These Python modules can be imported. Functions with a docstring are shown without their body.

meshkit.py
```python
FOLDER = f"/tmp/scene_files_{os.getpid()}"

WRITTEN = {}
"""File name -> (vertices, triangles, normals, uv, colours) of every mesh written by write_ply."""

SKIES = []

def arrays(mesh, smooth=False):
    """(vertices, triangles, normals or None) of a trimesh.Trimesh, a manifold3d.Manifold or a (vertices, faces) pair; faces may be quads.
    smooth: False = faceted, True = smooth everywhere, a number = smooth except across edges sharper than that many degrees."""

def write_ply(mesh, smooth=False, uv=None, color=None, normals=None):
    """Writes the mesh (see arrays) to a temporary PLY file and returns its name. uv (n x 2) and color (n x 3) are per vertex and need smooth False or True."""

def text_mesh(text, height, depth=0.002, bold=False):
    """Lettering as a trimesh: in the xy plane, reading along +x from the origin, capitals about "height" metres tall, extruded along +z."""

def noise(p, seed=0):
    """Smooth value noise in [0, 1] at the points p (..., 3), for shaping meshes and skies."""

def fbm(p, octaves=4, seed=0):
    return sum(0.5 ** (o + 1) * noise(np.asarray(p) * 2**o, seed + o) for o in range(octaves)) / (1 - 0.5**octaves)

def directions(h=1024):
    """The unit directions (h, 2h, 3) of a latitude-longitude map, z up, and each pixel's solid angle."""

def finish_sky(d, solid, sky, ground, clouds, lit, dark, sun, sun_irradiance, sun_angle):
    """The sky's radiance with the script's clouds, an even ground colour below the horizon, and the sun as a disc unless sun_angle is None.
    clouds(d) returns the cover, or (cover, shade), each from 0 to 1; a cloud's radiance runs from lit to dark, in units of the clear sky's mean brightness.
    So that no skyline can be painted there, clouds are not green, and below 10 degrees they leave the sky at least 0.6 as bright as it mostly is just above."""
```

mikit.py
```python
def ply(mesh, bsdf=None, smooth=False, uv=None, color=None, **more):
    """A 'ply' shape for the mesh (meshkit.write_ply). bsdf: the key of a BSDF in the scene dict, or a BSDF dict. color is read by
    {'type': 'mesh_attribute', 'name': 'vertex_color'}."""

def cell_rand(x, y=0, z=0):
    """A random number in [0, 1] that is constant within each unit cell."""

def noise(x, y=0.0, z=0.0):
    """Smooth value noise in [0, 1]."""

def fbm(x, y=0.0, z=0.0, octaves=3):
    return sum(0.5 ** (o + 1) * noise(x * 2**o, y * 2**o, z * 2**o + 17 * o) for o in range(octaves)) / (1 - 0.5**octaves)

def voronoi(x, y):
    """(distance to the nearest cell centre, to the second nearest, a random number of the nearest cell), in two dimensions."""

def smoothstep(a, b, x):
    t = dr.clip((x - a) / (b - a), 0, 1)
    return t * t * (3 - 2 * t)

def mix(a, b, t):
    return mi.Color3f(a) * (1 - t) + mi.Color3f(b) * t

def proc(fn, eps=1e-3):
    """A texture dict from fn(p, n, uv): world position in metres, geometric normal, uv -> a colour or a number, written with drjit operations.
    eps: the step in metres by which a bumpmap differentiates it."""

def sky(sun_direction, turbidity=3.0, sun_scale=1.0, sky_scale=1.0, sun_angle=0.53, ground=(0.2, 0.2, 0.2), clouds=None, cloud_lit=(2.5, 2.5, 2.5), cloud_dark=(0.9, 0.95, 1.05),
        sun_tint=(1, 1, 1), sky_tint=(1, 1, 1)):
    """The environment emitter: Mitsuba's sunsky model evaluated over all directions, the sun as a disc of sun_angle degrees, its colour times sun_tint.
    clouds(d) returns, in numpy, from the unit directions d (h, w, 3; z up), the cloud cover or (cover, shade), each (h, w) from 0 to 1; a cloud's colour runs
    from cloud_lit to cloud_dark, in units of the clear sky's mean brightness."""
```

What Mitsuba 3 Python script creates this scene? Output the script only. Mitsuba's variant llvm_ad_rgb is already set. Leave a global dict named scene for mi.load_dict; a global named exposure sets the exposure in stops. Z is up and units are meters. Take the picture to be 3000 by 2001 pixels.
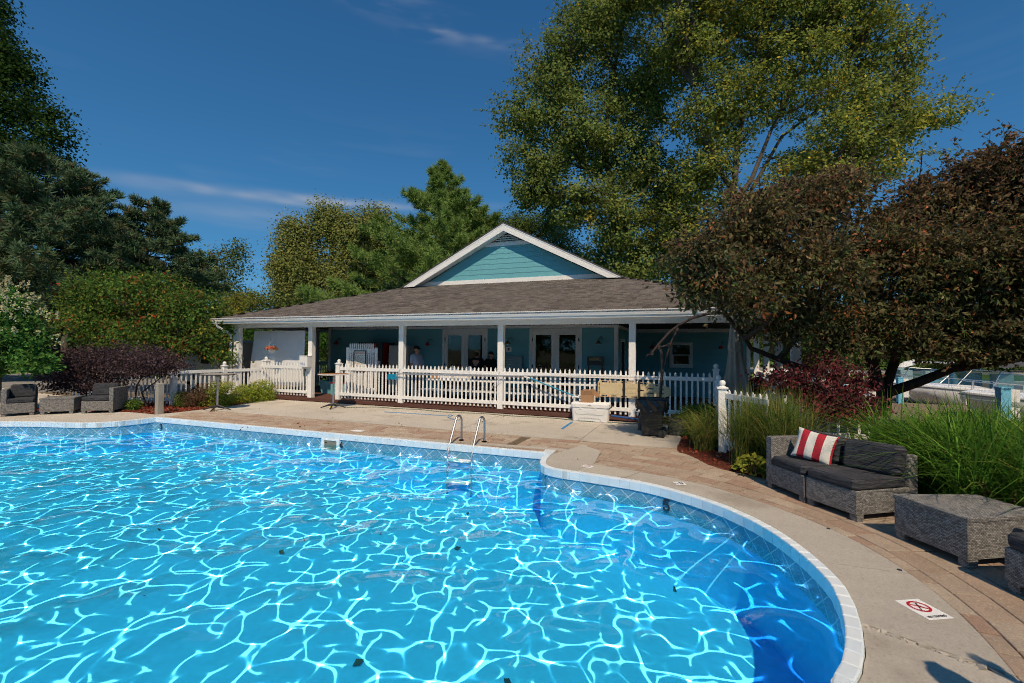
import math, numpy as np, trimesh, drjit as dr, mitsuba as mi, mikit, meshkit
import manifold3d as m3
from shapely.geometry import Polygon, LineString, Point, box as sbox
from shapely import affinity
from mikit import noise, fbm, voronoi, cell_rand, smoothstep, mix
T = mi.ScalarTransform4f
PI = math.pi
rng = np.random.default_rng(7)

# ---------------------------------------------------------------- camera, sky, exposure
# World frame: x along the clubhouse facade (to the right), y into the clubhouse (0 = front of the porch posts), z up.
YAW, PITCH, ROLL, FPX, EYE = .3641, .0199, .0104, 1338.2, 1.85
U = np.array([math.cos(YAW), -math.sin(YAW), 0]); N = np.array([math.sin(YAW), math.cos(YAW), 0])
RT = np.array([U[0], N[0], 0]); FW = np.array([U[1], N[1], 0])      # to the right and ahead, in the world
CAM = np.array([0, -12.4453, EYE])
def c2w(v):                       # direction: right, forward, up of the level camera -> world
    v = np.asarray(v, float); return np.stack([v @ U, v @ N, v[..., 2]], -1)
FWD = np.array([0, math.cos(PITCH), math.sin(PITCH)]); UPV = np.array([0, -math.sin(PITCH), math.cos(PITCH)])
up_c = math.cos(ROLL) * UPV - math.sin(ROLL) * np.array([1., 0, 0]); 
scene, labels = {}, {}
scene['camera'] = {'type': 'perspective', 'fov': math.degrees(2 * math.atan(1500 / FPX)), 'fov_axis': 'x', 'near_clip': .05, 'far_clip': 2000.,
    'to_world': T().look_at(origin=CAM.tolist(), target=(CAM + c2w(FWD)).tolist(), up=c2w(up_c).tolist())}
SUN = (.289, -.596, .749)
def clouds(d):
    az = np.arctan2(d[..., 0] * RT[0] + d[..., 1] * RT[1], d[..., 0] * FW[0] + d[..., 1] * FW[1])   # 0 = straight ahead, right positive
    el = np.arcsin(np.clip(d[..., 2], -1, 1))
    p = np.stack([az * 9, el * 60, az * 0], -1)
    n1 = meshkit.fbm(p, 4) if hasattr(meshkit, 'fbm') else meshkit.noise(p)
    p2 = np.stack([az * 30, el * 120, az * 0 + 5], -1); n2 = meshkit.noise(p2)
    line = .291 + .05 * (az + .35)                                                        # the long thin streak low on the left
    c = np.exp(-((el - line - .012 * (n1 - .5)) / .0085) ** 2) * np.clip(1 - np.abs(az + .40) / .42, 0, 1) * (.45 + .75 * n2) * .62
    c += np.exp(-((el - line + .035) / .02) ** 2) * np.clip(1 - np.abs(az + .55) / .28, 0, 1) * n1 * .30
    l2 = .62 - .12 * (az + .25)                                                          # wisps high up in the middle
    c += np.exp(-((el - l2 - .05 * (n1 - .5)) / .018) ** 2) * np.clip(1 - np.abs(az + .15) / .28, 0, 1) * np.clip(n1 * 2.2 - .65, 0, 1) * (.3 + .7 * n2) * .42
    c += np.clip(meshkit.fbm(np.stack([az * 5 + 3, el * 40, az * 0 + 9], -1), 4) - .60, 0, 1) * .6 * np.clip(1 - el / .5, 0, 1)
    return np.clip(c, 0, .8), 0.0 * c
scene['sky'] = mikit.sky(SUN, turbidity=3.2, sky_scale=.86, sun_scale=1.0, ground=(.12, .13, .1), clouds=clouds, cloud_lit=(2.4, 2.5, 2.7), sky_tint=(.44, 1.0, 1.28), sun_tint=(1, .97, .92))
exposure = 1.3

# ---------------------------------------------------------------- where a photographed point stands in the place
def ray(px, py):
    x, y = px - 1500, py - 1000.5
    c, s = math.cos(-ROLL), math.sin(-ROLL)
    u, v = (x * c - y * s) / FPX, (x * s + y * c) / FPX
    c, s = math.cos(PITCH), math.sin(PITCH)
    return np.array([u, c + v * s, s - v * c])
def at(px, py, d):   # the point at the distance d ahead
    r = ray(px, py); return CAM + c2w(r * (d / r[1]))
def on(px, py, z=0.):  # the point at height z
    r = ray(px, py); return CAM + c2w(r * ((z - EYE) / r[2]))
def fac(px, py, y=0.):   # the point on a plane parallel to the facade
    r = c2w(ray(px, py)); return CAM + r * ((y - CAM[1]) / r[1])
def cw(x, y, z=0.):      # camera-plan metres -> world
    return CAM * [1, 1, 0] + c2w(np.array([x, y, 0.])) + [0, 0, z]

# ---------------------------------------------------------------- mesh helpers
class MB:
    """Collects vertices, triangles, uv and colours of one mesh."""
    def __init__(s): s.v, s.f, s.u, s.c, s.n = [], [], [], [], 0
    def add(s, v, f, uv=None, col=None):
        v = np.asarray(v, float).reshape(-1, 3); f = np.asarray(f, int)
        if f.shape[1] == 4: f = np.vstack([f[:, [0, 1, 2]], f[:, [0, 2, 3]]])
        s.v.append(v); s.f.append(f + s.n); s.n += len(v)
        s.u.append(np.zeros((len(v), 2)) if uv is None else np.broadcast_to(np.asarray(uv, float), (len(v), 2)))
        s.c.append(np.full((len(v), 3), .5) if col is None else np.broadcast_to(np.asarray(col, float), (len(v), 3)))
        return s
    def mesh(s, m, **k): return s.add(np.array(m.vertices), np.array(m.faces), **k)
    def man(s, m, **k):
        q = m.to_mesh(); return s.add(np.array(q.vert_properties)[:, :3], np.array(q.tri_verts), **k)
    def box(s, lo, hi, M=None, rnd=None):
        lo, hi = np.minimum(lo, hi), np.maximum(lo, hi)
        c = np.array([[x, y, z] for x in (lo[0], hi[0]) for y in (lo[1], hi[1]) for z in (lo[2], hi[2])])
        q = [(0, 1, 3, 2), (4, 6, 7, 5), (0, 4, 5, 1), (2, 3, 7, 6), (0, 2, 6, 4), (1, 5, 7, 3)]
        v = c[np.array(q).ravel()]; d = hi - lo
        uv = []
        for i, w in enumerate(q):
            p = c[list(w)]
            uv.append(p[:, [1, 2]] if i < 2 else p[:, [0, 2]] if i < 4 else p[:, [0, 1]])
        uv = np.vstack(uv)
        if rnd is not None: uv = rnd
        if M is not None: v = v @ np.asarray(M)[:3, :3].T + np.asarray(M)[:3, 3]
        return s.add(v, np.arange(24).reshape(6, 4), uv)
    def bar(s, p, q, w, h=None, up=(0, 0, 1)):   # a rectangular bar from p to q
        p, q = np.asarray(p, float), np.asarray(q, float); h = w if h is None else h
        t = q - p; L = np.linalg.norm(t); t /= L
        a = np.cross(up, t); 
        if np.linalg.norm(a) < 1e-6: a = np.cross((0, 1, 0), t)
        a /= np.linalg.norm(a); b = np.cross(t, a)
        M = np.eye(4); M[:3, 0], M[:3, 1], M[:3, 2], M[:3, 3] = t, a, b, p
        return s.box((0, -w / 2, -h / 2), (L, w / 2, h / 2), M)
    def tube(s, pts, rad, n=8, col=None, cap=True):
        p = np.asarray(pts, float); r = np.broadcast_to(np.asarray(rad, float), (len(p),))
        t = np.gradient(p, axis=0); t /= np.linalg.norm(t, axis=1, keepdims=True) + 1e-12
        a = np.cross(t[0], [0, 0, 1.]); 
        if np.linalg.norm(a) < .1: a = np.cross(t[0], [1., 0, 0])
        A = []
        for k in range(len(p)):
            a = a - t[k] * (a @ t[k]); a /= np.linalg.norm(a) + 1e-12; A.append(a)
        A = np.array(A); B = np.cross(t, A); g = np.arange(n) * 2 * PI / n
        v = p[:, None] + r[:, None, None] * (np.cos(g)[None, :, None] * A[:, None] + np.sin(g)[None, :, None] * B[:, None])
        i, j = np.meshgrid(np.arange(len(p) - 1), np.arange(n), indexing='ij')
        q = np.stack([i * n + j, i * n + (j + 1) % n, (i + 1) * n + (j + 1) % n, (i + 1) * n + j], -1).reshape(-1, 4)
        v = v.reshape(-1, 3); f = np.vstack([q[:, [0, 1, 2]], q[:, [0, 2, 3]]])
        if cap:
            m = len(v); v = np.vstack([v, p[:1], p[-1:]])
            k = np.arange(n); e = (len(p) - 1) * n
            f = np.vstack([f, np.stack([k * 0 + m, (k + 1) % n, k], 1), np.stack([k * 0 + m + 1, e + k, e + (k + 1) % n], 1)])
        return s.add(v, f, None, col)
    def lathe(s, prof, c=(0, 0, 0), n=20, M=None):   # profile of (radius, z)
        pr = np.asarray(prof, float); g = np.arange(n) * 2 * PI / n
        v = np.stack([pr[:, 0, None] * np.cos(g), pr[:, 0, None] * np.sin(g), pr[:, 1, None] + 0 * g], -1).reshape(-1, 3)
        i, j = np.meshgrid(np.arange(len(pr) - 1), np.arange(n), indexing='ij')
        q = np.stack([i * n + j, i * n + (j + 1) % n, (i + 1) * n + (j + 1) % n, (i + 1) * n + j], -1).reshape(-1, 4)
        if M is not None: v = v @ np.asarray(M)[:3, :3].T + np.asarray(M)[:3, 3]
        return s.add(v + np.asarray(c), q)
    def poly(s, pg, z0, z1, bevel=0., uvr=None, faceuv=False):   # an upright prism on a shapely polygon
        for g in getattr(pg, 'geoms', [pg]):
            if g.is_empty or g.area < 1e-6: continue
            m = trimesh.creation.extrude_polygon(g, z1 - z0, engine='earcut'); v = np.array(m.vertices) + [0, 0, z0]
            if bevel:
                pass
            s.add(v, np.array(m.faces), v[:, :2] if uvr is None else uvr)
        return s
    def frustum(s, pts, prof, uvr=None):   # rings of the corner list pts moved inwards by prof (inset, z); closed at both ends
        P = np.asarray(pts, float)[:, :2]; n = len(P)
        if sum(P[i, 0] * P[(i + 1) % n, 1] - P[(i + 1) % n, 0] * P[i, 1] for i in range(n)) < 0: P = P[::-1]
        e = np.roll(P, -1, 0) - P; e /= np.linalg.norm(e, axis=1, keepdims=True); inn = np.stack([-e[:, 1], e[:, 0]], 1)
        m = inn + np.roll(inn, 1, 0); m /= (m * inn).sum(1, keepdims=True)
        R = [np.column_stack([P + m * d, np.full(n, z)]) for d, z in prof]
        per = np.concatenate([[0], np.cumsum(np.linalg.norm(np.roll(P, -1, 0) - P, axis=1))]); acc = 0.; V, F, Q = [], [], []
        for a in range(len(R) - 1):
            dz = np.hypot(prof[a + 1][0] - prof[a][0], prof[a + 1][1] - prof[a][1])
            for i in range(n):
                j = (i + 1) % n; k = len(V) * 4
                V.append([R[a][i], R[a][j], R[a + 1][j], R[a + 1][i]]); F.append([k, k + 1, k + 2, k + 3])
                Q.append([[per[i], acc], [per[i + 1], acc], [per[i + 1], acc + dz], [per[i], acc + dz]])
            acc += dz
        V = np.array(V).reshape(-1, 3); Q = np.array(Q).reshape(-1, 2)
        s.add(V, np.array(F), Q if uvr is None else uvr)
        d0 = e[0]
        for ring, fl in ((R[0], 1), (R[-1], 0)):
            f = np.array([[0, i, i + 1] for i in range(1, n - 1)]); f = f[:, ::-1] if fl else f
            uv = np.stack([ring[:, :2] @ d0, ring[:, :2] @ [-d0[1], d0[0]]], 1)
            s.add(ring, f, uv if uvr is None else uvr)
        return s
    def empty(s): return s.n == 0
    def get(s): return np.vstack(s.v), np.vstack(s.f), np.vstack(s.u), np.vstack(s.c)

COUNT = {}
def numbered(name):
    COUNT[name] = COUNT.get(name, 0) + 1
    return name if COUNT[name] == 1 else f'{name}_{COUNT[name]-1:03d}'
def obj(name, mb, bsdf, parent=None, smooth=False, uv=False, color=False, **lab):
    key = numbered((parent + '__' if parent else '') + name)
    if isinstance(mb, MB):
        v, f, u, c = mb.get()
        scene[key] = mikit.ply((v, f), bsdf, smooth=smooth, uv=u if uv else None, color=c if color else None)
    else: scene[key] = mikit.ply(mb, bsdf, smooth=smooth)
    if lab: labels[key] = {k: v for k, v in lab.items() if v}
    return key
def thing(name, label, category, group=None, kind=None):
    key = numbered(name); labels[key] = {'label': label, 'category': category}
    if group: labels[key]['group'] = group
    return key
def Rz(a, loc=(0, 0, 0)):
    c, s = math.cos(a), math.sin(a); M = np.eye(4); M[:2, :2] = [[c, -s], [s, c]]; M[:3, 3] = loc; return M
def hullspheres(*bs):   # hull of spheres (centre, radius)
    return m3.Manifold.batch_hull([m3.Manifold.sphere(r, 14).translate([float(x) for x in c]) for c, r in bs])

# ---------------------------------------------------------------- materials
def mat(name, d): scene[name] = d; return name
def P_(col, rough=.6, spec=.5, **k):
    c = col if isinstance(col, dict) else {'type': 'rgb', 'value': list(col)}
    return {'type': 'principled', 'base_color': c, 'roughness': rough, 'specular': spec, **k}
def two(d): return {'type': 'twosided', 'bsdf': d}
def bump(d, fn, eps=1e-3): return {'type': 'bumpmap', 'arbitrary': mikit.proc(fn, eps), 'scale': 1.0, 'bsdf': d}

mat('paint_white', two(P_(mikit.proc(lambda p, n, uv: mix((.82, .815, .80), (.60, .585, .55), smoothstep(.55, .9, fbm(p.x * 3.1, p.y * 3.1, p.z * 1.3, 4)) * .35)), .5, .4)))
mat('gutter_white', two(P_((.80, .80, .80), .3, .5)))
mat('plastic_white', two(P_((.78, .78, .77), .42, .5)))
mat('teal_siding', two(P_(mikit.proc(lambda p, n, uv: mix((.155, .43, .495), (.13, .375, .44), fbm(p.x * 1.5, p.y * 2, p.z * 9, 3))), .55, .4)))
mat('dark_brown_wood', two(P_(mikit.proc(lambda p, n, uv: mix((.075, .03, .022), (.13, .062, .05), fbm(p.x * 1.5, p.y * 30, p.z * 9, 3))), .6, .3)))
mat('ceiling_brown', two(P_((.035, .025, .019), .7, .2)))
def shingle_fn(p, n, uv):
    r = uv.x; g = fbm(p.x * 60, p.y * 60, p.z * 60, 2)
    base = mix((.072, .062, .058), (.155, .135, .125), r)
    base = mix(base, (.12, .112, .098), smoothstep(.7, .95, uv.y))
    big = fbm(p.x * .7, p.y * .7, 3, 3)
    return base * (.62 + .55 * g) * (.85 + .3 * big)
mat('shingle', two(P_(mikit.proc(shingle_fn), .9, .2)))
def conc_fn(p, n, uv):
    g = fbm(p.x * 90, p.y * 90, 0, 2); b = fbm(p.x * .9, p.y * .9, 1, 4); st = fbm(p.x * 3.3, p.y * 9, 5, 3)
    c = mix((.36, .325, .275), (.475, .435, .38), b * .8 + st * .35 - .1)
    c = mix(c, (.26, .22, .175), smoothstep(.58, .8, fbm(p.x * 1.7 + 4, p.y * 1.7, 2, 4)) * .55)
    dark = smoothstep(.84, .9, noise(p.x * 63, p.y * 63, 3)) * .16
    return c * (.86 + .26 * g) * (1 - dark) * (.92 + .16 * uv.x)
mat('concrete', two(bump(P_(mikit.proc(conc_fn), .85, .25), lambda p, n, uv: .0012 * fbm(p.x * 70, p.y * 70, 0, 3), 2e-3)))
def paver_fn(p, n, uv):
    g = fbm(p.x * 110, p.y * 110, 0, 2); b = fbm(p.x * 6, p.y * 6, uv.x * 30, 3)
    c = mix((.33, .245, .185), (.39, .32, .25), uv.x); c = mix(c, (.30, .19, .14), smoothstep(.6, 1., uv.y) * .8)
    chip = smoothstep(.83, .9, noise(p.x * 75, p.y * 75, 7))
    return mix(c * (.72 + .42 * g) * (.8 + .38 * b), (.5, .42, .33), chip * .5)
mat('paver', two(bump(P_(mikit.proc(paver_fn), .88, .2), lambda p, n, uv: .0022 * fbm(p.x * 60, p.y * 60, 0, 3), 2e-3)))
mat('joint_sand', two(P_(mikit.proc(lambda p, n, uv: mix((.085, .065, .045), (.16, .125, .085), fbm(p.x * 40, p.y * 40, 0, 3))), .95, .1)))
mat('lawn_green', two(P_(mikit.proc(lambda p, n, uv: mix((.045, .085, .018), (.10, .15, .03), fbm(p.x * 1.3, p.y * 1.3, 0, 4)) * (.6 + .8 * noise(p.x * 30, p.y * 30))), .9, .2)))
mat('asphalt', two(P_(mikit.proc(lambda p, n, uv: mix((.13, .125, .12), (.21, .20, .19), fbm(p.x * 2, p.y * 2, 0, 5))), .9, .2)))
mat('soil', two(P_(mikit.proc(lambda p, n, uv: mix((.05, .018, .012), (.15, .045, .028), fbm(p.x * 25, p.y * 25, 0, 3))), .95, .1)))
VC = {'type': 'mesh_attribute', 'name': 'vertex_color'}
mat('chip_red', two(P_(VC, .9, .15)))
mat('leaf', {'type': 'principledthin', 'base_color': VC, 'roughness': .42, 'diff_trans': .75, 'spec_trans': 0.0, 'eta': 1.33})
mat('needle', {'type': 'principledthin', 'base_color': VC, 'roughness': .6, 'diff_trans': .4, 'spec_trans': 0.0, 'eta': 1.3})
mat('bark', two(bump(P_(mikit.proc(lambda p, n, uv: mix((.05, .042, .034), (.16, .135, .11), fbm(p.x * 9, p.y * 9, p.z * 2.2, 4))), .92, .15), lambda p, n, uv: .02 * fbm(p.x * 14, p.y * 14, p.z * 3, 3), 5e-3)))
mat('bark_dark', two(P_(mikit.proc(lambda p, n, uv: mix((.022, .017, .014), (.075, .06, .05), fbm(p.x * 16, p.y * 16, p.z * 5, 4))), .9, .2)))
# pool
def tile_blue_fn(p, n, uv):
    return mix((.10, .36, .56), (.16, .46, .66), fbm(p.x * 5, p.y * 5, p.z * 5, 2))
def band_fn(p, n, uv):      # waterline liner band: white lattice printed on slate blue, with a pale speckle inside the lower half
    u, v = uv.x / .30, uv.y
    m1 = dr.abs(dr.abs((u + v * .95) - dr.floor(u + v * .95) - .5) - .0); m2 = dr.abs((u - v * .95) - dr.floor(u - v * .95) - .5)
    line = dr.maximum(1 - smoothstep(.022, .036, m1), 1 - smoothstep(.022, .036, m2)) * smoothstep(.04, .08, v)
    sp = smoothstep(.50, .66, fbm(p.x * 70, p.y * 70, p.z * 70, 3)) * smoothstep(.12, .75, v) * (.4 + .6 * noise(uv.x * 3.3, 4))
    base = mix((.085, .235, .36), (.12, .32, .46), fbm(p.x * 12, p.y * 12, p.z * 12, 3))
    base = mix(base, (.42, .66, .78), sp * .75)
    return mix(base, (.62, .72, .76), line * .62)
mat('liner_band', two(P_(mikit.proc(band_fn), .4, .5)))
mat('liner', two(P_(mikit.proc(lambda p, n, uv: mix((.055, .49, .84), (.07, .56, .89), fbm(p.x * .8, p.y * .8, p.z * .8, 3)) * (.94 + .1 * noise(p.x * 22, p.y * 22, p.z * 22))), .6, .3)))
mat('coping_tile', two(P_(mikit.proc(lambda p, n, uv: mix((.66, .74, .80), (.74, .79, .82), uv.x) * (.9 + .12 * fbm(p.x * 8, p.y * 8, p.z * 8, 3))), .32, .5)))
mat('grout', two(P_((.50, .54, .55), .9, .2)))
# ---------------------------------------------------------------- water: ripples, and sun caustics put into the sheet as a transmittance tint
wr = np.random.default_rng(11); WAVES = []
NW = 26
for i in range(NW):
    lam = math.exp(math.log(.20) + (math.log(1.6) - math.log(.20)) * ((i * .618034) % 1)); th = (i + wr.uniform(-.45, .45)) * PI / NW + .3
    kx, ky = 2 * PI / lam * math.cos(th), 2 * PI / lam * math.sin(th)
    WAVES.append((kx, ky, wr.uniform(0, 2 * PI), .00195 * (lam / .5) ** 1.2))
def ripple(x, y): return sum(a * np.cos(kx * x + ky * y + ph) for kx, ky, ph, a in WAVES)
def caustic_tint_fn(p, n, uv):      # 1 / |det| of the map from the surface to the floor: sharpened into caustic lines painted in the transmittance
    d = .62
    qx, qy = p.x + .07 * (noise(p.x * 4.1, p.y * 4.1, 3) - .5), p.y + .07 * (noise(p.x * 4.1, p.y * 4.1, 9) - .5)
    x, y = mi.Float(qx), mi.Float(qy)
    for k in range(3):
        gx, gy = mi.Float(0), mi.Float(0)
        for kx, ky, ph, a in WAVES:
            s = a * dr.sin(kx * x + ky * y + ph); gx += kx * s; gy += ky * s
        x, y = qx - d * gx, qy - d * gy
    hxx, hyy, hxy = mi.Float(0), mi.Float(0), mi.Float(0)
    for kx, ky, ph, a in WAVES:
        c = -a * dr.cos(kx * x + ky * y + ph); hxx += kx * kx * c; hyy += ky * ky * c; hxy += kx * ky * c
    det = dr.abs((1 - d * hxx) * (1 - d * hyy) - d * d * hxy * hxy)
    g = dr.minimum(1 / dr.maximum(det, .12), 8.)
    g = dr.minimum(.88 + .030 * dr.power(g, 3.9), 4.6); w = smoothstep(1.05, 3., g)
    return mi.Color3f((.60 + 1.2 * w) * g, (.98 + .02 * w) * g, 1.0 * g)  # caustic peaks are whitened in the tint itself
mat('water_caustic_tint', {'type': 'thindielectric', 'int_ior': 1.25, 'specular_transmittance': mikit.proc(caustic_tint_fn)})  # painted caustic lines tint the view through the sheet and the sunlight below

# ---------------------------------------------------------------- the pool
def gb(pts, z): return np.array([on(x, y, z)[:2] for x, y in pts])
CZ = .025                                   # top of the coping
back = gb([(-160, 1237), (-80, 1235.5), (0, 1235), (85, 1235), (160, 1236.5), (212, 1239), (266, 1239), (319, 1236.5), (383, 1231.5), (457, 1222.5)], CZ)
corner = gb([(1601, 1327), (1588, 1338), (1582, 1347), (1580, 1356), (1588, 1364), (1600, 1369), (1634, 1377), (1678, 1383), (1722.5, 1388.5), (1785, 1399), (1830, 1405.5), (1872, 1413), (1916, 1422.5), (1960, 1434), (2004, 1446.5), (2048, 1460), (2090, 1474), (2146, 1496), (2200, 1522), (2238, 1542.6), (2279, 1568.5), (2317, 1596), (2358, 1630), (2393, 1663), (2424, 1695), (2450, 1735), (2468, 1790), (2478, 1850), (2474, 1915), (2448, 1965), (2420, 2001)], CZ)
near = np.array([cw(x, y)[:2] for x, y in [(1.55, 2.22), (1.1, 1.95), (.4, 1.72), (-.6, 1.6), (-2.2, 1.55), (-4.5, 1.6), (-7, 2.1), (-9.5, 3.2), (-12, 5.2), (-14.2, 7.2), (-15., 8.8), (-14.8, 10.3)]])
def smooth_line(p, k=2):        # Chaikin corner cutting of an open line
    for _ in range(k):
        q = np.empty((2 * len(p), 2)); q[0::2] = np.vstack([p[:1], .75 * p[:-1] + .25 * p[1:]]); q[1::2] = np.vstack([.75 * p[1:] * 0 + .75 * p[:-1] * 0 + .25 * p[:-1] + .75 * p[1:], p[-1:]])
        p = q
    return p
left_l = smooth_line(back, 2); right_l = smooth_line(np.vstack([corner, near]), 2)
POOL = np.vstack([left_l, right_l, smooth_line(np.vstack([near[-1:], back[:1]]), 0)])
POOL = POOL[np.concatenate([[True], np.linalg.norm(np.diff(POOL, axis=0), axis=1) > 1e-3])]
pool_pg = Polygon(POOL).buffer(0)
CW = .098
pool_out = pool_pg.buffer(CW, join_style=2)
WATER_Z = -.235
def floor_z(x, y): return -.72 - .42 * np.clip((x + 9) / 9.5, 0, 1)
ring = np.array(pool_pg.exterior.coords)[:-1]
sel = LineString(np.vstack([ring, ring[:1]])); PER = sel.length
def ring_at(s, off=0.):
    p = sel.interpolate(s % PER); q0, q1 = sel.interpolate((s - .02) % PER), sel.interpolate((s + .02) % PER)
    t = np.array([q1.x - q0.x, q1.y - q0.y]); t /= np.linalg.norm(t) + 1e-12
    ccw = pool_pg.exterior.is_ccw; o = np.array([t[1], -t[0]]) * (1 if ccw else -1)
    return np.array([p.x, p.y]) + o * off
labels['swimming_pool'] = {'label': 'freeform swimming pool with a white tiled rim and blue liner', 'category': 'swimming pool', 'kind': 'structure'}
# liner walls and floor
m = MB(); b2 = MB(); S = np.arange(0, PER, .12); ringp = np.array([ring_at(s, .02) for s in S]); n_ = len(S)
def wall(mb, z0, z1, nz, uvh):
    zs = [z0 + (z1 - z0) * k / nz if z1 is not None else None for k in range(nz + 1)]
    for k in range(nz):
        V, UV = [], []
        for i in range(n_):
            j = (i + 1) % n_
            za, zb = (zs[k], zs[k]) , (zs[k + 1], zs[k + 1])
            V += [[*ringp[i], za[0]], [*ringp[j], za[1]], [*ringp[j], zb[1]], [*ringp[i], zb[0]]]
            s1 = S[i] + .12
            UV += [[S[i], k / nz], [s1, k / nz], [s1, (k + 1) / nz], [S[i], (k + 1) / nz]]
        mb.add(V, np.arange(4 * n_).reshape(-1, 4), np.array(UV))
wall(b2, -.085, -.33, 1, True)
obj('waterline_band', b2, 'liner_band', 'swimming_pool', uv=True, label='slate blue liner band printed with a white diamond lattice')
wall(m, -.33, -1.25, 1, True)
obj('pool_wall', m, 'liner', 'swimming_pool')
v2, f2 = trimesh.creation.triangulate_polygon(pool_pg.buffer(.03), engine='earcut')
v2, f2 = trimesh.remesh.subdivide_to_size(np.column_stack([v2, np.zeros(len(v2))]), f2, .8)
v2[:, 2] = floor_z(v2[:, 0], v2[:, 1])
obj('pool_floor', MB().add(v2, f2), 'liner', 'swimming_pool', smooth=True)
# coping: white tiles on a grout bed
g = MB(); g.poly(pool_out.difference(pool_pg.buffer(.004)), -.10, CZ - .008); obj('coping_bed', g, 'grout', 'swimming_pool')
pitch = .152; nt = int(PER / pitch); tiles = []
for k in range(nt):
    s0, s1 = k * PER / nt + .003, (k + 1) * PER / nt - .003
    a, b_, c, d = ring_at(s0), ring_at(s1), ring_at(s1, CW), ring_at(s0, CW)
    mid = (a + c) / 2; rel = np.array([*mid, 0]) - CAM; fwd_d = rel @ FW; 
    vis = fwd_d > 1.5 and abs(rel @ RT) < 1.25 * fwd_d + .4
    t = MB()
    r = .012
    prof = [(0, -.098), (0, CZ - r), (.0035, CZ - .0035), (r, CZ)]
    t.frustum([a, b_, c, d], prof, uvr=(rng.random(), rng.random()))
    tiles.append((np.linalg.norm(rel) if vis else 99 + k, t))
tiles.sort(key=lambda x: x[0]); rest = MB(); made = 0
for dist, t in tiles:
    if dist < 99 and made < 230: obj('coping_tile', t, 'coping_tile', 'swimming_pool', uv=True); made += 1
    else:
        v, f, u, c = t.get(); rest.add(v, f, u)
obj('coping_tile_run', rest, 'coping_tile', 'swimming_pool', uv=True, kind='stuff')
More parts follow.
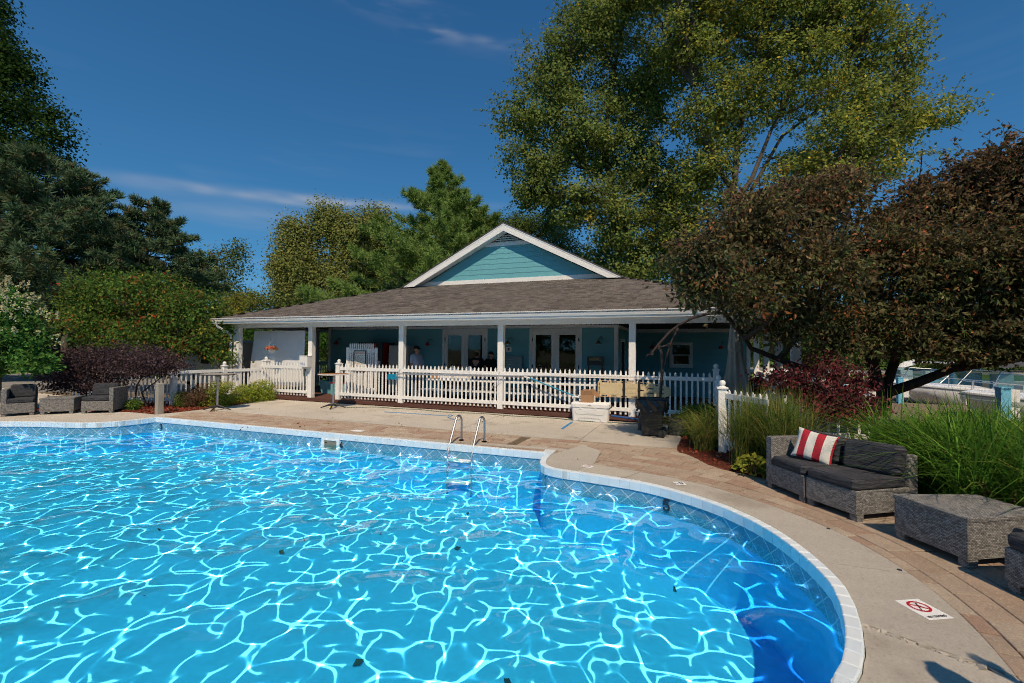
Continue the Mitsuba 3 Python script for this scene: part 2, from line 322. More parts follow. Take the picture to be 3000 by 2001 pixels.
# depth figures on the band, skimmer
def on_wall(px, py, z):   # the place on the liner wall seen at this pixel
    best = None
    o = on(px, py, z)[:2]; s = sel.project(Point(*o)); return s
def wall_text(txt, px, py, h, name, col):
    s = on_wall(px, py, -.18); p, q = ring_at(s - .05, .006), ring_at(s + .05, .006); t = q - p; t /= np.linalg.norm(t)
    c = ring_at(s, .006)
    if (t @ RT[:2]) < 0: t = -t
    tm = meshkit.text_mesh(txt, h, .003, bold=True); v = np.array(tm.vertices); v[:, 0] -= v[:, 0].mean()
    W = np.column_stack([c[0] + v[:, 0] * t[0], c[1] + v[:, 0] * t[1], -.27 + v[:, 1]]) 
    nrm = np.array([t[1], -t[0]]); W[:, :2] += nrm * (v[:, 2:3])
    obj(name, MB().add(W, np.array(tm.faces)), 'print_dark', 'swimming_pool', label=f'dark depth figure {txt} on the waterline band')
mat('print_dark', two(P_((.02, .035, .06), .6, .3)))
mat('print_black', two(P_((.015, .015, .016), .6, .3)))
mat('print_red', two(P_((.42, .02, .03), .5, .3)))
wall_text('3', 508, 1242, .13, 'depth_figure', None); wall_text('4', 1041, 1289, .13, 'depth_figure', None); wall_text('5', 1973, 1470, .15, 'depth_figure', None)
s = on_wall(1007, 1290, -.2); c = ring_at(s); t = np.array([1., 0]); sk = MB()
q0, q1 = ring_at(s - .2), ring_at(s + .2); t = q1 - q0; t /= np.linalg.norm(t); t = t if t @ RT[:2] > 0 else -t; ang = math.atan2(t[1], t[0]); M = Rz(ang, (c[0], c[1], 0))
for lo, hi in (((-.24, -.02, -.36), (-.17, .03, -.10)), ((.17, -.02, -.36), (.24, .03, -.10)), ((-.17, -.02, -.13), (.17, .03, -.10)), ((-.17, -.02, -.36), (.17, .03, -.32))): sk.box(lo, hi, M)
k = obj('skimmer', sk, 'plastic_white', 'swimming_pool', label='white square skimmer opening in the far pool wall')
obj('flap', MB().box((-.17, -.006, -.31), (.17, .004, -.14), M), mat('skim_dark', two(P_((.22, .20, .16), .7))), k)
# water sheet
x0, y0, x1, y1 = pool_pg.buffer(.02).bounds; st = .055
gx, gy = np.meshgrid(np.arange(x0, x1, st), np.arange(y0, y1, st)); ny, nx = gx.shape
from shapely import contains_xy
cx_, cy_ = gx[:-1, :-1] + st / 2, gy[:-1, :-1] + st / 2
inside = contains_xy(pool_pg.buffer(.05), cx_, cy_)
i, j = np.nonzero(inside); q = np.stack([i * nx + j, i * nx + j + 1, (i + 1) * nx + j + 1, (i + 1) * nx + j], 1)
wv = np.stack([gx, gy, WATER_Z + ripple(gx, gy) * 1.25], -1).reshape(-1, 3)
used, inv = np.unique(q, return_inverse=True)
scene['water'] = mikit.ply((wv[used], inv.reshape(-1, 4)), 'water_caustic_tint', smooth=True)
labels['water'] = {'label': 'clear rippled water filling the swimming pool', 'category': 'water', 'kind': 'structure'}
# ---------------------------------------------------------------- ground, deck slabs, pavers, mulch
def st(key, label, cat): labels[key] = {'label': label, 'category': cat, 'kind': 'structure'}
hole = pool_pg.buffer(.03)
big = Polygon([(-160, -60), (160, -60), (160, 220), (-160, 220)])
yard = Polygon([(-30, -16), (8, -16), (8, 6), (-30, 6)])
obj('ground', MB().poly(big.difference(yard), -.4, -.03), 'lawn_green'); st('ground', 'green grass lawn round the clubhouse and pool', 'lawn')
obj('deck_base', MB().poly(yard.difference(hole), -.4, -.025), 'joint_sand'); st('deck_base', 'sandy bed under the slabs and pavers of the pool deck', 'ground')
# edge of the concrete ring, right of the pool (seen from the notch to the foreground)
cedge = gb([(1739, 1359), (1787, 1367.6), (1879, 1381), (1900, 1386), (1982, 1401), (2060, 1416), (2140, 1438), (2200, 1461), (2338, 1506.5), (2476, 1563), (2596, 1627), (2702, 1700), (2761, 1742.5), (2819, 1795.7), (2872, 1844.6), (2925, 1904), (2968, 1961.6)], 0)
cedge = np.vstack([cedge, cedge[-1] + (cedge[-1] - cedge[-2]) * 3, cedge[-1] + (cedge[-1] - cedge[-2]) * 8])
def even(p, d=.05): q = LineString(p); return np.array([q.interpolate(t).coords[0] for t in np.arange(0, q.length, d)])
from scipy.ndimage import gaussian_filter1d
CURVE = even(np.vstack([[(-5.2, -4.86), (-2.3, -4.86)], cedge])); CURVE = gaussian_filter1d(CURVE, 9, axis=0, mode='nearest')
cedge = CURVE[np.argmin(np.linalg.norm(CURVE - cedge[0], axis=1)):]
notch = gb([(1758, 1320)], 0)[0]
out1 = pool_pg.buffer(CW + .004, join_style=2)
NB = pool_pg.exterior
# deck slabs of the ring
ring_pg = Polygon(np.vstack([notch + [-.42, .38], notch + [.02, .0], cedge, [[cedge[-1][0], -20], [-6, -20], [-6, -8]], gb([(1590, 1340)], 0)])).buffer(0).difference(out1)
def cut(pg, a, b, w=.006):      # saw cut from pixel a to pixel b, drawn out at both ends
    p, q = np.array(on(*a)[:2]), np.array(on(*b)[:2]); t = (q - p) / np.linalg.norm(q - p)
    return pg.difference(LineString([p - t * .5, q + t * .25]).buffer(w, cap_style=2))
for a, b, w in (((1831, 1399), (1879, 1381), .004), ((2420, 1648), (2700, 1686), .004), ((2521, 1828), (2985, 1988), .02), ((1687, 1379), (1739, 1359), .006), ((2090, 1474), (2200, 1452), .003)):
    ring_pg = cut(ring_pg, a, b, w)
parts_ = [g for g in getattr(ring_pg, 'geoms', [ring_pg]) if g.area > .03]
def slab(pg, key, z1=0., r=None):
    return obj(key, MB().poly(pg, -.12, z1, uvr=(r if r is not None else rng.random(), rng.random())), 'concrete', 'pool_deck', uv=True)
st('pool_deck', 'worn tan concrete deck slabs round the pool', 'pool deck')
for g in parts_: slab(g.buffer(-.002), 'slab', rng.uniform(-.003, .002))
# broken edge where two slabs of the ring meet in the foreground: chipped pieces in the joint
p, q = on(2521, 1828)[:2], on(2985, 1988)[:2]; cr = MB()
for i in range(90):
    f = rng.random(); c = p + (q - p) * f + rng.normal(0, .012, 2); s_ = rng.uniform(.006, .022)
    cr.mesh(trimesh.convex.convex_hull(rng.normal(0, 1, (9, 3)) * [s_, s_, s_ * .5] + [c[0], c[1], -.02 + rng.uniform(0, .014)]), uv=(rng.random(), .5))
obj('crumbled_joint', cr, 'concrete', 'pool_deck', uv=True, kind='stuff')
# thin slab strip along the far coping by the notch
strip = Polygon([(-6.2, -4.52 + .02), (-1.9, -4.10), (-1.9, -4.02), (-2.3, -3.95), (-6.2, -4.28)]).difference(out1)
slab(strip, 'slab')
# back deck in front of the porch: slabs between the paver strip and the porch
LINE = gb([(691, 1209), (908, 1226.5), (1100, 1241), (1326, 1260), (1480, 1272), (1700, 1290), (1985, 1317)], 0)
fit = np.polyfit(LINE[:, 0], LINE[:, 1], 1); fy = lambda x: fit[0] * x + fit[1]
mulch_l = Polygon(np.vstack([gb([(380, 1207), (455, 1214), (520, 1208), (600, 1199), (690, 1187), (760, 1175.5), (815, 1168), (832, 1161)], 0), [(-13.9, .35), (-15.2, .6), (-17.5, -1.), (-19, -3.6), (-17.5, -5.2)]])).buffer(0)
mulch_r = Polygon(np.vstack([gb([(1983, 1312), (1985, 1321), (2035, 1340), (2075, 1361), (2130, 1378), (2185, 1390), (2230, 1400)], 0), [(1.25, -4.6), (1.80, -4.76), (2.60, -5.75), (2.93, -6.4), (3.2, -6.95), (3.55, -8.1), (4.3, -11.5), (7.9, -11.5), (7.9, -.3), (-.25, -.3)], gb([(2010, 1262)], 0)])).buffer(0)
slabs = Polygon([(-17.5, fy(-17.5)), (-.1, fy(-.1)), (-.1, -.02), (-17.5, -.02)]).difference(mulch_l.buffer(.01)).difference(mulch_r.buffer(.01)).difference(out1)
for x in (-11.1, -8.05, -5.0):
    slabs = slabs.difference(LineString([(x, -5), (x + .1, 1)]).buffer(.005))
slabs = cut(slabs, (1699, 1289), (1770, 1236), .005)
slabs = slabs.difference(LineString([(-11, -.62), (-2.2, -.70)]).buffer(.006))
for g in getattr(slabs, 'geoms', [slabs]):
    if g.area > .05: slab(g.buffer(-.002), 'slab', rng.uniform(-.002, .003))
# left deck under the wicker set
left_pg = Polygon([(-30, -16), (-12.9, -16), (-12.9, fy(-12.9)), (-17.5, fy(-17.5)), (-30, -1.5)]).difference(out1).difference(mulch_l.buffer(.01))
left_pg = left_pg.difference(LineString([(-14.6, -4.2), (-20, -12)]).buffer(.005))
for g in getattr(left_pg, 'geoms', [left_pg]):
    if g.area > .05: slab(g.buffer(-.002), 'slab')
back_pg = Polygon([(-12.9, -16), (8, -16), (8, -12.2), (2.2, -12.2), (-6, -12.5), (-12.9, -12.5)]).difference(out1).difference(ring_pg.buffer(.01))
# pavers: straight rows along the far side of the pool, then curving rows that follow the concrete ring
pav = []; REJ = []
keep_out = mulch_l.union(mulch_r).union(ring_pg.buffer(.004)).union(strip.buffer(.006)).union(slabs.buffer(.006)).union(out1).buffer(0)
def paver(pts, far):
    pg = Polygon(pts).buffer(0)
    if pg.geom_type != 'Polygon' or pg.area < .002: REJ.append((pts, pg.area)); return
    if pg.intersects(keep_out):
        pg = pg.difference(keep_out); pg = max(getattr(pg, 'geoms', [pg]), key=lambda g: g.area)
        if pg.area < .004: return
        pg = pg.simplify(.004)
    c = np.array([pg.centroid.x, pg.centroid.y, 0]) - CAM; fd = c @ FW; sz = pg.area / max(fd, .5) ** 3
    q = np.array(pg.exterior.coords)[:-1]; q = q[np.linalg.norm(q - np.roll(q, 1, 0), axis=1) > .004]
    if len(q) < 3: return
    pav.append((sz if (fd > 1.5 and abs(c @ RT) < 1.2 * fd) else 0, q))
rows = np.arange(-4.75, -1.6, .205)
for k, y in enumerate(rows):
    x = -13.2 + (k % 2) * .19
    while x < -3.3:
        w = min(.38 if k % 3 else .30, -3.295 - x); g_ = .0045
        if w < .03: break
        sk_ = fit[0] * 1.0
        P4 = [(x + g_, y + g_ + sk_ * (x + 7)), (x + w - g_, y + g_ + sk_ * (x + 7)), (x + w - g_, y + .205 - g_ + sk_ * (x + 7)), (x + g_, y + .205 - g_ + sk_ * (x + 7))]
        if y + sk_ * (x + 7) + .1 < fy(x) + .25: paver(P4, True)
        x += w
cl = LineString(CURVE); LL = cl.length; TG = gaussian_filter1d(np.gradient(CURVE, axis=0), 14, axis=0, mode='nearest'); TG /= np.linalg.norm(TG, axis=1, keepdims=True)
SA = np.concatenate([[0], np.cumsum(np.linalg.norm(np.diff(CURVE, axis=0), axis=1))])
def cpt(s, off):
    s = min(max(s, 0), SA[-1] - .01); p = np.array([np.interp(s, SA, CURVE[:, 0]), np.interp(s, SA, CURVE[:, 1])]); t = np.array([np.interp(s, SA, TG[:, 0]), np.interp(s, SA, TG[:, 1])]); t /= np.linalg.norm(t)
    return p + np.array([-t[1], t[0]]) * off
offs = [0, .13] + [.13 + .235 * k for k in range(1, 14)]
for k in range(len(offs) - 1):
    w = .23 if k == 0 else .36; s = 1.905; first = True
    while s < LL - .5:
        w_ = w * rng.uniform(.96, 1.04) * ((.35 + .3 * (k % 3)) if first else 1); first = False; g_ = .0045 if rng.random() < .8 else .008
        paver([cpt(s + g_, offs[k] + g_), cpt(s + w_ - g_, offs[k] + g_), cpt(s + w_ - g_, offs[k + 1] - g_), cpt(s + g_, offs[k + 1] - g_)], False)
        s += w_
pav.sort(key=lambda x: -x[0]); st('paver_path', 'tan and reddish concrete pavers between pool, mulch and seats', 'paving'); rest = MB()
for i, (sz, pts) in enumerate(pav):
    z = rng.uniform(-.004, .004); t = MB(); uvr = (rng.random(), rng.random())
    t.frustum(pts, [(0, -.05), (0, z - .006), (.0035, z - .0015), (.008, z)], uvr=uvr)
    if i < 300: obj('paver', t, 'paver', 'paver_path', uv=True)
    else:
        v, f, u, c = t.get(); rest.add(v, f, u)
if not rest.empty(): obj('far_pavers', rest, 'paver', 'paver_path', uv=True, kind='stuff')
# mulch beds
def mulch(pg, n, key, label, sz):
    m = MB(); m.poly(pg, -.1, -.004); mm = MB(); x0, y0, x1, y1 = pg.bounds; P = np.column_stack([rng.uniform(x0, x1, n * 4), rng.uniform(y0, y1, n * 4)])
    P = P[contains_xy(pg, P[:, 0], P[:, 1])][:n]; k = len(P)
    L = rng.uniform(.4, 1., k) * sz; W = L * rng.uniform(.16, .4, k); a = rng.uniform(0, PI, k); t = rng.normal(0, .35, k); r = rng.normal(0, .5, k)
    ux = np.stack([np.cos(a) * np.cos(t), np.sin(a) * np.cos(t), np.sin(t)], 1); uy = np.stack([-np.sin(a), np.cos(a), r * .8], 1)
    c = np.column_stack([P, rng.uniform(.0, .035, k)])
    V = np.stack([c - ux * L[:, None] / 2 - uy * W[:, None] / 2, c + ux * L[:, None] / 2 - uy * W[:, None] * .3, c + ux * L[:, None] * .45 + uy * W[:, None] / 2, c - ux * L[:, None] * .5 + uy * W[:, None] * .4], 1).reshape(-1, 3)
    col = np.array([.26, .055, .03]) * rng.uniform(.35, 1.5, (k, 1)) * (1 + rng.normal(0, .12, (k, 3))); col[rng.random(k) < .12] = [.30, .17, .11]; col[rng.random(k) < .1] = [.07, .03, .025]
    mm.add(V, np.arange(4 * k).reshape(-1, 4), None, np.repeat(np.clip(col, .01, .8), 4, 0))
    obj(key, m, 'soil'); obj('wood_chips', mm, 'chip_red', key, color=True, kind='stuff')
    labels[key] = {'label': label, 'category': 'mulch bed', 'kind': 'structure'}
mulch(mulch_l.difference(out1.buffer(.2)), 9000, 'mulch_bed', 'red wood mulch bed along the left picket fence', .09)
mulch(mulch_r, 16000, 'mulch_bed_001', 'red wood mulch bed behind the right sofa and pavers', .07)
COUNT['mulch_bed'] = 2
# stickers on the deck
def sticker(px, py, w, h, ang, label, draws, key='deck_sticker', cat='sticker'):
    c = on(px, py, .004); M = Rz(ang, (c[0], c[1], .0045)); k = thing(key, label, cat)
    obj('sheet', MB().box((-w / 2, -h / 2, -.002), (w / 2, h / 2, 0), M), 'plastic_white', k)
    for nm, mb, m in draws(M): obj(nm, mb, m, k)
def txt(s, h, x, y, M, bold=True, rot=0., depth=.001):
    t = meshkit.text_mesh(s, h, depth, bold=bold); v = np.array(t.vertices); v[:, 0] -= (v[:, 0].max() + v[:, 0].min()) / 2; v[:, 1] -= h / 2
    R = Rz(rot, (x, y, .0012)); v = v @ R[:3, :3].T + R[:3, 3]; v = v @ M[:3, :3].T + M[:3, 3]
    return MB().add(v, np.array(t.faces))
def annulus(r0, r1, x, y, M, n=40):
    g = np.linspace(0, 2 * PI, n + 1)[:-1]; V = np.vstack([np.column_stack([x + r * np.cos(g), y + r * np.sin(g), 0 * g + .0015]) for r in (r0, r1)]); i = np.arange(n)
    return MB().add(V @ M[:3, :3].T + M[:3, 3], np.stack([i, i + n, (i + 1) % n + n, (i + 1) % n], 1))
def nodive(M):
    w = MB(); w.bar((-.03 - .042, -.045, .0012), (-.03 + .042, .045, .0012), .014, .001)
    v, f, u, c = w.get(); w = MB().add(v @ M[:3, :3].T + M[:3, 3], f)
    man = MB(); 
    for a, b, t in (((-.075, .02), (-.02, -.01), .012), ((-.02, -.01), (.02, -.03), .008), ((-.05, .005), (-.01, .03), .007), ((.0, -.03), (.02, -.045), .006)): man.bar((*a, .0009), (*b, .0009), t, .0008)
    v, f, u, c = man.get(); man = MB().add(v @ M[:3, :3].T + M[:3, 3], f)
    return [('lettering', txt('NO DIVING', .02, .095, 0, M, rot=PI / 2), 'print_black'), ('ring', annulus(.055, .072, -.03, 0, M), 'print_red'), ('diver', man, 'print_black'), ('slash', w, 'print_red')]
d1, d2 = on(2651, 1757)[:2], on(2743, 1777)[:2]
sticker(2705, 1784, .25, .20, math.atan2(*(on(2766, 1806)[:2] - on(2655, 1760)[:2])[::-1]) - .30, 'white no diving sticker with red ring on the near deck slab', nodive)
sticker(1991, 1416, .15, .15, .35 + PI, 'white depth sticker with black 5 FT on the curved concrete rim', lambda M: [('lettering', txt('5', .09, -.02, 0, M, rot=0), 'print_black'), ('unit', txt('FT', .03, .05, .02, M), 'print_black')])
sticker(1721, 1366, .16, .13, -.3, 'white round-slash sticker by the pool notch', lambda M: [('ring', annulus(.035, .048, 0, 0, M, 24), 'print_red')])
sticker(1048, 1262, .28, .16, -.05, 'blank white sticker on the far deck by the skimmer', lambda M: [])
for px, py in ((2427, 1549), (2635, 1670)):
    c = on(px, py, 0); k = obj('anchor_cap', MB().lathe([(0, .004), (.016, .004), (.019, .001), (.019, -.01)], (c[0], c[1], .001), 14), 'print_dark', smooth=30)
    labels[k] = {'label': ('small dark anchor cap in the concrete rim beside the sofa' if px < 2500 else 'small dark anchor cap in the concrete rim beside the wicker table'), 'category': 'anchor cap'}
# ---------------------------------------------------------------- the clubhouse
DZ = .13                                  # porch deck
OV, GZ = .57, 2.932                       # eave overhang, gutter top
XL, XR, TT, SL, GS = -16.6, 3.0, 5.196, .3253, .5105
XC = (XL + XR) / 2; YB = 17.5             # ridge line, back eave
H = thing('clubhouse', 'teal clubhouse with white trimmed gable, brown shingle roof and white posted porch', 'house')
PX = [-12.2364, -8.4774, -5.0268, -1.2497]   # right edges of the four middle posts
PW = .17; YW = 3.2; YW2 = 6.5; WL, WR = -14.43, -2.16
# porch deck boards along the facade with a rim board
dk = MB(); dk.box((-16.25, -.045, .02), (2.6, -.008, DZ - .004)); obj('rim_board', dk, 'dark_brown_wood', H)
y = -.005
while y < YW2:
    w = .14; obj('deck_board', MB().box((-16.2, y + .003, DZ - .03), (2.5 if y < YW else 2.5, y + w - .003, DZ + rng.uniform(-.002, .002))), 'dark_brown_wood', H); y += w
obj('deck_frame', MB().box((-16.2, .02, -.02), (2.5, YW2, DZ - .04)), 'ceiling_brown', H)
# posts, beam, fascia, gutter, soffit, ceiling
def post(x0, y0, x1, y1, z1=2.604):
    return obj('porch_post', MB().box((x0, y0, DZ + .002), (x1, y1, z1)), 'paint_white', H)
for x in PX: post(x - PW, 0, x, PW)
post(-16.07, 0, -15.80, PW); post(2.33, 0, 2.53, PW); 
for yy in (2.2, 4.4, 6.6, 10., 13.): post(2.36, yy, 2.53, yy + PW)
for yy in (4.0, 8., 12): post(-16.06, yy, -15.89, yy + PW)
bm = [-16.08] + [x for x in PX] + [2.54]
for a, b_ in zip(bm[:-1], bm[1:]): obj('beam', MB().box((a + .001, .004, 2.606), (b_ - .001, PW - .004, 2.80)), 'paint_white', H)
obj('beam', MB().box((2.34, PW, 2.606), (2.538, 14, 2.80)), 'paint_white', H); obj('beam', MB().box((-16.08, PW, 2.606), (-15.9, 14, 2.80)), 'paint_white', H)
FZ0 = 2.745
def ringframe(lo, hi, z0, z1, t):   # a band round the four eaves
    m = MB(); (xa, ya), (xb, yb) = lo, hi
    m.box((xa, ya, z0), (xb, ya + t, z1)); m.box((xa, yb - t, z0), (xb, yb, z1)); m.box((xa, ya + t, z0), (xa + t, yb - t, z1)); m.box((xb - t, ya + t, z0), (xb, yb - t, z1)); return m
ex = .50
lo, hi = (XL + .07, -ex), (XR - .07, YB - .07)
obj('fascia', ringframe(lo, hi, FZ0, 2.895, .025), 'gutter_white', H)
# gutter: a K profile swept along the front and both sides
gp = [(0, 2.80), (.045, 2.80), (.052, 2.826), (.07, 2.85), (.072, 2.905), (.085, 2.915), (.085, 2.932), (.072, 2.934), (.066, 2.925), (.062, 2.86)]
def gutter(p, q, out):
    p, q, out = map(np.array, (p, q, out)); m = MB(); n = len(gp); V = []
    for e in (p, q): V += [[*(e + out * d), z] for d, z in gp]
    m.add(V, [[i, i + 1, n + i + 1, n + i] for i in range(n - 1)]); return m
obj('gutter', gutter((lo[0], lo[1]), (hi[0], lo[1]), (0, -1)), 'gutter_white', H, smooth=40)
obj('gutter', gutter((lo[0], hi[1]), (lo[0], lo[1]), (-1, 0)), 'gutter_white', H, smooth=40); obj('gutter', gutter((hi[0], lo[1]), (hi[0], hi[1]), (1, 0)), 'gutter_white', H, smooth=40)
obj('drip_edge', MB().box((lo[0], -ex - .006, FZ0 - .006), (hi[0], -ex + .0, FZ0 + .004)), 'gutter_white', H)
sf = MB(); sf.box((lo[0] + .03, -ex + .025, FZ0 + .005), (hi[0] - .03, -.001 + .0, FZ0 + .02)); sf.box((2.545, .0, FZ0 + .005), (hi[0] - .03, 14, FZ0 + .02)); sf.box((lo[0] + .03, .0, FZ0 + .005), (-16.085, 14, FZ0 + .02)); obj('soffit', sf, 'paint_white', H)
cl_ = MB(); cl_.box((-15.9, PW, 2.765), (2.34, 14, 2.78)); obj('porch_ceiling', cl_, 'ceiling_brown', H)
# downspout on the left corner
ds = MB(); x0 = -16.28; ds.tube([(x0 + .0, -.53, 2.83), (x0 + .0, -.53, 2.70), (x0 + .03, -.50, 2.62), (x0 + .12, -.16, 2.42), (x0 + .15, -.07, 2.30), (x0 + .15, -.055, 2.15), (x0 + .15, -.055, .15), (x0 + .12, -.25, .05)], .045, 6); obj('downspout', ds, 'gutter_white', H, smooth=50)
# ---- walls of lapped boards
def boards(x0, x1, y, z0, z1, step, key, par, axis='x', out=-1, name='siding_board', poly=None, lean=.012):
    z = z0; k = 0
    while z < z1 - .01:
        zt = min(z + step, z1); m = MB()
        if axis == 'x': a, b_ = (x0, x1) if poly is None else poly(z, zt)
        if axis == 'x':
            if np.isscalar(a): a, b_ = (a, a), (b_, b_)
            ya, yb, yk = y + out * lean, y + out * .003, y + .01 * -out
            V = [(a[0], ya, z), (b_[0], ya, z), (b_[1], yb, zt), (a[1], yb, zt), (a[0], yk, z), (b_[0], yk, z), (b_[1], yk, zt), (a[1], yk, zt)]
        else:
            a, b_ = x0, x1; xa, xb, xk = y + out * lean, y + out * .003, y - .01 * out
            V = [(xa, a, z), (xa, b_, z), (xb, b_, zt), (xb, a, zt), (xk, a, z), (xk, b_, z), (xk, b_, zt), (xk, a, zt)]
        m.add(V, [[0, 1, 2, 3], [4, 7, 6, 5], [0, 4, 5, 1], [3, 2, 6, 7], [0, 3, 7, 4], [1, 5, 6, 2]])
        obj(name, m, key, par); z = zt
ZC = 2.765
walls = MB()
DOORS = [(-8.842, -6.933), (-5.276, -3.368)]
W = H + '__porch_wall'; W = numbered(W)
DT = 2.655                                # top of the door trim
for a, b_ in ((WL, DOORS[0][0]), (DOORS[0][1], DOORS[1][0]), (DOORS[1][1], WR)): boards(a, b_, YW, DZ, DT, .19, 'teal_siding', W)
boards(WL, WR, YW, DT, 2.66, .19, 'teal_siding', W)
obj('core', MB().box((WL + .02, YW + .012, DZ), (DOORS[0][0], YW + .12, ZC)).box((DOORS[0][1], YW + .012, DZ), (DOORS[1][0], YW + .12, ZC)).box((DOORS[1][1], YW + .012, DZ), (WR - .02, YW + .12, ZC)).box((DOORS[0][0], YW + .012, DT), (DOORS[0][1], YW + .12, ZC)).box((DOORS[1][0], YW + .012, DT), (DOORS[1][1], YW + .12, ZC)), 'ceiling_brown', W)
obj('frieze', MB().box((WL, YW - .03, 2.665), (WR + .03, YW, ZC - .002)), 'paint_white', W)
obj('corner_trim', MB().box((WR - .11, YW - .022, DZ), (WR + .022, YW - .012, 2.664)).box((WR, YW - .012, DZ), (WR + .022, YW + .12, 2.664)), 'paint_white', W)
obj('corner_trim', MB().box((WL - .022, YW - .022, DZ), (WL + .10, YW - .012, 2.664)), 'paint_white', W)
S2 = numbered(H + '__side_wall'); boards(YW + .12, 4.0, WR, DZ, 2.66, .19, 'teal_siding', S2, 'y', 1); boards(4.95, YW2, WR, DZ, 2.66, .19, 'teal_siding', S2, 'y', 1); boards(4.0, 4.95, WR, 2.2, 2.66, .19, 'teal_siding', S2, 'y', 1)
obj('core', MB().box((WR - .15, YW + .13, DZ), (WR - .012, YW2, ZC)), 'ceiling_brown', S2); obj('frieze', MB().box((WR, YW, 2.665), (WR + .028, YW2, ZC - .002)), 'paint_white', S2)
obj('door_trim', MB().box((WR, 3.9, DZ), (WR + .03, 4.0, 2.3)).box((WR, 4.95, DZ), (WR + .03, 5.05, 2.3)).box((WR, 4.0, 2.2), (WR + .03, 4.95, 2.3)), 'paint_white', S2); obj('door', MB().box((WR - .01, 4.0, DZ), (WR + .004, 4.95, 2.2)), 'ceiling_brown', S2)
W2 = numbered(H + '__far_wall'); WX = 2.20
w0, w1, wz0, wz1 = -.60, .24, 1.25, 2.235   # window in the far wall
boards(WR, w0, YW2, DZ, 2.62, .19, 'teal_siding', W2); boards(w1, WX, YW2, DZ, 2.62, .19, 'teal_siding', W2); boards(w0, w1, YW2, DZ, wz0, .19, 'teal_siding', W2); boards(w0, w1, YW2, wz1, 2.62, .19, 'teal_siding', W2)
obj('core', MB().box((WR, YW2 + .012, DZ), (w0, YW2 + .14, ZC)).box((w1, YW2 + .012, DZ), (WX, YW2 + .14, ZC)).box((w0, YW2 + .012, DZ), (w1, YW2 + .14, wz0)).box((w0, YW2 + .012, wz1), (w1, YW2 + .14, ZC)), 'ceiling_brown', W2); obj('frieze', MB().box((WR + .03, YW2 - .03, 2.625), (WX + .02, YW2, ZC - .002)), 'paint_white', W2)
obj('corner_trim', MB().box((WX - .1, YW2 - .024, DZ), (WX + .024, YW2 - .012, 2.62)).box((WX, YW2 - .012, DZ), (WX + .024, YW2 + .14, 2.62)), 'paint_white', W2)
B2 = numbered(H + '__end_wall'); boards(YW2 + .14, 13.8, WX, DZ, 2.66, .19, 'teal_siding', B2, 'y', 1); obj('core', MB().box((WX - .14, YW2 + .14, DZ), (WX - .012, 13.9, ZC)).box((WL, 13.9, DZ), (WX, 14, ZC)).box((WL + .02, YW + .12, DZ), (WL + .14, 13.9, ZC)), 'ceiling_brown', B2)
B3 = numbered(H + '__left_wall'); boards(YW, 13.9, WL, DZ, 2.66, .19, 'teal_siding', B3, 'y', -1)
obj('room_floor', MB().box((WL + .15, YW + .13, DZ - .05), (WX - .15, 13.9, DZ - .01)), 'ceiling_brown', H)
mat('pane', {'type': 'thindielectric', 'int_ior': 1.5})
mat('trim_grey', two(P_((.62, .61, .60), .5, .4)))
for i, (a, b_) in enumerate(DOORS):
    D = numbered(H + '__french_door'); labels[D] = {'label': ['white french doors left of the third porch post', 'white french doors right of the third porch post'][i]}
    f = .085; mid = (a + b_) / 2
    obj('frame', MB().box((a, YW - .03, DZ), (a + f, YW + .05, DT)).box((b_ - f, YW - .03, DZ), (b_, YW + .05, DT)).box((a + f, YW - .03, DT - f), (b_ - f, YW + .05, DT)), 'paint_white', D)
    for lx0, lx1 in ((a + f + .004, mid - .004), (mid + .004, b_ - f - .004)):
        s_ = .135; m = MB(); y0, y1 = YW - .012, YW + .03
        m.box((lx0, y0, DZ), (lx0 + s_, y1, DT - f - .004)).box((lx1 - s_, y0, DZ), (lx1, y1, DT - f - .004)).box((lx0 + s_, y0, DT - f - .15), (lx1 - s_, y1, DT - f - .004)).box((lx0 + s_, y0, DZ), (lx1 - s_, y1, DZ + .28))
        obj('leaf', m, 'paint_white', D)
        obj('pane', MB().add([(lx0 + s_, YW + .01, DZ + .28), (lx1 - s_, YW + .01, DZ + .28), (lx1 - s_, YW + .01, DT - f - .15), (lx0 + s_, YW + .01, DT - f - .15)], [[0, 1, 2, 3]]), 'pane', D)
        ex_ = lx0 + .02 if lx0 < mid - .2 and lx1 < mid else lx1 - .02
        for hz in (.45, 1.3, 2.25): obj('hinge', MB().box((ex_ - .018, YW - .034, hz - .06), (ex_ + .018, YW - .026 + .012, hz + .06)), 'print_dark', D)
        hx = lx1 - .06 if lx1 < mid else lx0 + .06
        obj('handle', MB().box((hx - .018, YW - .02, .98), (hx + .018, YW - .012, 1.2)).tube([(hx, YW - .02, 1.12), (hx, YW - .06, 1.12), (hx + (-.1 if lx1 < mid else .1), YW - .06, 1.12)], .01, 6), 'print_dark', D)
Wn = numbered(H + '__window'); f = .10
obj('frame', MB().box((w0, YW2 - .035, wz0), (w0 + f, YW2 + .04, wz1)).box((w1 - f, YW2 - .035, wz0), (w1, YW2 + .04, wz1)).box((w0 + f, YW2 - .035, wz1 - f), (w1 - f, YW2 + .04, wz1)).box((w0 + f, YW2 - .035, wz0), (w1 - f, YW2 + .04, wz0 + f)), 'paint_white', Wn)
zm = (wz0 + wz1) / 2
obj('sash', MB().box((w0 + f, YW2 - .01, zm - .02), (w1 - f, YW2 + .03, zm + .02)).box((w0 + f, YW2 - .01, wz0 + f), (w0 + f + .04, YW2 + .03, zm - .02)).box((w1 - f - .04, YW2 - .01, wz0 + f), (w1 - f, YW2 + .03, zm - .02)).box((w0 + f + .04, YW2 - .01, wz0 + f), (w1 - f - .04, YW2 + .03, wz0 + f + .05)), 'paint_white', Wn)
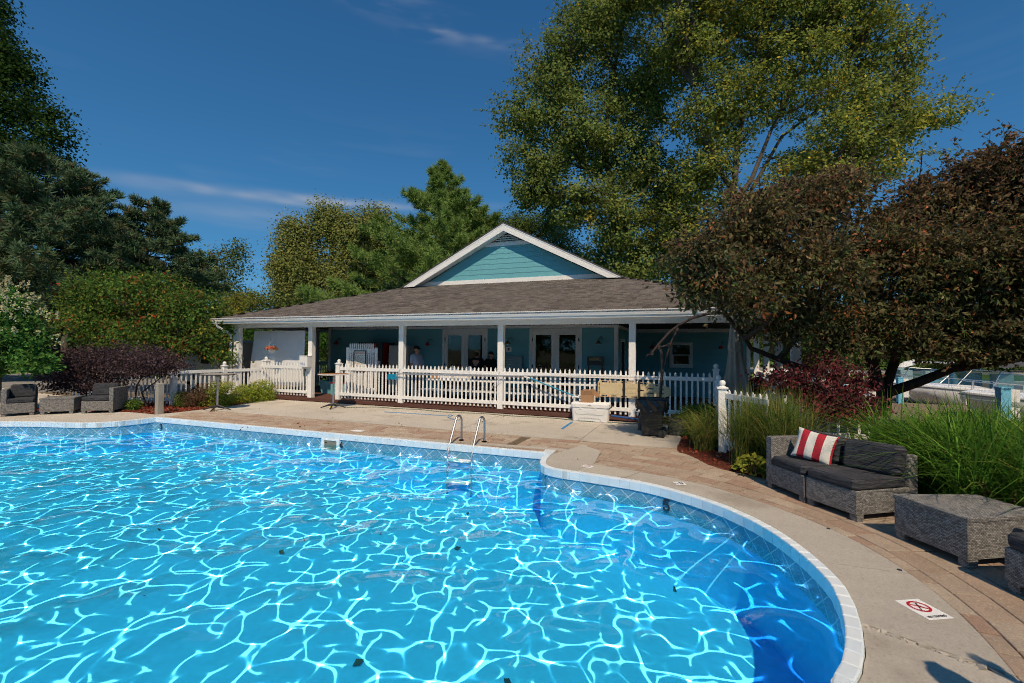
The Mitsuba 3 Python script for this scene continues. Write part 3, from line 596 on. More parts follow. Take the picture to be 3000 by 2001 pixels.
obj('pane', MB().add([(w0 + f, YW2 + .01, wz0 + f), (w1 - f, YW2 + .01, wz0 + f), (w1 - f, YW2 + .01, wz1 - f), (w0 + f, YW2 + .01, wz1 - f)], [[0, 1, 2, 3]]), 'pane', Wn)
# ---- roof: shingle courses on the hips, ridge caps, gable
R_ = numbered(H + '__roof'); labels[R_] = {'label': 'brown grey shingled hip roof'}
dp = MB(); zt = GZ - .045; tz = lambda t: zt + t * SL
yc = (-OV + YB) / 2; tm_ = min((XR - XL) / 2, (YB + OV) / 2)
e0 = [(XL, -OV), (XR, -OV), (XR, YB), (XL, YB)]; top = [(XC, yc)] * 0
Vd = [(x, y, zt - .02) for x, y in e0]; tr = (YB + OV) / 2
Vd += [(XL + tr, yc, tz(tr) - .02), (XR - tr, yc, tz(tr) - .02)]
dp.add(Vd, [[0, 1, 5], [0, 5, 4], [1, 2, 5], [2, 3, 4], [2, 4, 5], [3, 0, 4]]); obj('roof_deck', dp, 'ceiling_brown', R_)
def courses(p0, p1, inn, span, mb, step=.142):   # tabs laid course by course on a slope that rises inwards from the eave p0-p1
    p0, p1, inn = map(lambda q: np.array(q, float), (p0, p1, inn)); L = np.linalg.norm(p1 - p0); t = (p1 - p0) / L; k = 0; dh = step / math.hypot(1, SL)
    V, F, Q = [], [], []
    s = 0.
    while s < span:
        a, b_ = s, L - s; x = a - rng.uniform(0, .3)
        while x < b_:
            w = rng.choice([.12, .17, .22, .3]); x0, x1 = max(x, a), min(x + w, b_)
            if x1 - x0 > .01:
                e = .009 + .007 * rng.random(); q = (rng.random(), rng.random())
                lo0 = p0 + t * x0 + inn * (s - .012); lo1 = p0 + t * x1 + inn * (s - .012); s2 = s + dh + .03
                xa, xb = max(x0, s2 if x0 <= a + .001 else x0), min(x1, L - s2 if x1 >= b_ - .001 else x1)
                hi0 = p0 + t * min(xa, xb) + inn * s2; hi1 = p0 + t * xb + inn * s2
                n = len(V); z0 = tz(s - .012); z2 = tz(s2)
                V += [(*lo0, z0 - .004), (*lo1, z0 - .004), (*lo1, z0 + e), (*lo0, z0 + e), (*hi1, z2 + .001), (*hi0, z2 + .001)]
                F += [(n, n + 1, n + 2), (n, n + 2, n + 3), (n + 3, n + 2, n + 4), (n + 3, n + 4, n + 5)]; Q += [q] * 6
            x += w
        s += dh
    mb.add(V, F, Q)
sh = MB(); courses((XL, -OV), (XR, -OV), (0, 1), tr - .05, sh); obj('front_shingles', sh, 'shingle', R_, uv=True, kind='stuff')
sh = MB(); courses((XR, -OV), (XR, YB), (-1, 0), tr - .05, sh, .3); courses((XL, YB), (XL, -OV), (1, 0), tr - .05, sh, .3); courses((XR, YB), (XL, YB), (0, -1), tr - .05, sh, .5); obj('side_shingles', sh, 'shingle', R_, uv=True, kind='stuff')
def caps(p, q, mb, st_=.2):
    p, q = np.array(p, float), np.array(q, float); L = np.linalg.norm(q - p); t = (q - p) / L; sd = np.cross(t, (0, 0, 1)); sd /= np.linalg.norm(sd); up = np.cross(sd, t)
    for k in range(int(L / st_)):
        a = p + t * k * st_; b_ = a + t * (st_ + .03); w = .13; dr_ = .035; n = (rng.random(), rng.random())
        mb.add([a - sd * w - up * dr_ + up * .022, a + up * .03, a + sd * w - up * dr_ + up * .022, b_ - sd * w - up * dr_, b_ + up * .012, b_ + sd * w - up * dr_, a - sd * w - up * dr_, a + sd * w - up * dr_], [[0, 1, 4, 3], [1, 2, 5, 4], [0, 6, 7, 2]], n)
cp = MB(); caps((XL, -OV, tz(0) + .005), (XL + tr, yc, tz(tr) + .005), cp); caps((XR, -OV, tz(0) + .005), (XR - tr, yc, tz(tr) + .005), cp); obj('hip_caps', cp, 'shingle', R_, uv=True, kind='stuff')
# gable dormer
G_ = numbered(H + '__gable'); labels[G_] = {'label': 'teal gable with white rake boards and louvred peak'}
GY = TT - OV; gl, gr_ = XL + TT, XR - TT; gz0 = tz(TT); gza = gz0 + GS * (XC - gl); GW = GY + .10; RK = GY - .33
TH = .045
def roof_plane(sx):      # one slope of the gable roof, from the rake back
    m = MB(); xe = XC + sx * (XC - gl + .25); ze = gza - GS * (XC - gl + .25)
    f0, f1 = RK - .03, 14.
    m.add([(XC, f0, gza + .03), (xe, f0, ze + .03), (xe, f1, ze + .03), (XC, f1, gza + .03), (XC, f0, gza - .01), (xe, f0, ze - .01), (xe, f1, ze - .01), (XC, f1, gza - .01)], [[0, 1, 2, 3], [4, 7, 6, 5], [0, 4, 5, 1], [1, 5, 6, 2], [3, 2, 6, 7]], (rng.random(), rng.random())); return m
obj('gable_roof', roof_plane(-1).add(*roof_plane(1).get()[:2]), 'shingle', R_)
def rake(sx):
    m = MB(); w = .30; L = XC - gl + .02 
    xs = [0, L, L]; 
    pts = [(XC, gza - .012), (XC + sx * (L + .03), gza - .012 - GS * (L + .03)), (XC + sx * (L - .50), gza - .012 - GS * (L + .03)), (XC, gza - .012 - w)]
    V = [(x, RK, z) for x, z in pts] + [(x, RK + .035, z) for x, z in pts]; m.add(V, [[0, 1, 2, 3], [4, 7, 6, 5], [0, 4, 5, 1], [2, 6, 7, 3], [1, 5, 6, 2]]); return m
for sx in (-1, 1):
    obj('rake_board', rake(sx), 'paint_white', G_)
    m = MB(); L = XC - gl + .02; a = (XC, gza - .015); b_ = (XC + sx * (L + .03), gza - .015 - GS * (L + .03)); m.add([(a[0], RK - .012, a[1]), (b_[0], RK - .012, b_[1]), (b_[0] - sx * .1, RK - .012, b_[1]), (a[0], RK - .012, a[1] - .05), (a[0], RK - .001, a[1] - .05), (b_[0] - sx * .1, RK - .001, b_[1])], [[0, 1, 2, 3], [3, 2, 5, 4]]); obj('rake_trim', m, 'gutter_white', G_)
    m = MB(); w = .012; m.add([(XC, RK + .035, gza - .30), (XC + sx * (L - .45), RK + .035, gza - GS * (L - .0) - .01), (XC + sx * (L - .45), GW, gza - GS * (L) - .01), (XC, GW, gza - .30)], [[0, 1, 2, 3]]); obj('rake_soffit', m, 'paint_white', G_)
zb = gz0 - .06; zbt = gz0 + .30 - .10
half = lambda z: max((gza - .30 - z) / GS, .02)
obj('base_board', MB().add([(XC - half(zb) - .2, GW - .03, zb), (XC + half(zb) + .2, GW - .03, zb), (XC + half(zbt), GW - .03, zbt), (XC - half(zbt), GW - .03, zbt), (XC - half(zbt), GW + .01, zbt), (XC + half(zbt), GW + .01, zbt)], [[0, 1, 2, 3], [3, 2, 5, 4]]), 'paint_white', G_)
ztr = gza - .30 - 1.02 * GS; 
boards(0, 0, GW, zbt, ztr, .205, 'teal_siding', G_, poly=lambda z, zt: ((XC - half(z), XC - half(zt)), (XC + half(z), XC + half(zt))), lean=.016)
obj('trim_band', MB().add([(XC - half(ztr) , GW - .03, ztr), (XC + half(ztr), GW - .03, ztr), (XC + half(ztr + .13), GW - .03, ztr + .13), (XC - half(ztr + .13), GW - .03, ztr + .13), (XC - half(ztr), GW, ztr), (XC + half(ztr), GW, ztr)], [[0, 1, 2, 3], [0, 4, 5, 1]]), 'paint_white', G_)
z = ztr + .13
while z < gza - .36:
    zt2 = z + .085; h0, h1 = half(z) - .05, max(half(zt2) - .05, .01)
    if h0 > .02: obj('louver_slat', MB().add([(XC - h0, GW - .035, z), (XC + h0, GW - .035, z), (XC + h1, GW + .03, zt2 - .015), (XC - h1, GW + .03, zt2 - .015), (XC - h0, GW - .035, z + .012), (XC + h0, GW - .035, z + .012)], [[0, 1, 2, 3], [0, 1, 5, 4], [4, 5, 2, 3]]), 'paint_white', G_)
    z += .085
obj('gable_backing', MB().add([(XC - half(zb) - .4, GW + .05, zb - .2), (XC + half(zb) + .4, GW + .05, zb - .2), (XC, GW + .05, gza - .05)], [[0, 1, 2]]), 'ceiling_brown', G_)
# ---------------------------------------------------------------- fences
def picket(x, y, ang, z0, z1, w=.048, d=.022):
    m = MB(); h = w / 2; t = .05; M = Rz(ang, (x, y, 0))
    P = [(-h, z0), (h, z0), (h, z1 - t), (0, z1), (-h, z1 - t)]
    V = [(a, -d, z) for a, z in P] + [(a, 0, z) for a, z in P]
    v = np.array(V) @ M[:3, :3].T + M[:3, 3]
    m.add(v, [[0, 1, 2], [0, 2, 4], [4, 2, 3], [5, 7, 6], [5, 9, 7], [9, 8, 7]]); m.add(v, [[0, 5, 6, 1], [1, 6, 7, 2], [2, 7, 8, 3], [3, 8, 9, 4], [4, 9, 5, 0]]); return m
def fence(label, p, q, zb, ht=1.22, step=.137, group='white picket fence sections', rails=((.19, .10), (1.05, .10)), front=True, cat='fence', key='picket_fence', drop=0.):
    k = thing(key, label, cat, group); p, q = np.array(p, float), np.array(q, float); L = np.linalg.norm(q - p); t = (q - p) / L; ang = math.atan2(t[1], t[0])
    n = max(int(round(L / step)), 1)
    M = Rz(ang, (p[0], p[1], 0))
    for zc, h in rails: obj('rail', MB().box((0, -.055, zb + zc - h / 2), (L, -.024, zb + zc + h / 2), M), 'paint_white', k)
    for i in range(n):
        s = (i + .5) * L / n + rng.normal(0, .004); c = p + t * s
        obj('picket', picket(*c, ang + rng.normal(0, .008), zb + .05 + drop, zb + ht + rng.normal(0, .006)), 'paint_white', k)
    return k
def ball_post(label, x, y, zb, h, w=.13, ball=True, group=None, ang=0., key='fence_post'):
    k = thing(key, label, 'fence post', group); M = Rz(ang, (x, y, 0)); hw = w / 2
    obj('post', MB().box((-hw, -hw, zb), (hw, hw, h), M), 'paint_white', k)
    obj('cap', MB().box((-hw - .025, -hw - .025, h), (hw + .025, hw + .025, h + .028), M).frustum((np.array([[-hw - .01, -hw - .01], [hw + .01, -hw - .01], [hw + .01, hw + .01], [-hw - .01, hw + .01]]) @ M[:2, :2].T + M[:2, 3]), [(0, h + .028), (.035, h + .05)]), 'paint_white', k)
    if ball: obj('ball', MB().lathe([(0, 0), (.03, 0), (.034, .012), (.05, .03), (.058, .06), (.05, .09), (.03, .112), (0, .12)], (x, y, h + .045), 14), 'paint_white', k, smooth=50)
    return k
yF = .03
gateR = -11.07                      # post left of the first railing section
fence('white picket railing between the porch gate post and the second porch post', (gateR + .1, yF), (PX[1] - PW, yF), DZ)
fence('white picket railing between the second and third porch posts', (PX[1], yF), (PX[2] - PW, yF), DZ)
fence('white picket railing between the third and fourth porch posts, behind the blue pole', (PX[2], yF), (PX[3] - PW, yF), DZ)
fence('white picket railing behind the trash bin, right of the fourth porch post', (PX[3], yF), (.62, yF), DZ)
ball_post('white ball capped post beside the porch opening and pool rules sign', gateR + .0, .04, DZ, 1.33, .15)
ball_post('white ball capped post at the right end of the porch railing', .70, .02, DZ, 1.41)
ball_post('middle white ball capped post beside the closed umbrella', .70, -.97, 0, 1.17)
ball_post('nearest white ball capped post in the tall grass beside the mulch', .64, -3.02, 0, 1.175, .14)
fence('short white picket fence running between the railing end post and the middle post', (.70, -.90), (.70, -.05), 0, 1.0)
fence('short white picket fence between the middle and nearest ball capped posts', (.70, -2.94), (.70, -1.05), 0, 1.0)
pa = np.array([.72, -3.05]); pb = cw(4.22, 7.45)[:2]
fence('short white picket fence behind the grass clump beside the right sofa', pa, pb, 0, 1.17, .16)
fence('white picket fence half hidden behind the wine red shrub', cw(5.35, 9.7)[:2], cw(7.3, 9.2)[:2], 0, 1.05, .18)
F1 = (-15.19, -2.70); F2 = (-15.08, -1.08); GP = (-14.83, .40)
ball_post('white square post at the corner of the left picket fence', *F1, 0, 1.10, .15, False)
ball_post('white ball capped post behind the yellow green shrubs', *F2, 0, 1.20, .13)
fence('white picket fence behind the brown shrub', F1, F2, 0, 1.08, .15); fence('white picket fence behind the yellow green shrubs by the gate post', F2, GP, 0, 1.12, .15)
FL = at(215, 1110, 15.2)[:2]
fence('shaded white picket fence behind the purple leaved shrub', FL, F1, 0, 1.08, .15)
ball_post('wide white gate post with flat cap left of the porch gate', *GP, 0, 1.36, .2, True)
fence('white picket gate left of the first porch post, below the white screen', (-14.72, .10), (PX[0] - PW - .03, .08), DZ, 1.22, .14, None, cat='gate', key='picket_gate')
# open gate leaf with the rules sign
ga, gb_ = fac(1013, 1180, .55), fac(1107, 1180, .85)
gk = thing('open_gate', 'tall white picket gate leaf standing open behind the railing', 'gate'); p, q = np.array([ga[0], .55]), np.array([gb_[0], .8]); L = np.linalg.norm(q - p); t = (q - p) / L; an = math.atan2(t[1], t[0]); M = Rz(an, (*p, 0))
for x in (0, L - .1): obj('stile', MB().box((x, -.03, DZ + .06), (x + .1, .01, 1.90), M), 'paint_white', gk)
for z in (.35, 1.72): obj('rail', MB().box((.1, -.02, z), (L - .1, .008, z + .14), M), 'paint_white', gk)
for i in range(12):
    s = .12 + (L - .24) * (i + .5) / 12; c = p + t * s; n_ = np.array([t[1], -t[0]]) * .025
    obj('picket', picket(*(c + n_), an, DZ + .07, 2.06, .045), 'paint_white', gk)
sg = thing('pool_rules_sign', 'cream pool rules sign in a brown frame hung on the open gate leaf', 'sign'); sx0, sx1, sz0, sz1 = .27 * L, .66 * L, 1.05, 1.80
mat('sign_cream', two(P_((.74, .70, .62), .5))); mat('sign_brown', two(P_((.12, .045, .025), .5))); mat('sign_red', two(P_((.50, .12, .06), .5)))
obj('frame', MB().box((sx0, -.085, sz0), (sx1, -.052, sz1), M), 'sign_brown', sg); obj('panel', MB().box((sx0 + .035, -.088, sz0 + .035), (sx1 - .035, -.085, sz1 - .035), M), 'sign_cream', sg)
def vtext(s, h, x, z, M, depth=.002, bold=True, yoff=-.09, center=True, maxw=None):   # lettering on an upright face
    tm = meshkit.text_mesh(s, h, depth, bold=bold); v = np.array(tm.vertices)
    if maxw and v[:, 0].max() > maxw: v[:, 0] *= maxw / v[:, 0].max()
    if center: v[:, 0] -= (v[:, 0].max() + v[:, 0].min()) / 2
    W = np.column_stack([x + v[:, 0], yoff - v[:, 2], z + v[:, 1]]) @ M[:3, :3].T + M[:3, 3]
    return MB().add(W, np.array(tm.faces))
obj('heading', vtext('POOL RULES', .062, (sx0 + sx1) / 2, sz1 - .12, M, maxw=sx1 - sx0 - .10), 'sign_red', sg)
ln = MB()
for i in range(15):
    z = sz1 - .17 - i * .034; a = sx0 + .05; b_ = sx1 - .05 - rng.uniform(0, .16) * (i % 3 > 0)
    x = a
    while x < b_:
        w = rng.uniform(.015, .05); ln.box((x, -.0905, z), (min(x + w, b_), -.088, z + .012), M); x += w + .010
obj('rule_lines', ln, 'print_dark', sg, kind='stuff')
# emergency phone box on the first post
pk = thing('phone_box', 'white emergency phone box marked 911 on the first porch post', 'phone box'); bx = PX[0] - PW / 2
obj('case', MB().box((bx - .26, -.20, 1.20), (bx + .09, -.002, 1.58)), 'plastic_white', pk); obj('door', MB().box((bx - .25, -.208, 1.21), (bx + .08, -.2005, 1.57)), 'plastic_white', pk)
mat('print_blue', two(P_((.02, .10, .32), .5))); obj('number', vtext('911', .085, bx - .10, 1.27, np.eye(4), yoff=-.2085), 'print_blue', pk); obj('hood', MB().box((bx - .27, -.215, 1.58), (bx + .10, 0, 1.595)), 'plastic_white', pk)
# hanging screen and flower basket
mat('screen_cloth', two(P_((.74, .75, .78), .8, .2)))
sc = MB(); nx_, nz_ = 24, 14; V = []
for j in range(nz_ + 1):
    for i in range(nx_ + 1):
        f, g = i / nx_, j / nz_; top_ = fac(745, 969, .62) * (1 - f) + fac(895, 968, .55) * f; bot = fac(728, 1125, .62) * (1 - f) + fac(889, 1130, .55) * f
        V.append(top_ * (1 - g) + bot * g + np.array([0, .015 * math.sin(f * 23 + g * 2) * (1 - g) + .012 * math.sin(g * 9), -.02 * math.sin(f * PI) * (1 - g)]))
for a in range(1): sc.add(V, [[j * 25 + i, (j + 1) * 25 + i, (j + 1) * 25 + i + 1, j * 25 + i + 1] for j in range(nz_) for i in range(nx_)])
sk2 = thing('projection_screen', 'large white cloth screen hanging at the left end of the porch', 'screen'); obj('cloth', sc, 'screen_cloth', sk2, smooth=True)
obj('cord', MB().tube([V[0], np.array(V[0]) + [-.05, .1, .22]], .006, 5).tube([V[24], np.array(V[24]) + [.05, .1, .22]], .006, 5), 'print_dark', sk2)
bc = fac(795, 1024, .08); fk = thing('hanging_basket', 'hanging basket of pink and orange flowers in front of the white screen', 'flower basket')
obj('pot', MB().lathe([(0, -.12), (.08, -.12), (.14, -.02), (.15, 0), (.14, 0), (.1, -.05), (0, -.06)], bc, 18), 'plastic_white', fk, smooth=50)
w = MB()
for k in range(3):
    a = k * 2 * PI / 3 + .3; w.tube([bc + [.14 * math.cos(a), .14 * math.sin(a), 0], bc + [0, 0, .40]], .004, 4)
w.tube([bc + [0, 0, .40], (bc[0], bc[1], 2.62)], .004, 4); obj('hanger', w, 'plastic_white', fk)
def leaves(c, ax, size, col, asp=.55, fold=.25, pt=True):   # one folded pointed leaf of four triangles each
    c, ax = np.asarray(c, float), np.asarray(ax, float); n = len(c); ax = ax / (np.linalg.norm(ax, axis=1, keepdims=True) + 1e-9)
    r = rng.normal(0, 1, (n, 3)); sd = np.cross(ax, r); sd /= np.linalg.norm(sd, axis=1, keepdims=True) + 1e-9; nm = np.cross(ax, sd); size = np.broadcast_to(size, (n,))[:, None]
    w = size * asp / 2
    V = np.stack([c, c + ax * size * .45 + sd * w + nm * size * fold * .5, c + ax * size - nm * size * fold * .3, c + ax * size * .45 - sd * w + nm * size * fold * .5, c + ax * size * .5], 1)
    F = np.arange(n)[:, None, None] * 5 + np.array([[0, 1, 4], [1, 2, 4], [4, 2, 3], [0, 4, 3]])[None]
    return V.reshape(-1, 3), F.reshape(-1, 3), np.repeat(np.broadcast_to(col, (n, 3)), 5, 0)
def quads(c, nm, size, col, asp=1.):   # two-triangle leaf
    n = len(c); nm = nm / (np.linalg.norm(nm, axis=1, keepdims=True) + 1e-9); r = rng.normal(0, 1, (n, 3)); a = np.cross(nm, r); a /= np.linalg.norm(a, axis=1, keepdims=True) + 1e-9; b_ = np.cross(nm, a)
    s = np.broadcast_to(size, (n,))[:, None] / 2
    V = np.stack([c - a * s, c + b_ * s * asp, c + a * s, c - b_ * s * asp], 1).reshape(-1, 3); k = np.arange(n)[:, None] * 4
    return V, np.vstack([k + [0, 1, 2], k + [0, 2, 3]]), np.repeat(np.broadcast_to(col, (n, 3)), 4, 0)
def sph(n): 
    v = rng.normal(0, 1, (n, 3)); return v / np.linalg.norm(v, axis=1, keepdims=True)
n = 160; d = sph(n); d[:, 2] = np.abs(d[:, 2]) * .7 - .15; cc = bc + [0, 0, .03] + d * [.2, .2, .14] * rng.uniform(.6, 1, (n, 1))
v, f, c = leaves(cc, d + rng.normal(0, .5, (n, 3)), .07, [.08, .16, .03]); obj('foliage', MB().add(v, f, None, c), 'leaf', fk, color=True)
n = 130; d = sph(n); d[:, 2] = np.abs(d[:, 2]) * .8 - .25; cc = bc + [0, 0, .04] + d * [.23, .23, .16]
pal = np.array([[.75, .13, .10], [.80, .22, .12], [.72, .25, .32], [.75, .30, .12]]); v, f, c = quads(cc, d, .06, pal[rng.integers(0, 4, n)] * rng.uniform(.7, 1.1, (n, 1))); obj('flowers', MB().add(v, f, None, c), 'leaf', fk, color=True)
# wall lamps
mat('lamp_red', two(P_((.45, .02, .02), .3, .6))); mat('brass', two(P_((.10, .08, .03), .4, .5)))
for px, py, yy, lb in ((985, 1005, YW, 'red shaded wall lamp at the left end of the porch wall'), (1252, 1008, YW, 'red shaded wall lamp left of the first french doors'), (1487, 1004, YW, 'dull wall lamp right of the third porch post'), (1753, 1003, YW, 'dull wall lamp above the dark menu sign'), (1910, 1016, YW2, 'red shaded wall lamp behind the umbrella arm'), (2112, 1017, YW2, 'red shaded wall lamp left of the folded umbrella canopy')):
    p = fac(px, py, yy - .25); k = thing('wall_lamp', lb, 'wall lamp', 'lamps along the porch walls'); red = 'red' in lb
    obj('arm', MB().tube([(p[0] + .1, yy - .012, p[2] + .12), (p[0] + .08, yy - .12, p[2] + .2), (p[0] + .02, yy - .22, p[2] + .16), (p[0], yy - .25, p[2] + .06)], .012, 6), 'brass', k, smooth=50)
    obj('shade', MB().lathe([(.02, .07), (.035, .06), (.05, .02), (.11, -.03), (.115, -.045), (.10, -.04), (.03, .02), (.0, .03)], (p[0], yy - .25, p[2]), 16), 'lamp_red' if red else 'brass', k, smooth=40)
    obj('bulb', MB().lathe([(0, 0), (.03, -.02), (.036, -.05), (.02, -.08), (0, -.085)], (p[0], yy - .25, p[2]), 10), 'lamp_red' if red else 'plastic_white', k, smooth=60)
# vending machine, fridge
mat('vend_red', two(P_((.30, .012, .015), .35))); mat('black_gloss', two(P_((.012, .012, .013), .3)))
v0, v1 = fac(1047, 1003, 2.3), fac(1112, 1003, 2.3); k = thing('vending_machine', 'red soft drink vending machine with white script against the porch wall', 'vending machine')
va, vb, vt = v0[0], v1[0] + .12, v0[2]; obj('cabinet', MB().box((va, 2.32, DZ + .02), (vb, 3.1, vt)), 'black_gloss', k); obj('front_panel', MB().box((va + .03, 2.30, DZ + .25), (vb - .28, 2.319, vt - .05)), 'vend_red', k); obj('side_panel', MB().box((vb + .001, 2.36, DZ + .05), (vb + .012, 3.08, vt - .02)), 'vend_red', k)
obj('front_script', vtext('Coca-Cola', .26, (va + vb - .2) / 2, vt - .55, np.eye(4), yoff=2.298, maxw=vb - va - .36), 'plastic_white', k)
Ms = np.array([[0, -1, 0, vb + .013 - .0], [0, 0, -1, 0], [1, 0, 0, 0], [0, 0, 0, 1.]])
tm = meshkit.text_mesh('Coca-Cola', .28, .002, bold=True); v = np.array(tm.vertices); v[:, 0] *= 1.25 / v[:, 0].max(); obj('side_script', MB().add(np.column_stack([vb + .012 + v[:, 2] * 1, 2.95 - v[:, 1] * 1.2 * 0 - (0.28 - v[:, 1]) * -1 - .28, .55 + v[:, 0]]), np.array(tm.faces)[:, ::-1]), 'plastic_white', k)
obj('coin_slot', MB().box((vb - .2, 2.3, 1.15), (vb - .08, 2.319, 1.4)), 'trim_grey', k)
f0, f1 = fac(1140, 1005, 2.5)[0], fac(1196, 1005, 2.5)[0]; k = thing('ice_freezer', 'pale upright freezer beside the red vending machine', 'freezer'); mat('pale_grey', two(P_((.42, .41, .38), .5))); obj('cabinet', MB().box((f0, 2.5, DZ + .05), (f1, 3.1, 2.0)), 'pale_grey', k); obj('door', MB().box((f0 + .03, 2.475, DZ + .9), (f1 - .03, 2.499, 1.95)), 'pale_grey', k); obj('handle', MB().tube([(f1 - .09, 2.45, 1.3), (f1 - .09, 2.45, 1.6)], .012, 6), 'trim_grey', k)
# notices and boards on the wall
p0, p1 = fac(1494, 1016, YW - .03), fac(1499, 1016, YW - .03)
a_, b_ = fac(1483, 1016, YW), fac(1499, 1031, YW); k = thing('wall_notice', 'small white square notice right of the third porch post', 'notice'); obj('sheet', MB().box((a_[0], YW - .03, b_[2]), (b_[0], YW - .016, a_[2])), 'plastic_white', k); obj('mark', MB().box((a_[0] + .07, YW - .032, b_[2] + .05), (b_[0] - .07, YW - .0302, a_[2] - .04)), 'sign_brown', k)
a_, b_ = fac(1480, 1043, YW - .2), fac(1528, 1120, YW - .2); k = thing('menu_board', 'wide pale blue board leaning on the wall left of the second french doors', 'board'); mat('board_blue', two(P_((.20, .29, .30), .5))); mat('board_line', two(P_((.42, .50, .50), .5)))
obj('board', MB().box((a_[0], YW - .2, b_[2]), (b_[0], YW - .17, a_[2])), 'board_blue', k); m = MB()
for i in range(7): m.box((a_[0] + .06, YW - .203, a_[2] - .14 - i * .09), (a_[0] + .3, YW - .2005, a_[2] - .12 - i * .09)); m.box((a_[0] + .36, YW - .203, a_[2] - .10 - i * .11), (b_[0] - .05, YW - .2005, a_[2] - .095 - i * .11))
obj('print_lines', m, 'board_line', k)
a_, b_ = fac(1720, 1044, YW - .5), fac(1768, 1070, YW - .5); k = thing('menu_sign', 'black framed sign with gold lettering standing left of the fourth porch post', 'sign'); mat('gold', two(P_((.45, .33, .12), .4)))
obj('panel', MB().box((a_[0], YW - .5, b_[2]), (b_[0], YW - .45, a_[2])), 'black_gloss', k); obj('lettering', vtext('MENU', .10, (a_[0] + b_[0]) / 2, (a_[2] + b_[2]) / 2, np.eye(4), yoff=YW - .502), 'gold', k); obj('leg', MB().box((a_[0] + .02, YW - .48, DZ), (a_[0] + .07, YW - .45, b_[2])), 'dark_brown_wood', k); obj('leg', MB().box((b_[0] - .07, YW - .48, DZ), (b_[0] - .02, YW - .45, b_[2])), 'dark_brown_wood', k)
# porch hooks
for px, lb in ((1317, 'small hook under the porch beam between the second and third posts'), (1669, 'small hook under the porch beam between the third and fourth posts')):
    p = fac(px, 957, .08); k = obj('beam_hook', MB().tube([(p[0], .08, 2.606), (p[0], .08, 2.57), (p[0] - .02, .08, 2.54), (p[0], .08, 2.515), (p[0] + .02, .08, 2.54)], .006, 5), 'gutter_white'); labels[k] = {'label': lb, 'category': 'hook'}
# picnic tables behind the railing
for i, (x0, x1) in enumerate(((-8.05, -6.25), (-6.15, -4.35), (-4.25, -2.45))):
    k = thing('picnic_table', ['white picnic table behind the railing, with boxes on it', 'white picnic table behind the third porch post', 'white picnic table behind the blue pole'][i], 'picnic table', 'white picnic tables on the porch'); yb_ = .28
    for j in range(5): obj('top_board', MB().box((x0, yb_ + .42 + j * .15, .845), (x1, yb_ + .42 + j * .15 + .14, .885)), 'paint_white', k)
    for sy in (0, 1.42): obj('bench', MB().box((x0, yb_ + sy, .555), (x1, yb_ + sy + .26, .60)), 'paint_white', k)
    for x in (x0 + .3, x1 - .3):
        obj('leg', MB().bar((x, yb_ + .1, DZ), (x, yb_ + .62, .84), .04, .09), 'print_dark', k); obj('leg', MB().bar((x, yb_ + 1.58, DZ), (x, yb_ + 1.02, .84), .04, .09), 'print_dark', k); obj('crossbar', MB().box((x + .02, yb_ + .02, .50), (x + .06, yb_ + 1.66, .55)), 'print_dark', k)
mat('cardboard', two(P_(mikit.proc(lambda p, n, uv: mix((.34, .19, .10), (.42, .25, .14), fbm(p.x * 6, p.y * 6, p.z * 6, 3))), .8, .2)))
mat('box_white', two(P_((.72, .72, .71), .7)))
def carton(key, label, x0, x1, y0, y1, z0, z1, m, flaps=True, cat='box', ang=0., open_=.55):
    k = thing(key, label, cat); c = ((x0 + x1) / 2, (y0 + y1) / 2); M = Rz(ang, (*c, 0)); hx, hy = (x1 - x0) / 2, (y1 - y0) / 2; t = .006
    obj('body', MB().box((-hx, -hy, z0), (hx, -hy + t, z1), M).box((-hx, hy - t, z0), (hx, hy, z1), M).box((-hx, -hy + t, z0), (-hx + t, hy - t, z1), M).box((hx - t, -hy + t, z0), (hx, hy - t, z1), M).box((-hx + t, -hy + t, z0), (hx - t, hy - t, z0 + t), M), m, k)
    if flaps:
        for sgn in (-1, 1):
            m_ = MB(); L = hy * .9; e = sgn * hy; m_.bar((0, e, z1), (0, e + sgn * L * math.cos(open_), z1 + L * math.sin(open_)), 2 * hx - .01, t); v, f, u, c_ = m_.get(); obj('flap', MB().add(v @ M[:3, :3].T + M[:3, 3], f), m, k)
        m_ = MB(); m_.bar((hx, 0, z1), (hx + hx * .5, 0, z1 + hx * .55), 2 * hy - .01, t, up=(0, 1, 0)); v, f, u, c_ = m_.get(); obj('flap', MB().add(v @ M[:3, :3].T + M[:3, 3], f), m, k)
    return k
carton('paper_box', 'white paper carton on the picnic table behind the railing', -7.55, -7.15, .75, 1.1, .886, 1.13, 'box_white'); carton('paper_box', 'second white carton with open flap on the picnic table', -6.98, -6.55, .72, 1.05, .886, 1.12, 'box_white', ang=.1)
carton('brown_carton', 'open brown carton between white cartons on the picnic table', -7.95, -7.62, .8, 1.1, .886, 1.15, 'cardboard', ang=-.1)
# ---------------------------------------------------------------- pool ladder
mat('steel', {'type': 'roughconductor', 'material': 'none', 'alpha': .28, 'specular_reflectance': {'type': 'rgb', 'value': [.62, .62, .63]}})
lk = thing('pool_ladder', 'stainless steel pool ladder on the far pool edge', 'pool ladder')
dA, dB = on(1352, 1290)[:2], on(1419, 1295)[:2]
for c in (dA, dB):
    x, y = c; pts = [(x, y, -.05), (x, y, .25), (x, y, .36)]
    pts += [(x, y - .14 + .14 * math.cos(a), .39 + .13 * math.sin(a)) for a in np.linspace(.25, 2.3, 9)]
    pts += [(x, y - .40, .20), (x, y - .50, .02), (x, y - .565, -.12), (x, y - .58, -.25), (x, y - .585, -.9)]
    obj('rail', MB().tube(pts, .021, 12), 'steel', lk, smooth=50); obj('flange', MB().lathe([(0, .02), (.03, .022), (.05, .014), (.055, .002), (.055, -.02)], (x, y, 0), 18), 'steel', lk, smooth=40)
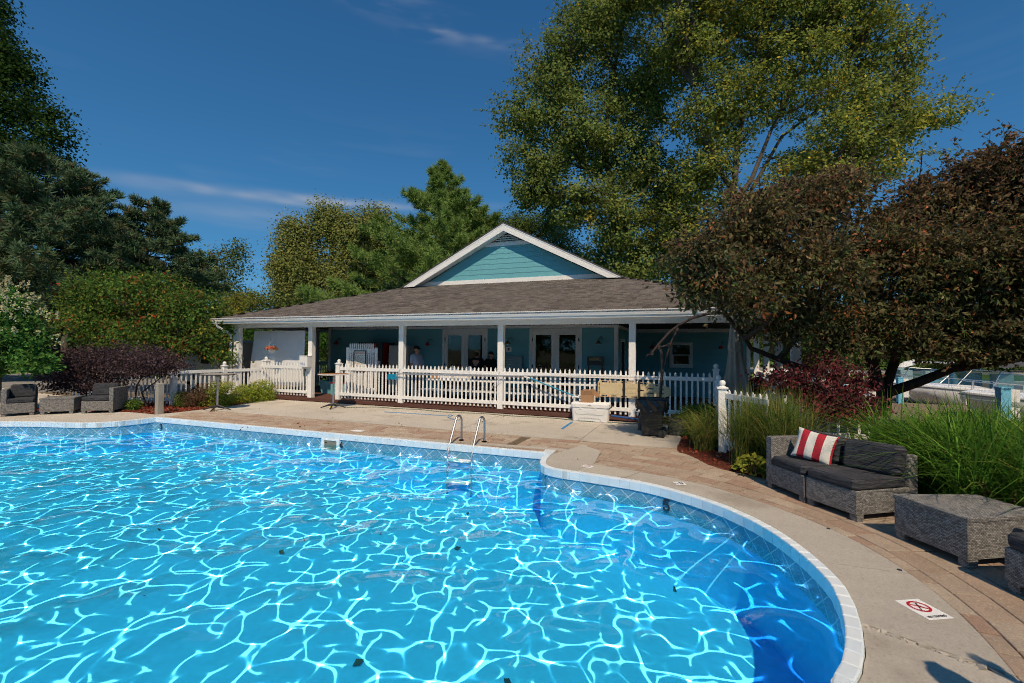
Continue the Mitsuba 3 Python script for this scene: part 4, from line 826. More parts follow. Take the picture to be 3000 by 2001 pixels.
for z in (-.25, -.66): obj('step', MB().box((dA[0] + .01, dA[1] - .66, z - .02), (dB[0] - .01, dA[1] - .54, z + .012)), 'plastic_white', lk)
# ---------------------------------------------------------------- standing tables
mat('table_wood', two(P_(mikit.proc(lambda p, n, uv: mix((.20, .085, .04), (.33, .16, .08), fbm(p.x * 3, p.y * 30, 0, 3))), .45, .4))); mat('table_grey', two(P_((.34, .31, .27), .4)))
mat('cast_dark', two(P_((.03, .03, .032), .5))); mat('lemon', two(P_((.75, .55, .02), .5)))
for i, (px, py, lb) in enumerate(((636, 1202, 'tall round standing table with a grey top in front of the left shrubs'), (976, 1196, 'tall round standing table with a brown wood top by the porch opening'))):
    c = on(px, py); k = thing('standing_table', lb, 'table', 'standing tables on the pool deck'); x, y = c[:2]
    obj('table_top', MB().lathe([(0, 1.075), (.44, 1.075), (.455, 1.068), (.455, 1.045), (.44, 1.04), (0, 1.04)], (x, y, 0), 40), 'table_grey' if i == 0 else 'table_wood', k, smooth=30); obj('rim', MB().lathe([(.456, 1.07), (.46, 1.066), (.46, 1.046), (.456, 1.042)], (x, y, 0), 40), 'gutter_white' if i else 'cast_dark', k)
    obj('column', MB().tube([(x, y, .08), (x, y, 1.0)], .028, 14), 'steel', k, smooth=50); obj('collar', MB().lathe([(.03, .99), (.10, 1.035), (.12, 1.04)], (x, y, 0), 18), 'cast_dark', k, smooth=40)
    for a in (.5, .5 + PI / 2, .5 + PI, .5 + 1.5 * PI): obj('leg', MB().tube([(x, y, .13), (x + .12 * math.cos(a), y + .12 * math.sin(a), .11), (x + .37 * math.cos(a), y + .37 * math.sin(a), .02)], [.035, .028, .016], 8), 'cast_dark', k, smooth=50)
    lb2 = ['yellow ball at the foot of the grey topped standing table', 'yellow ball at the foot of the brown topped standing table'][i]; q = obj('yellow_ball', MB().lathe([(.04 * math.sin(a), -.04 * math.cos(a)) for a in np.linspace(0, PI, 10)], (x + .02, y - .13, .041), 16), 'lemon', smooth=60); labels[q] = {'label': lb2, 'category': 'ball'}
# wooden post, path lights
mat('grey_wood', two(P_(mikit.proc(lambda p, n, uv: mix((.24, .22, .19), (.42, .39, .34), fbm(p.x * 30, p.y * 30, p.z * 2.5, 4))), .85, .2)))
c = on(466, 1213); k = obj('wooden_post', MB().frustum([(c[0] - .07, c[1] - .07), (c[0] + .07, c[1] - .07), (c[0] + .07, c[1] + .07), (c[0] - .07, c[1] + .07)], [(0, -.1), (0, .84), (.012, .85)]), 'grey_wood'); labels[k] = {'label': 'weathered grey wooden post at the edge of the left mulch bed', 'category': 'post'}
mat('lantern_bronze', two(P_((.11, .09, .07), .6)))
for px, py, lb in ((517, 1193, 'small dark path light beside the corner fence post'), (2037, 1305, 'small bronze path light in the right mulch bed')):
    c = on(px, py); x, y = c[:2]; k = thing('path_light', lb, 'path light', 'path lights in the mulch beds')
    obj('stake', MB().tube([(x, y, -.02), (x, y, .16)], .012, 6), 'lantern_bronze', k); obj('lamp_housing', MB().lathe([(.0, .15), (.03, .15), (.05, .18), (.055, .29), (.05, .31), (0, .31)], (x, y, 0), 12), 'lantern_bronze', k); obj('cap', MB().lathe([(.0, .36), (.03, .355), (.075, .315), (.08, .30), (0, .30)], (x, y, 0), 16), 'lantern_bronze', k, smooth=30)
# ---------------------------------------------------------------- cooler, bin, board, poles
mat('cooler_white', two(P_((.80, .80, .80), .45, .4)))
k = thing('cooler', 'big white chest cooler on the deck in front of the porch railing', 'cooler'); cx0, cx1, cy0, cy1 = -2.87, -1.86, -.50, -.06
cor = lambda a, b_, c, d, r: [(a + r, c), (b_ - r, c), (b_, c + r), (b_, d - r), (b_ - r, d), (a + r, d), (a, d - r), (a, c + r)]
obj('tub', MB().frustum(cor(cx0 + .02, cx1 - .02, cy0 + .02, cy1 - .02, .05), [(.045, 0), (.03, .01), (.0, .30), (.0, .36), (.008, .365)]), 'cooler_white', k); obj('lid', MB().frustum(cor(cx0, cx1, cy0, cy1, .05), [(.004, .372), (.0, .378), (.0, .46), (.015, .485), (.04, .495)]), 'cooler_white', k)
m = MB(); 
for p, q in (((cx0 + .10, .30), (cx0 + .16, .19)), ((cx0 + .16, .19), (cx1 - .16, .19)), ((cx1 - .16, .19), (cx1 - .10, .30)), ((cx0 + .2, .03), (cx0 + .24, .10)), ((cx0 + .24, .10), (cx1 - .24, .10)), ((cx1 - .24, .10), (cx1 - .2, .03))): m.bar((p[0], cy0 + .022 + (.3 - p[1]) * .03, p[1]), (q[0], cy0 + .022 + (.3 - q[1]) * .03, q[1]), .006, .006, up=(0, 1, 0))
obj('moulded_line', m, 'pale_grey', k); obj('badge', MB().box((-2.42, cy0 - .004, .415), (-2.30, cy0 - .0005, .445)), 'trim_grey', k); obj('badge_lettering', vtext('YETI', .022, -2.36, .419, np.eye(4), yoff=cy0 - .0045, maxw=.1), 'print_black', k); obj('embossed_lettering', vtext('YETI', .08, -2.36, .23, np.eye(4), yoff=cy0 + .014), 'cooler_white', k)
obj('handle', MB().tube([(cx1 - .01, cy0 + .1, .35), (cx1 + .06, cy0 + .12, .41), (cx1 + .06, cy1 - .12, .41), (cx1 - .01, cy1 - .1, .35)], .014, 6), 'black_gloss', k, smooth=50)
for yy in (cy0 + .04, cy0 + .2): obj('latch', MB().box((cx0 + .25 + (yy > cy0 + .1) * .4, cy0 - .004, .33), (cx0 + .29 + (yy > cy0 + .1) * .4, cy0 + .006, .375)), 'cooler_white', k)
carton('cardboard_box', 'open brown cardboard box on top of the white cooler', -2.62, -2.30, -.42, -.14, .496, .70, 'cardboard', open_=1.2, cat='cardboard box', ang=.03)
m = MB(); V = []
for i in range(9):
    for j in range(5):
        f, g = i / 8, j / 4; V.append((-2.86 + f * .36, -.30 + (g - .5) * .12, .66 - f * .0 + .03 * math.sin(f * 9 + g * 3) - .09 * (1 - f) ** 2 + .05 * math.sin(g * PI)))
m.add(V, [[i * 5 + j, (i + 1) * 5 + j, (i + 1) * 5 + j + 1, i * 5 + j + 1] for i in range(8) for j in range(4)]); q = obj('plastic_bag', m, 'box_white', smooth=True); labels[q] = {'label': 'crumpled white plastic bag hanging out of the cardboard box', 'category': 'plastic bag'}
# trash bin
mat('bin_black', two(P_((.034, .033, .033), .5, .4))); mat('bag_black', two(P_((.016, .016, .018), .28, .6)))
k = thing('trash_bin', 'black wheeled trash bin lined with a black bag, beside the railing', 'trash bin'); bx, by = -.70, -1.78
bq = lambda h: [(bx - h, by - h), (bx + h, by - h), (bx + h, by + h), (bx - h, by + h)]
obj('body', MB().frustum(cor(bx - .27, bx + .27, by - .27, by + .27, .04), [(.075, .03), (.07, .05), (.0, .74), (-.02, .745), (-.02, .78)]), 'bin_black', k)
m = MB(); n = 48; prof = [(-.0, .80), (.03, .82), (.035, .79), (.03, .72), (.045, .66), (.02, .60), (.03, .56)]
R = []
for o, z in prof:
    for i in range(n):
        a = 2 * PI * i / n; sq = .30 / max(abs(math.cos(a)), abs(math.sin(a))) ** .8; wob = .018 * math.sin(a * 9 + z * 20) + .014 * math.sin(a * 17 + z * 7); zz = z + (.03 * math.sin(a * 5 + 1) + .02 * math.sin(a * 11)) * (1 if z < .65 else .4 if z < .75 else 0)
        R.append((bx + (sq + o + wob * (z < .8)) * math.cos(a), by + (sq + o + wob * (z < .8)) * math.sin(a), zz))
m.add(R, [[r * n + i, r * n + (i + 1) % n, (r + 1) * n + (i + 1) % n, (r + 1) * n + i] for r in range(len(prof) - 1) for i in range(n)]); inner = [(bx + .24 * math.cos(2 * PI * i / n), by + .24 * math.sin(2 * PI * i / n), .55) for i in range(n)]
m.add(R[:n] + inner, [[i, n + i, n + (i + 1) % n, (i + 1) % n] for i in range(n)]); m.add(inner, [[0, i, i + 1] for i in range(1, n - 1)]); obj('bag', m, 'bag_black', k, smooth=True)
for yy in (by - .25, ): pass
for sy in (-.17, .25): obj('wheel', MB().lathe([(0, -.025), (.06, -.025), (.085, -.018), (.085, .018), (.06, .025), (0, .025)], (0, 0, 0), 18, M=np.array([[1, 0, 0, bx + .215], [0, 0, 1, by + sy - .08 if sy < 0 else by + sy], [0, -1, 0, .087], [0, 0, 0, 1.]])), 'bin_black', k, smooth=40)
obj('handle', MB().tube([(bx + .26, by - .18, .76), (bx + .34, by - .18, .80), (bx + .34, by + .18, .80), (bx + .26, by + .18, .76)], .014, 6), 'bin_black', k, smooth=50)
m = MB()
for s in (-.12, .0, .12): m.bar((bx + s, by - .262 + .0, .70), (bx + s * .8, by - .208, .10), .02, .006, up=(0, 1, 0))
obj('rib', m, 'bin_black', k)
# base weights of the umbrella behind the bin
mat('weight_grey', two(P_((.075, .075, .08), .55)))
for i, (x0, x1, y0, y1, lb) in enumerate(((-1.06, -.66, -1.30, -.85, 'dark grey umbrella base weight left of the trash bin'), (-.38, .06, -1.62, -1.12, 'dark grey umbrella base weight right of the trash bin'))):
    k = obj('base_weight', MB().frustum(cor(x0, x1, y0, y1, .04), [(.0, .0), (.0, .28), (.03, .33), (.08, .335)]), 'weight_grey'); labels[k] = {'label': lb, 'category': 'base weight', 'group': 'umbrella base weights'}
# spine board hung on the railing
mat('board_tan', two(P_((.62, .50, .30), .45))); mat('strap_black', two(P_((.014, .014, .014), .7))); mat('clip_orange', two(P_((.70, .25, .10), .5)))
A, B_ = np.array([-2.22, 1.075]), np.array([-.36, .73]); hh = .215
def bshape():
    L = 1.86; o = [(0, -hh), (.04, -hh - .0), (1.35, -hh), (L - .08, -.13), (L, -.08), (L, .08), (L - .08, .13), (1.35, hh), (.04, hh), (0, hh - .04), (0, -hh + .04)]
    pg = Polygon(o).buffer(-.03).buffer(.03)
    for x in (.10, .36, .62, .88, 1.10): 
        for s in (-1, 1): pg = pg.difference(sbox(x, s * (hh - .03) - .018, x + .15, s * (hh - .03) + .018).buffer(-.012).buffer(.012))
    for s in (-1, 1):
        pg = pg.difference(affinity.rotate(sbox(1.46, s * .150 - .016, 1.60, s * .150 + .016), -s * 11)).difference(sbox(1.3, s * .06 - .015, 1.44, s * .06 + .015)).difference(sbox(1.56, s * .05 - .015, 1.70, s * .05 + .015))
    for y in (-.12, 0, .12): pg = pg.difference(sbox(.025, y - .045, .055, y + .045))
    return pg.difference(sbox(1.05, -.015, 1.2, .015))
k = thing('spine_board', 'tan rescue spine board with black straps hung on the porch railing', 'spine board'); tm = trimesh.creation.extrude_polygon(bshape(), .045, engine='earcut'); v = np.array(tm.vertices)
zc = .862; M = np.array([[1, 0, 0, -2.22], [0, 0, -1, -.045], [0, 1, 0, zc], [0, 0, 0, 1.]]); tl = Rz(-.015); v = v @ tl[:3, :3].T @ M[:3, :3].T + M[:3, 3]; obj('board', MB().add(v, np.array(tm.faces)), 'board_tan', k)
obj('raised_panel', MB().box((-2.12, -.096, zc - .14), (-1.62, -.091, zc + .14)).box((-1.50, -.096, zc - .10), (-1.22, -.091, zc - .03)).box((-1.50, -.096, zc + .03), (-1.22, -.091, zc + .10)), 'board_tan', k)
for x in (-1.56, -1.17): obj('strap', MB().box((x, -.104, zc - hh - .01 - (.14 if x > -1.3 else 0)), (x + .06, -.097, zc + hh + .01)).box((x - .005, -.116, zc - .03), (x + .065, -.104, zc + .04)), 'strap_black', k)
m = MB()
for x, z in ((-1.92, zc - hh + .02), (-1.84, zc - hh + .02), (-1.9, zc + hh - .02), (-1.3, zc + hh - .01)): m.tube([(x, -.10, z - .03), (x - .012, -.11, z), (x + .012, -.11, z + .02)], .008, 5)
obj('clip', m, 'clip_orange', k)
# pool poles on hooks
mat('alu', {'type': 'roughconductor', 'material': 'none', 'alpha': .3, 'specular_reflectance': {'type': 'rgb', 'value': [.72, .72, .73]}}); mat('pole_blue', two(P_((.01, .27, .46), .4)))
k = thing('skimming_pole', 'long silver pool pole with a blue brush head hung along the railing', 'pool pole'); a = fac(1163, 1095, -.10); b_ = fac(1860, 1104, -.10); b2 = fac(1530, 1105, -.07)
obj('shaft', MB().tube([a, (a + b_) / 2 + [0, 0, -.012], b_], .016, 8), 'alu', k, smooth=50); obj('inner_shaft', MB().tube([fac(1190, 1097, -.13), b2], .012, 8), 'alu', k, smooth=50)
m = MB(); c = fac(1150, 1098, -.09)
for i in range(7): x = c[0] - .16 + i * .045; m.box((x, -.13, c[2] - .16 + (i % 3) * .02), (x + .03, -.06, c[2] + .02))
obj('brush', m, 'pole_blue', k)
for j, x in enumerate((PX[1] - .09, PX[2] - .09)): 
    z = a[2]; q = obj('pole_hook', MB().tube([(x, -.002, z + .14), (x - .02, -.05, z + .10), (x + .01, -.1, z + .02), (x + .02, -.13, z - .03), (x + .02, -.15, z + .01)], .008, 5), 'alu'); labels[q] = {'label': ['metal pole hook on the second porch post', 'metal pole hook on the third porch post'][j], 'category': 'hook'}
k = thing('leaf_net', 'bright blue leaf net pole leaning down the railing behind the cooler', 'leaf net'); p = fac(1536, 1104, -.16); q = fac(1712, 1172, -.22); e = fac(1662, 1204, -.30)
obj('shaft', MB().tube([fac(1553, 1108, -.16), q], .017, 8), 'pole_blue', k, smooth=50); obj('tip', MB().tube([p, fac(1553, 1108, -.16)], .019, 8), 'plastic_white', k, smooth=50)
c = on(1636, 1205, .06); g_ = np.linspace(0, 2 * PI, 25); rim = np.column_stack([c[0] + .21 * np.cos(g_), c[1] + .07 + .10 * np.sin(g_), .06 + .055 * np.sin(g_)]); obj('rim', MB().tube(rim, .012, 6, cap=False), 'pole_blue', k, smooth=50); mat('mesh_white', two(P_((.60, .66, .68), .8)))
obj('net', MB().add(np.vstack([rim[:-1], [[c[0], c[1] + .12, .02]]]), [[i, (i + 1) % 24, 24] for i in range(24)]), 'mesh_white', k); obj('socket', MB().tube([(c[0] + .2, c[1] + .07, .06), (c[0] + .42, c[1] + .1, .05)], .015, 6), 'pole_blue', k)
m = MB(); m.tube([fac(1470, 1106, -.12), fac(1450, 1120, -.13), fac(1434, 1150, -.12), fac(1437, 1175, -.12), fac(1448, 1182, -.12), fac(1444, 1165, -.12)], .007, 5); k = obj('loose_cord', m, 'plastic_white', smooth=50); labels[k] = {'label': 'thin white cord hanging in a loop left of the third porch post', 'category': 'cord'}
# hose, strap and stick lying on the deck
mat('hose_green', two(P_((.03, .09, .05), .5))); mat('tape_blue', two(P_((.03, .22, .50), .5))); mat('hose_blue', two(P_((.01, .07, .26), .4)))
xs = np.linspace(-10.1, -1.1, 60); m = MB(); m.tube(np.column_stack([xs, -.36 + .06 * np.sin(xs * 3.1) + .05 * np.sin(xs * 1.3 + 1) - .5 * np.exp(-((xs + 9.9) / .5) ** 2), 0 * xs + .011]), .009, 6); k = obj('garden_hose', m, 'hose_green', smooth=50); labels[k] = {'label': 'thin dark green hose lying along the foot of the porch', 'category': 'hose'}
pts = [on(x, y, .008) for x, y in ((1126, 1206.5), (1200, 1211), (1290, 1217), (1312, 1219), (1316, 1215), (1327, 1217), (1311, 1223), (1330, 1229), (1345, 1231), (1348, 1227))]; m = MB(); m.tube(pts, .009, 5); k = obj('blue_strap', m, 'tape_blue', smooth=50); labels[k] = {'label': 'thin blue strap lying on the deck behind the pool ladder', 'category': 'strap'}
a, b_ = on(1647, 1256, .01), on(1676, 1236, .01); k = obj('blue_stick', MB().bar(a, b_, .05, .016), 'tape_blue'); labels[k] = {'label': 'short blue strip lying on the deck left of the cooler', 'category': 'strip'}
k = obj('blue_pipe', MB().tube([fac(1790, 1218, -.16), fac(1873, 1229, -.16)], .028, 8), 'hose_blue', smooth=50); labels[k] = {'label': 'dark blue pipe lying by the porch between cooler and bin', 'category': 'pipe'}
# ---------------------------------------------------------------- umbrella
mat('umb_metal', two(P_((.055, .038, .034), .45))); mat('canvas', two(P_(mikit.proc(lambda p, n, uv: mix((.26, .235, .19), (.36, .325, .265), fbm(p.x * 5, p.y * 5, p.z * 2, 3))), .85, .15)))
k = thing('cantilever_umbrella', 'closed beige cantilever umbrella with curved dark arm beside the railing', 'umbrella'); yu = -.60
F_ = lambda px, py: fac(px, py, yu)
obj('pole', MB().tube([(-.62, yu, .02), F_(1933, 1180), F_(1937, 1120), F_(1941, 1075), F_(1938, 1035), F_(1932, 1018)], [.036] * 3 + [.034, .03, .03], 12), 'umb_metal', k, smooth=50)
obj('arm', MB().tube([F_(1909, 1036), F_(1932, 1006), F_(1965, 970), F_(1990, 952), F_(2030, 931), F_(2075, 919), F_(2110, 916), F_(2140, 918), F_(2152, 923)], .032, 12), 'umb_metal', k, smooth=50)
obj('brace', MB().tube([F_(1946, 1075), F_(1957, 1030), F_(1967, 1000), F_(1985, 965)], .024, 10), 'umb_metal', k, smooth=50); obj('link', MB().tube([F_(1932, 1018), F_(1958, 1010)], .02, 8), 'umb_metal', k)
obj('crank', MB().tube([F_(1909, 1036), F_(1896, 1040), F_(1894, 1046)], .012, 6), 'umb_metal', k); 
for px, py in ((1932, 1018), (1984, 966), (1960, 1010), (1910, 1035)): obj('joint', MB().lathe([(0, -.05), (.04, -.045), (.045, 0), (.04, .045), (0, .05)], F_(px, py), 12), 'umb_metal', k, smooth=50)
ut, ub = F_(2150, 938), F_(2163, 1160); obj('cord', MB().tube([F_(2150, 921), ut], .012, 6), 'umb_metal', k)
m = MB(); nr, na = 26, 64; V = []
for i in range(nr + 1):
    f = i / nr; r = np.interp(f, [0, .05, .25, .38, .40, .7, .9, 1.], [.03, .075, .125, .155, .135, .20, .255, .27]); c = ut * (1 - f) + ub * f
    for j in range(na):
        a = 2 * PI * j / na; amp = .10 + .25 * f; rr = r * (1 + amp * math.cos(8 * a + 1.2 * math.sin(f * 3)) * .55 + amp * .35 * math.cos(5 * a + f * 4) + .05 * math.sin(13 * a)); V.append(c + [rr * math.cos(a), rr * math.sin(a) * .9, (.05 * math.cos(8 * a) + .04 * math.cos(3 * a)) * (f > .93)])
m.add(V, [[i * na + j, i * na + (j + 1) % na, (i + 1) * na + (j + 1) % na, (i + 1) * na + j] for i in range(nr) for j in range(na)]); m.add([ut + [0, 0, .03]] + V[:na], [[0, 1 + (j + 1) % na, 1 + j] for j in range(na)]); obj('canopy', m, 'canvas', k, smooth=True)
f = .40; c = ut * (1 - f) + ub * f; obj('tie', MB().lathe([(.15, -.02), (.163, 0), (.15, .02)], c, 24), 'canvas', k)
# ---------------------------------------------------------------- wicker sets
def wick_fn(p, n, uv):
    r = dr.floor(uv.y / .0135); x = uv.x / .030 + .5 * (r - 2 * dr.floor(r / 2)); c = dr.floor(x); fx, fy = x - c, uv.y / .0135 - r
    h = (1 - dr.square(2 * fx - 1)) * (1 - dr.square(2 * fy - 1)); q = cell_rand(c, r, 5)
    col = mix((.13, .126, .122), (.37, .355, .34), q) ; return col * (.18 + .95 * dr.sqrt(dr.maximum(h, 0)))
def wick_h(p, n, uv):
    r = dr.floor(uv.y / .0135); x = uv.x / .030 + .5 * (r - 2 * dr.floor(r / 2)); c = dr.floor(x); fx, fy = x - c, uv.y / .0135 - r
    return .004 * (1 - dr.square(2 * fx - 1)) * (1 - dr.square(2 * fy - 1))
mat('wicker', two(bump(P_(mikit.proc(wick_fn), .55, .35), wick_h, 1e-3)))
def fab_fn(p, n, uv):
    s = noise(uv.x * 9, uv.y * 330, 1) * .6 + noise(uv.x * 40, uv.y * 520, 2) * .4; g = fbm(p.x * 7, p.y * 7, p.z * 7, 3)
    return mix((.018, .019, .023), (.080, .083, .094), smoothstep(.25, .85, s)) * (.75 + .5 * g)
mat('cushion_grey', two(P_(mikit.proc(fab_fn), .8, .2, sheen=.3)))
def cushion(P4, z0, z1, r=.035):
    P4 = np.array(P4, float); m = MB(); h = z1 - z0; prof = [(r * (1 - math.sin(a)), z0 + r * (1 - math.cos(a))) for a in np.linspace(0, PI / 2, 5)] + [(r * (1 - math.sin(a)), z1 - r * (1 - math.cos(a))) for a in np.linspace(PI / 2, 0, 5)]
    n = len(P4); per = 8; pts = []
    for i in range(n):
        a, b_ = P4[i], P4[(i + 1) % n]; pts += [a + (b_ - a) * t for t in (.06, .3, .5, .7, .94)]
    m.frustum(pts, prof); v, f, u, c = m.get()
    c0 = P4.mean(0); e = P4 - c0
    dd = np.linalg.norm(v[:, :2] - c0, axis=1) / np.linalg.norm(e, axis=1).max(); v[:, 2] += np.where(v[:, 2] > z1 - .004, .018 * (1 - dd ** 2), 0); return MB().add(v, f, u)
def lean_cushion(a, b_, back, z0, z1, th, tilt=.16):   # a slab from a to b leaning back
    a, b_, back = (np.asarray(q, float)[:2] for q in (a, b_, back)); L = np.linalg.norm(b_ - a); t = (b_ - a) / L; back = back / np.linalg.norm(back); m = MB(); H = z1 - z0; r = .04
    o = [(r, 0), (L - r, 0), (L, r), (L, H - r), (L - r, H), (r, H), (0, H - r), (0, r)]
    mm = MB(); mm.frustum(o, [(.03, 0), (.008, .012), (0, .03), (0, th - .03), (.008, th - .012), (.03, th)]); v, f, u, c = mm.get(); off = (.02 * np.exp(-((v[:, 0] - L / 2) / (L * .4)) ** 2 - ((v[:, 1] - H / 2) / (H * .4)) ** 2))[:, None] * np.where(v[:, 2:3] < th / 2, -1, 1)
    v[:, 2:3] += off
    W = np.zeros_like(v); W[:, :2] = a + v[:, :1] * t + back * ((v[:, 2] + v[:, 1] * tilt)[:, None]); W[:, 2] = z0 + v[:, 1] - (v[:, 2] - th / 2) * tilt * .5
    uv = np.stack([v[:, 0], v[:, 1]], 1); return MB().add(W, f, uv)
def seat_module(name, label, cat, poly, arm=None, back=True, cush=True, group=None, sw=.45, zb=.70, table=False, mesh_floor=True):
    """poly: front left, front right, back right, back left seen from the front."""
    k = thing(name, label, cat, group); P = [np.array(q, float)[:2] for q in poly]; fl, fr, br, bl = P; c = sum(P) / 4
    ins = lambda q, d: q + (c - q) / np.linalg.norm(c - q) * d
    top = .43 if table else .335; lg = .075
    obj('base', MB().frustum([fl, fr, br, bl], [(.004, lg), (0, lg + .004), (0, top - .008), (.008, top)]), 'wicker', k, uv=True)
    if table: 
        m = MB(); m.frustum([fl, fr, br, bl], [(-.006, top - .03), (-.008, top - .02), (-.008, top + .004), (.004, top + .012)]); obj('table_top', m, 'wicker', k, uv=True)
    for q in P:
        a = ins(q, .075); e1, e2 = (fr - fl) / np.linalg.norm(fr - fl) * .042, (bl - fl) / np.linalg.norm(bl - fl) * .042
        obj('leg', MB().frustum([a - e1 - e2, a + e1 - e2, a + e1 + e2, a - e1 + e2], [(0, 0), (0, lg)]), 'wicker', k, uv=True)
    bd = ((bl - fl) + (br - fr)) / 2; bd /= np.linalg.norm(bd)
    if back:
        th = .12; m = MB(); m.frustum([bl - bd * th, br - bd * th, br, bl], [(0, top), (.0, zb - .006), (.006, zb)]); obj('back_panel', m, 'wicker', k, uv=True)
    if arm:
        q0, q1, s_ = (fl, bl, (fr - fl)) if arm == 'left' else (fr, br, (fl - fr)); s_ = s_ / np.linalg.norm(s_) * .10
        obj('arm_panel', MB().frustum([q0 + bd * .002, q0 + s_ + bd * .002, q1 + s_ - bd * .121, q1 - bd * .121], [(0, top + .0), (0, zb - .006), (.006, zb)]), 'wicker', k, uv=True)
    if cush:
        a, b_, cc, d = fl - bd * .012, fr - bd * .012, br - bd * .125, bl - bd * .125; sd = (fr - fl) / np.linalg.norm(fr - fl)
        if arm == 'left': a, d = a + sd * .104, d + sd * .104
        if arm == 'right': b_, cc = b_ - sd * .104, cc - sd * .104
        obj('seat_cushion', cushion([a, b_, cc, d], top + .002, sw), 'cushion_grey', k, uv=True)
        a2, b2 = d - bd * .16 + sd * .01, cc - bd * .16 - sd * .01; obj('back_cushion', lean_cushion(a2, b2, bd, sw + .004, .80, .135), 'cushion_grey', k, uv=True)
    return k, P, bd
C = lambda x, y: cw(x, y)[:2]
seat_module('wicker_sofa', 'grey wicker armed corner seat at the left of the right sofa, under the striped pillow', 'sofa', [C(3.555, 6.386), C(3.63, 5.69), C(4.36, 5.80), C(4.28, 6.50)], arm='left', group='wicker sofa modules right of the pool')
seat_module('wicker_sofa', 'grey wicker wedge seat without arms between striped pillow and wicker table', 'sofa', [C(3.645, 5.665), C(3.805, 5.06), C(4.66, 5.26), C(4.375, 5.77)], group='wicker sofa modules right of the pool')
seat_module('wicker_table', 'large wedge shaped grey wicker table at the right edge of the pool deck', 'table', [C(3.885, 4.65), C(3.96, 3.985), C(4.80, 4.12), C(4.72, 4.66)], back=False, cush=False, table=True)
seat_module('wicker_sofa', 'grey wicker seat with dark cushion cut off by the right edge, nearest the camera', 'sofa', [C(3.93, 3.66), C(3.95, 2.95), C(4.72, 2.92), C(4.70, 3.70)], group='wicker sofa modules right of the pool')
La, Lb = C(-13.17, 11.805), C(-12.71, 12.21); d = Lb - La; n_ = np.array([-d[1], d[0]]) / np.linalg.norm(d)
seat_module('wicker_sofa', 'grey wicker armed seat at the far left edge of the pool deck', 'sofa', [La, Lb, Lb + n_ * .72, La + n_ * .72], arm='left', group='wicker sofa modules left of the pool')
La, Lb = C(-12.61, 12.24), C(-11.98, 12.54); d = Lb - La; n_ = np.array([-d[1], d[0]]) / np.linalg.norm(d)
seat_module('wicker_table', 'low grey wicker table between the two left seats', 'table', [La, Lb, Lb + n_ * .62, La + n_ * .62], back=False, cush=False, table=True)
La, Lb = C(-11.80, 12.56), C(-11.08, 12.74); d = Lb - La; n_ = np.array([-d[1], d[0]]) / np.linalg.norm(d)
seat_module('wicker_sofa', 'grey wicker armed seat in front of the purple shrub, right of the low left table', 'sofa', [La, Lb, Lb + n_ * .70, La + n_ * .70], arm='right', group='wicker sofa modules left of the pool')
# striped pillow
def stripe_fn(p, n, uv):
    s = uv.x; m_ = dr.select((s > .15) & (s < .33) | (s > .53) & (s < .72) | (s > .955), mi.Float(1), mi.Float(0)); return mix((.68, .66, .61), (.42, .028, .045), m_) * (.9 + .12 * noise(p.x * 200, p.y * 200, p.z * 200))
mat('striped_cloth', two(P_(mikit.proc(stripe_fn), .85, .15)))
pw, ph = .47, .40; nn = 20; Vf, Vb, UV = [], [], []
for j in range(nn + 1):
    for i in range(nn + 1):
        f, g = i / nn, j / nn; ed = 4 * f * (1 - f) * 4 * g * (1 - g); pin = 1 - .10 * (4 * g * (1 - g)) * abs(2 * f - 1) ** 3; pin2 = 1 - .10 * (4 * f * (1 - f)) * abs(2 * g - 1) ** 3
        x, y = (f - .5) * pw * pin, (g - .5) * ph * pin2; t = .075 * ed ** .42 + .006 * math.sin(f * 17 + g * 5) * ed ** .3; Vf.append((x, y, t)); Vb.append((x, y, -t)); UV.append((f, g))
F4 = [[j * (nn + 1) + i, j * (nn + 1) + i + 1, (j + 1) * (nn + 1) + i + 1, (j + 1) * (nn + 1) + i] for j in range(nn) for i in range(nn)]
pc = on(2385, 1318, .64); fdir = C(4.28, 6.2) - C(3.6, 6.05); bdv = fdir / np.linalg.norm(fdir); 
rt = np.array([0.62, -.78]); rt = rt[0] * RT[:2] + rt[1] * FW[:2]; rt = np.array([*rt, -.16]); rt /= np.linalg.norm(rt); upv = np.array([*(bdv * .36), .93]); upv -= rt * (upv @ rt); upv /= np.linalg.norm(upv); nv = np.cross(rt, upv)
cpos = np.array([*C(3.945, 5.96), .645]); tr_ = lambda V: np.array(V) @ np.stack([rt, upv, nv]) + cpos
k = thing('striped_pillow', 'red and white striped pillow on the right sofa', 'pillow'); scene[k] = mikit.ply((np.vstack([tr_(Vf), tr_(Vb)]), np.vstack([F4, np.array(F4)[:, ::-1] + len(Vf)])), 'striped_cloth', smooth=True, uv=np.array(UV + UV))
# ---------------------------------------------------------------- trees and plants
LEAFGAIN = 2.1
def blobs_(L):       # (px, py, distance, half width px, half height px, depth factor) -> centres and radii
    C_, R = [], []
    for px, py, d, rx, ry, *k in L:
        s = d / FPX; C_.append(at(px, py, d)); R.append((rx * s, rx * s * (k[0] if k else .9), ry * s))
    return np.array(C_), np.array(R)
def palette(n, pal):
    w = np.array([p[0] for p in pal], float); c = np.array([p[1] for p in pal]); return c[rng.choice(len(pal), n, p=w / w.sum())]
def limb(mb, p, q, r0, r1, bend=.12, n=7, sides=6, wob=.04):
    p, q = np.asarray(p, float), np.asarray(q, float); L = np.linalg.norm(q - p); t = np.linspace(0, 1, n)[:, None]
    off = rng.normal(0, bend, 3) * L; path = p + (q - p) * t + off * (t * (1 - t)) * 1.2 + np.array([0, 0, bend * L * .6]) * (t * (1 - t)); path[1:-1] += rng.normal(0, wob * L * .3, (n - 2, 3))
    mb.tube(path, r0 + (r1 - r0) * t[:, 0] ** .8, sides); return path
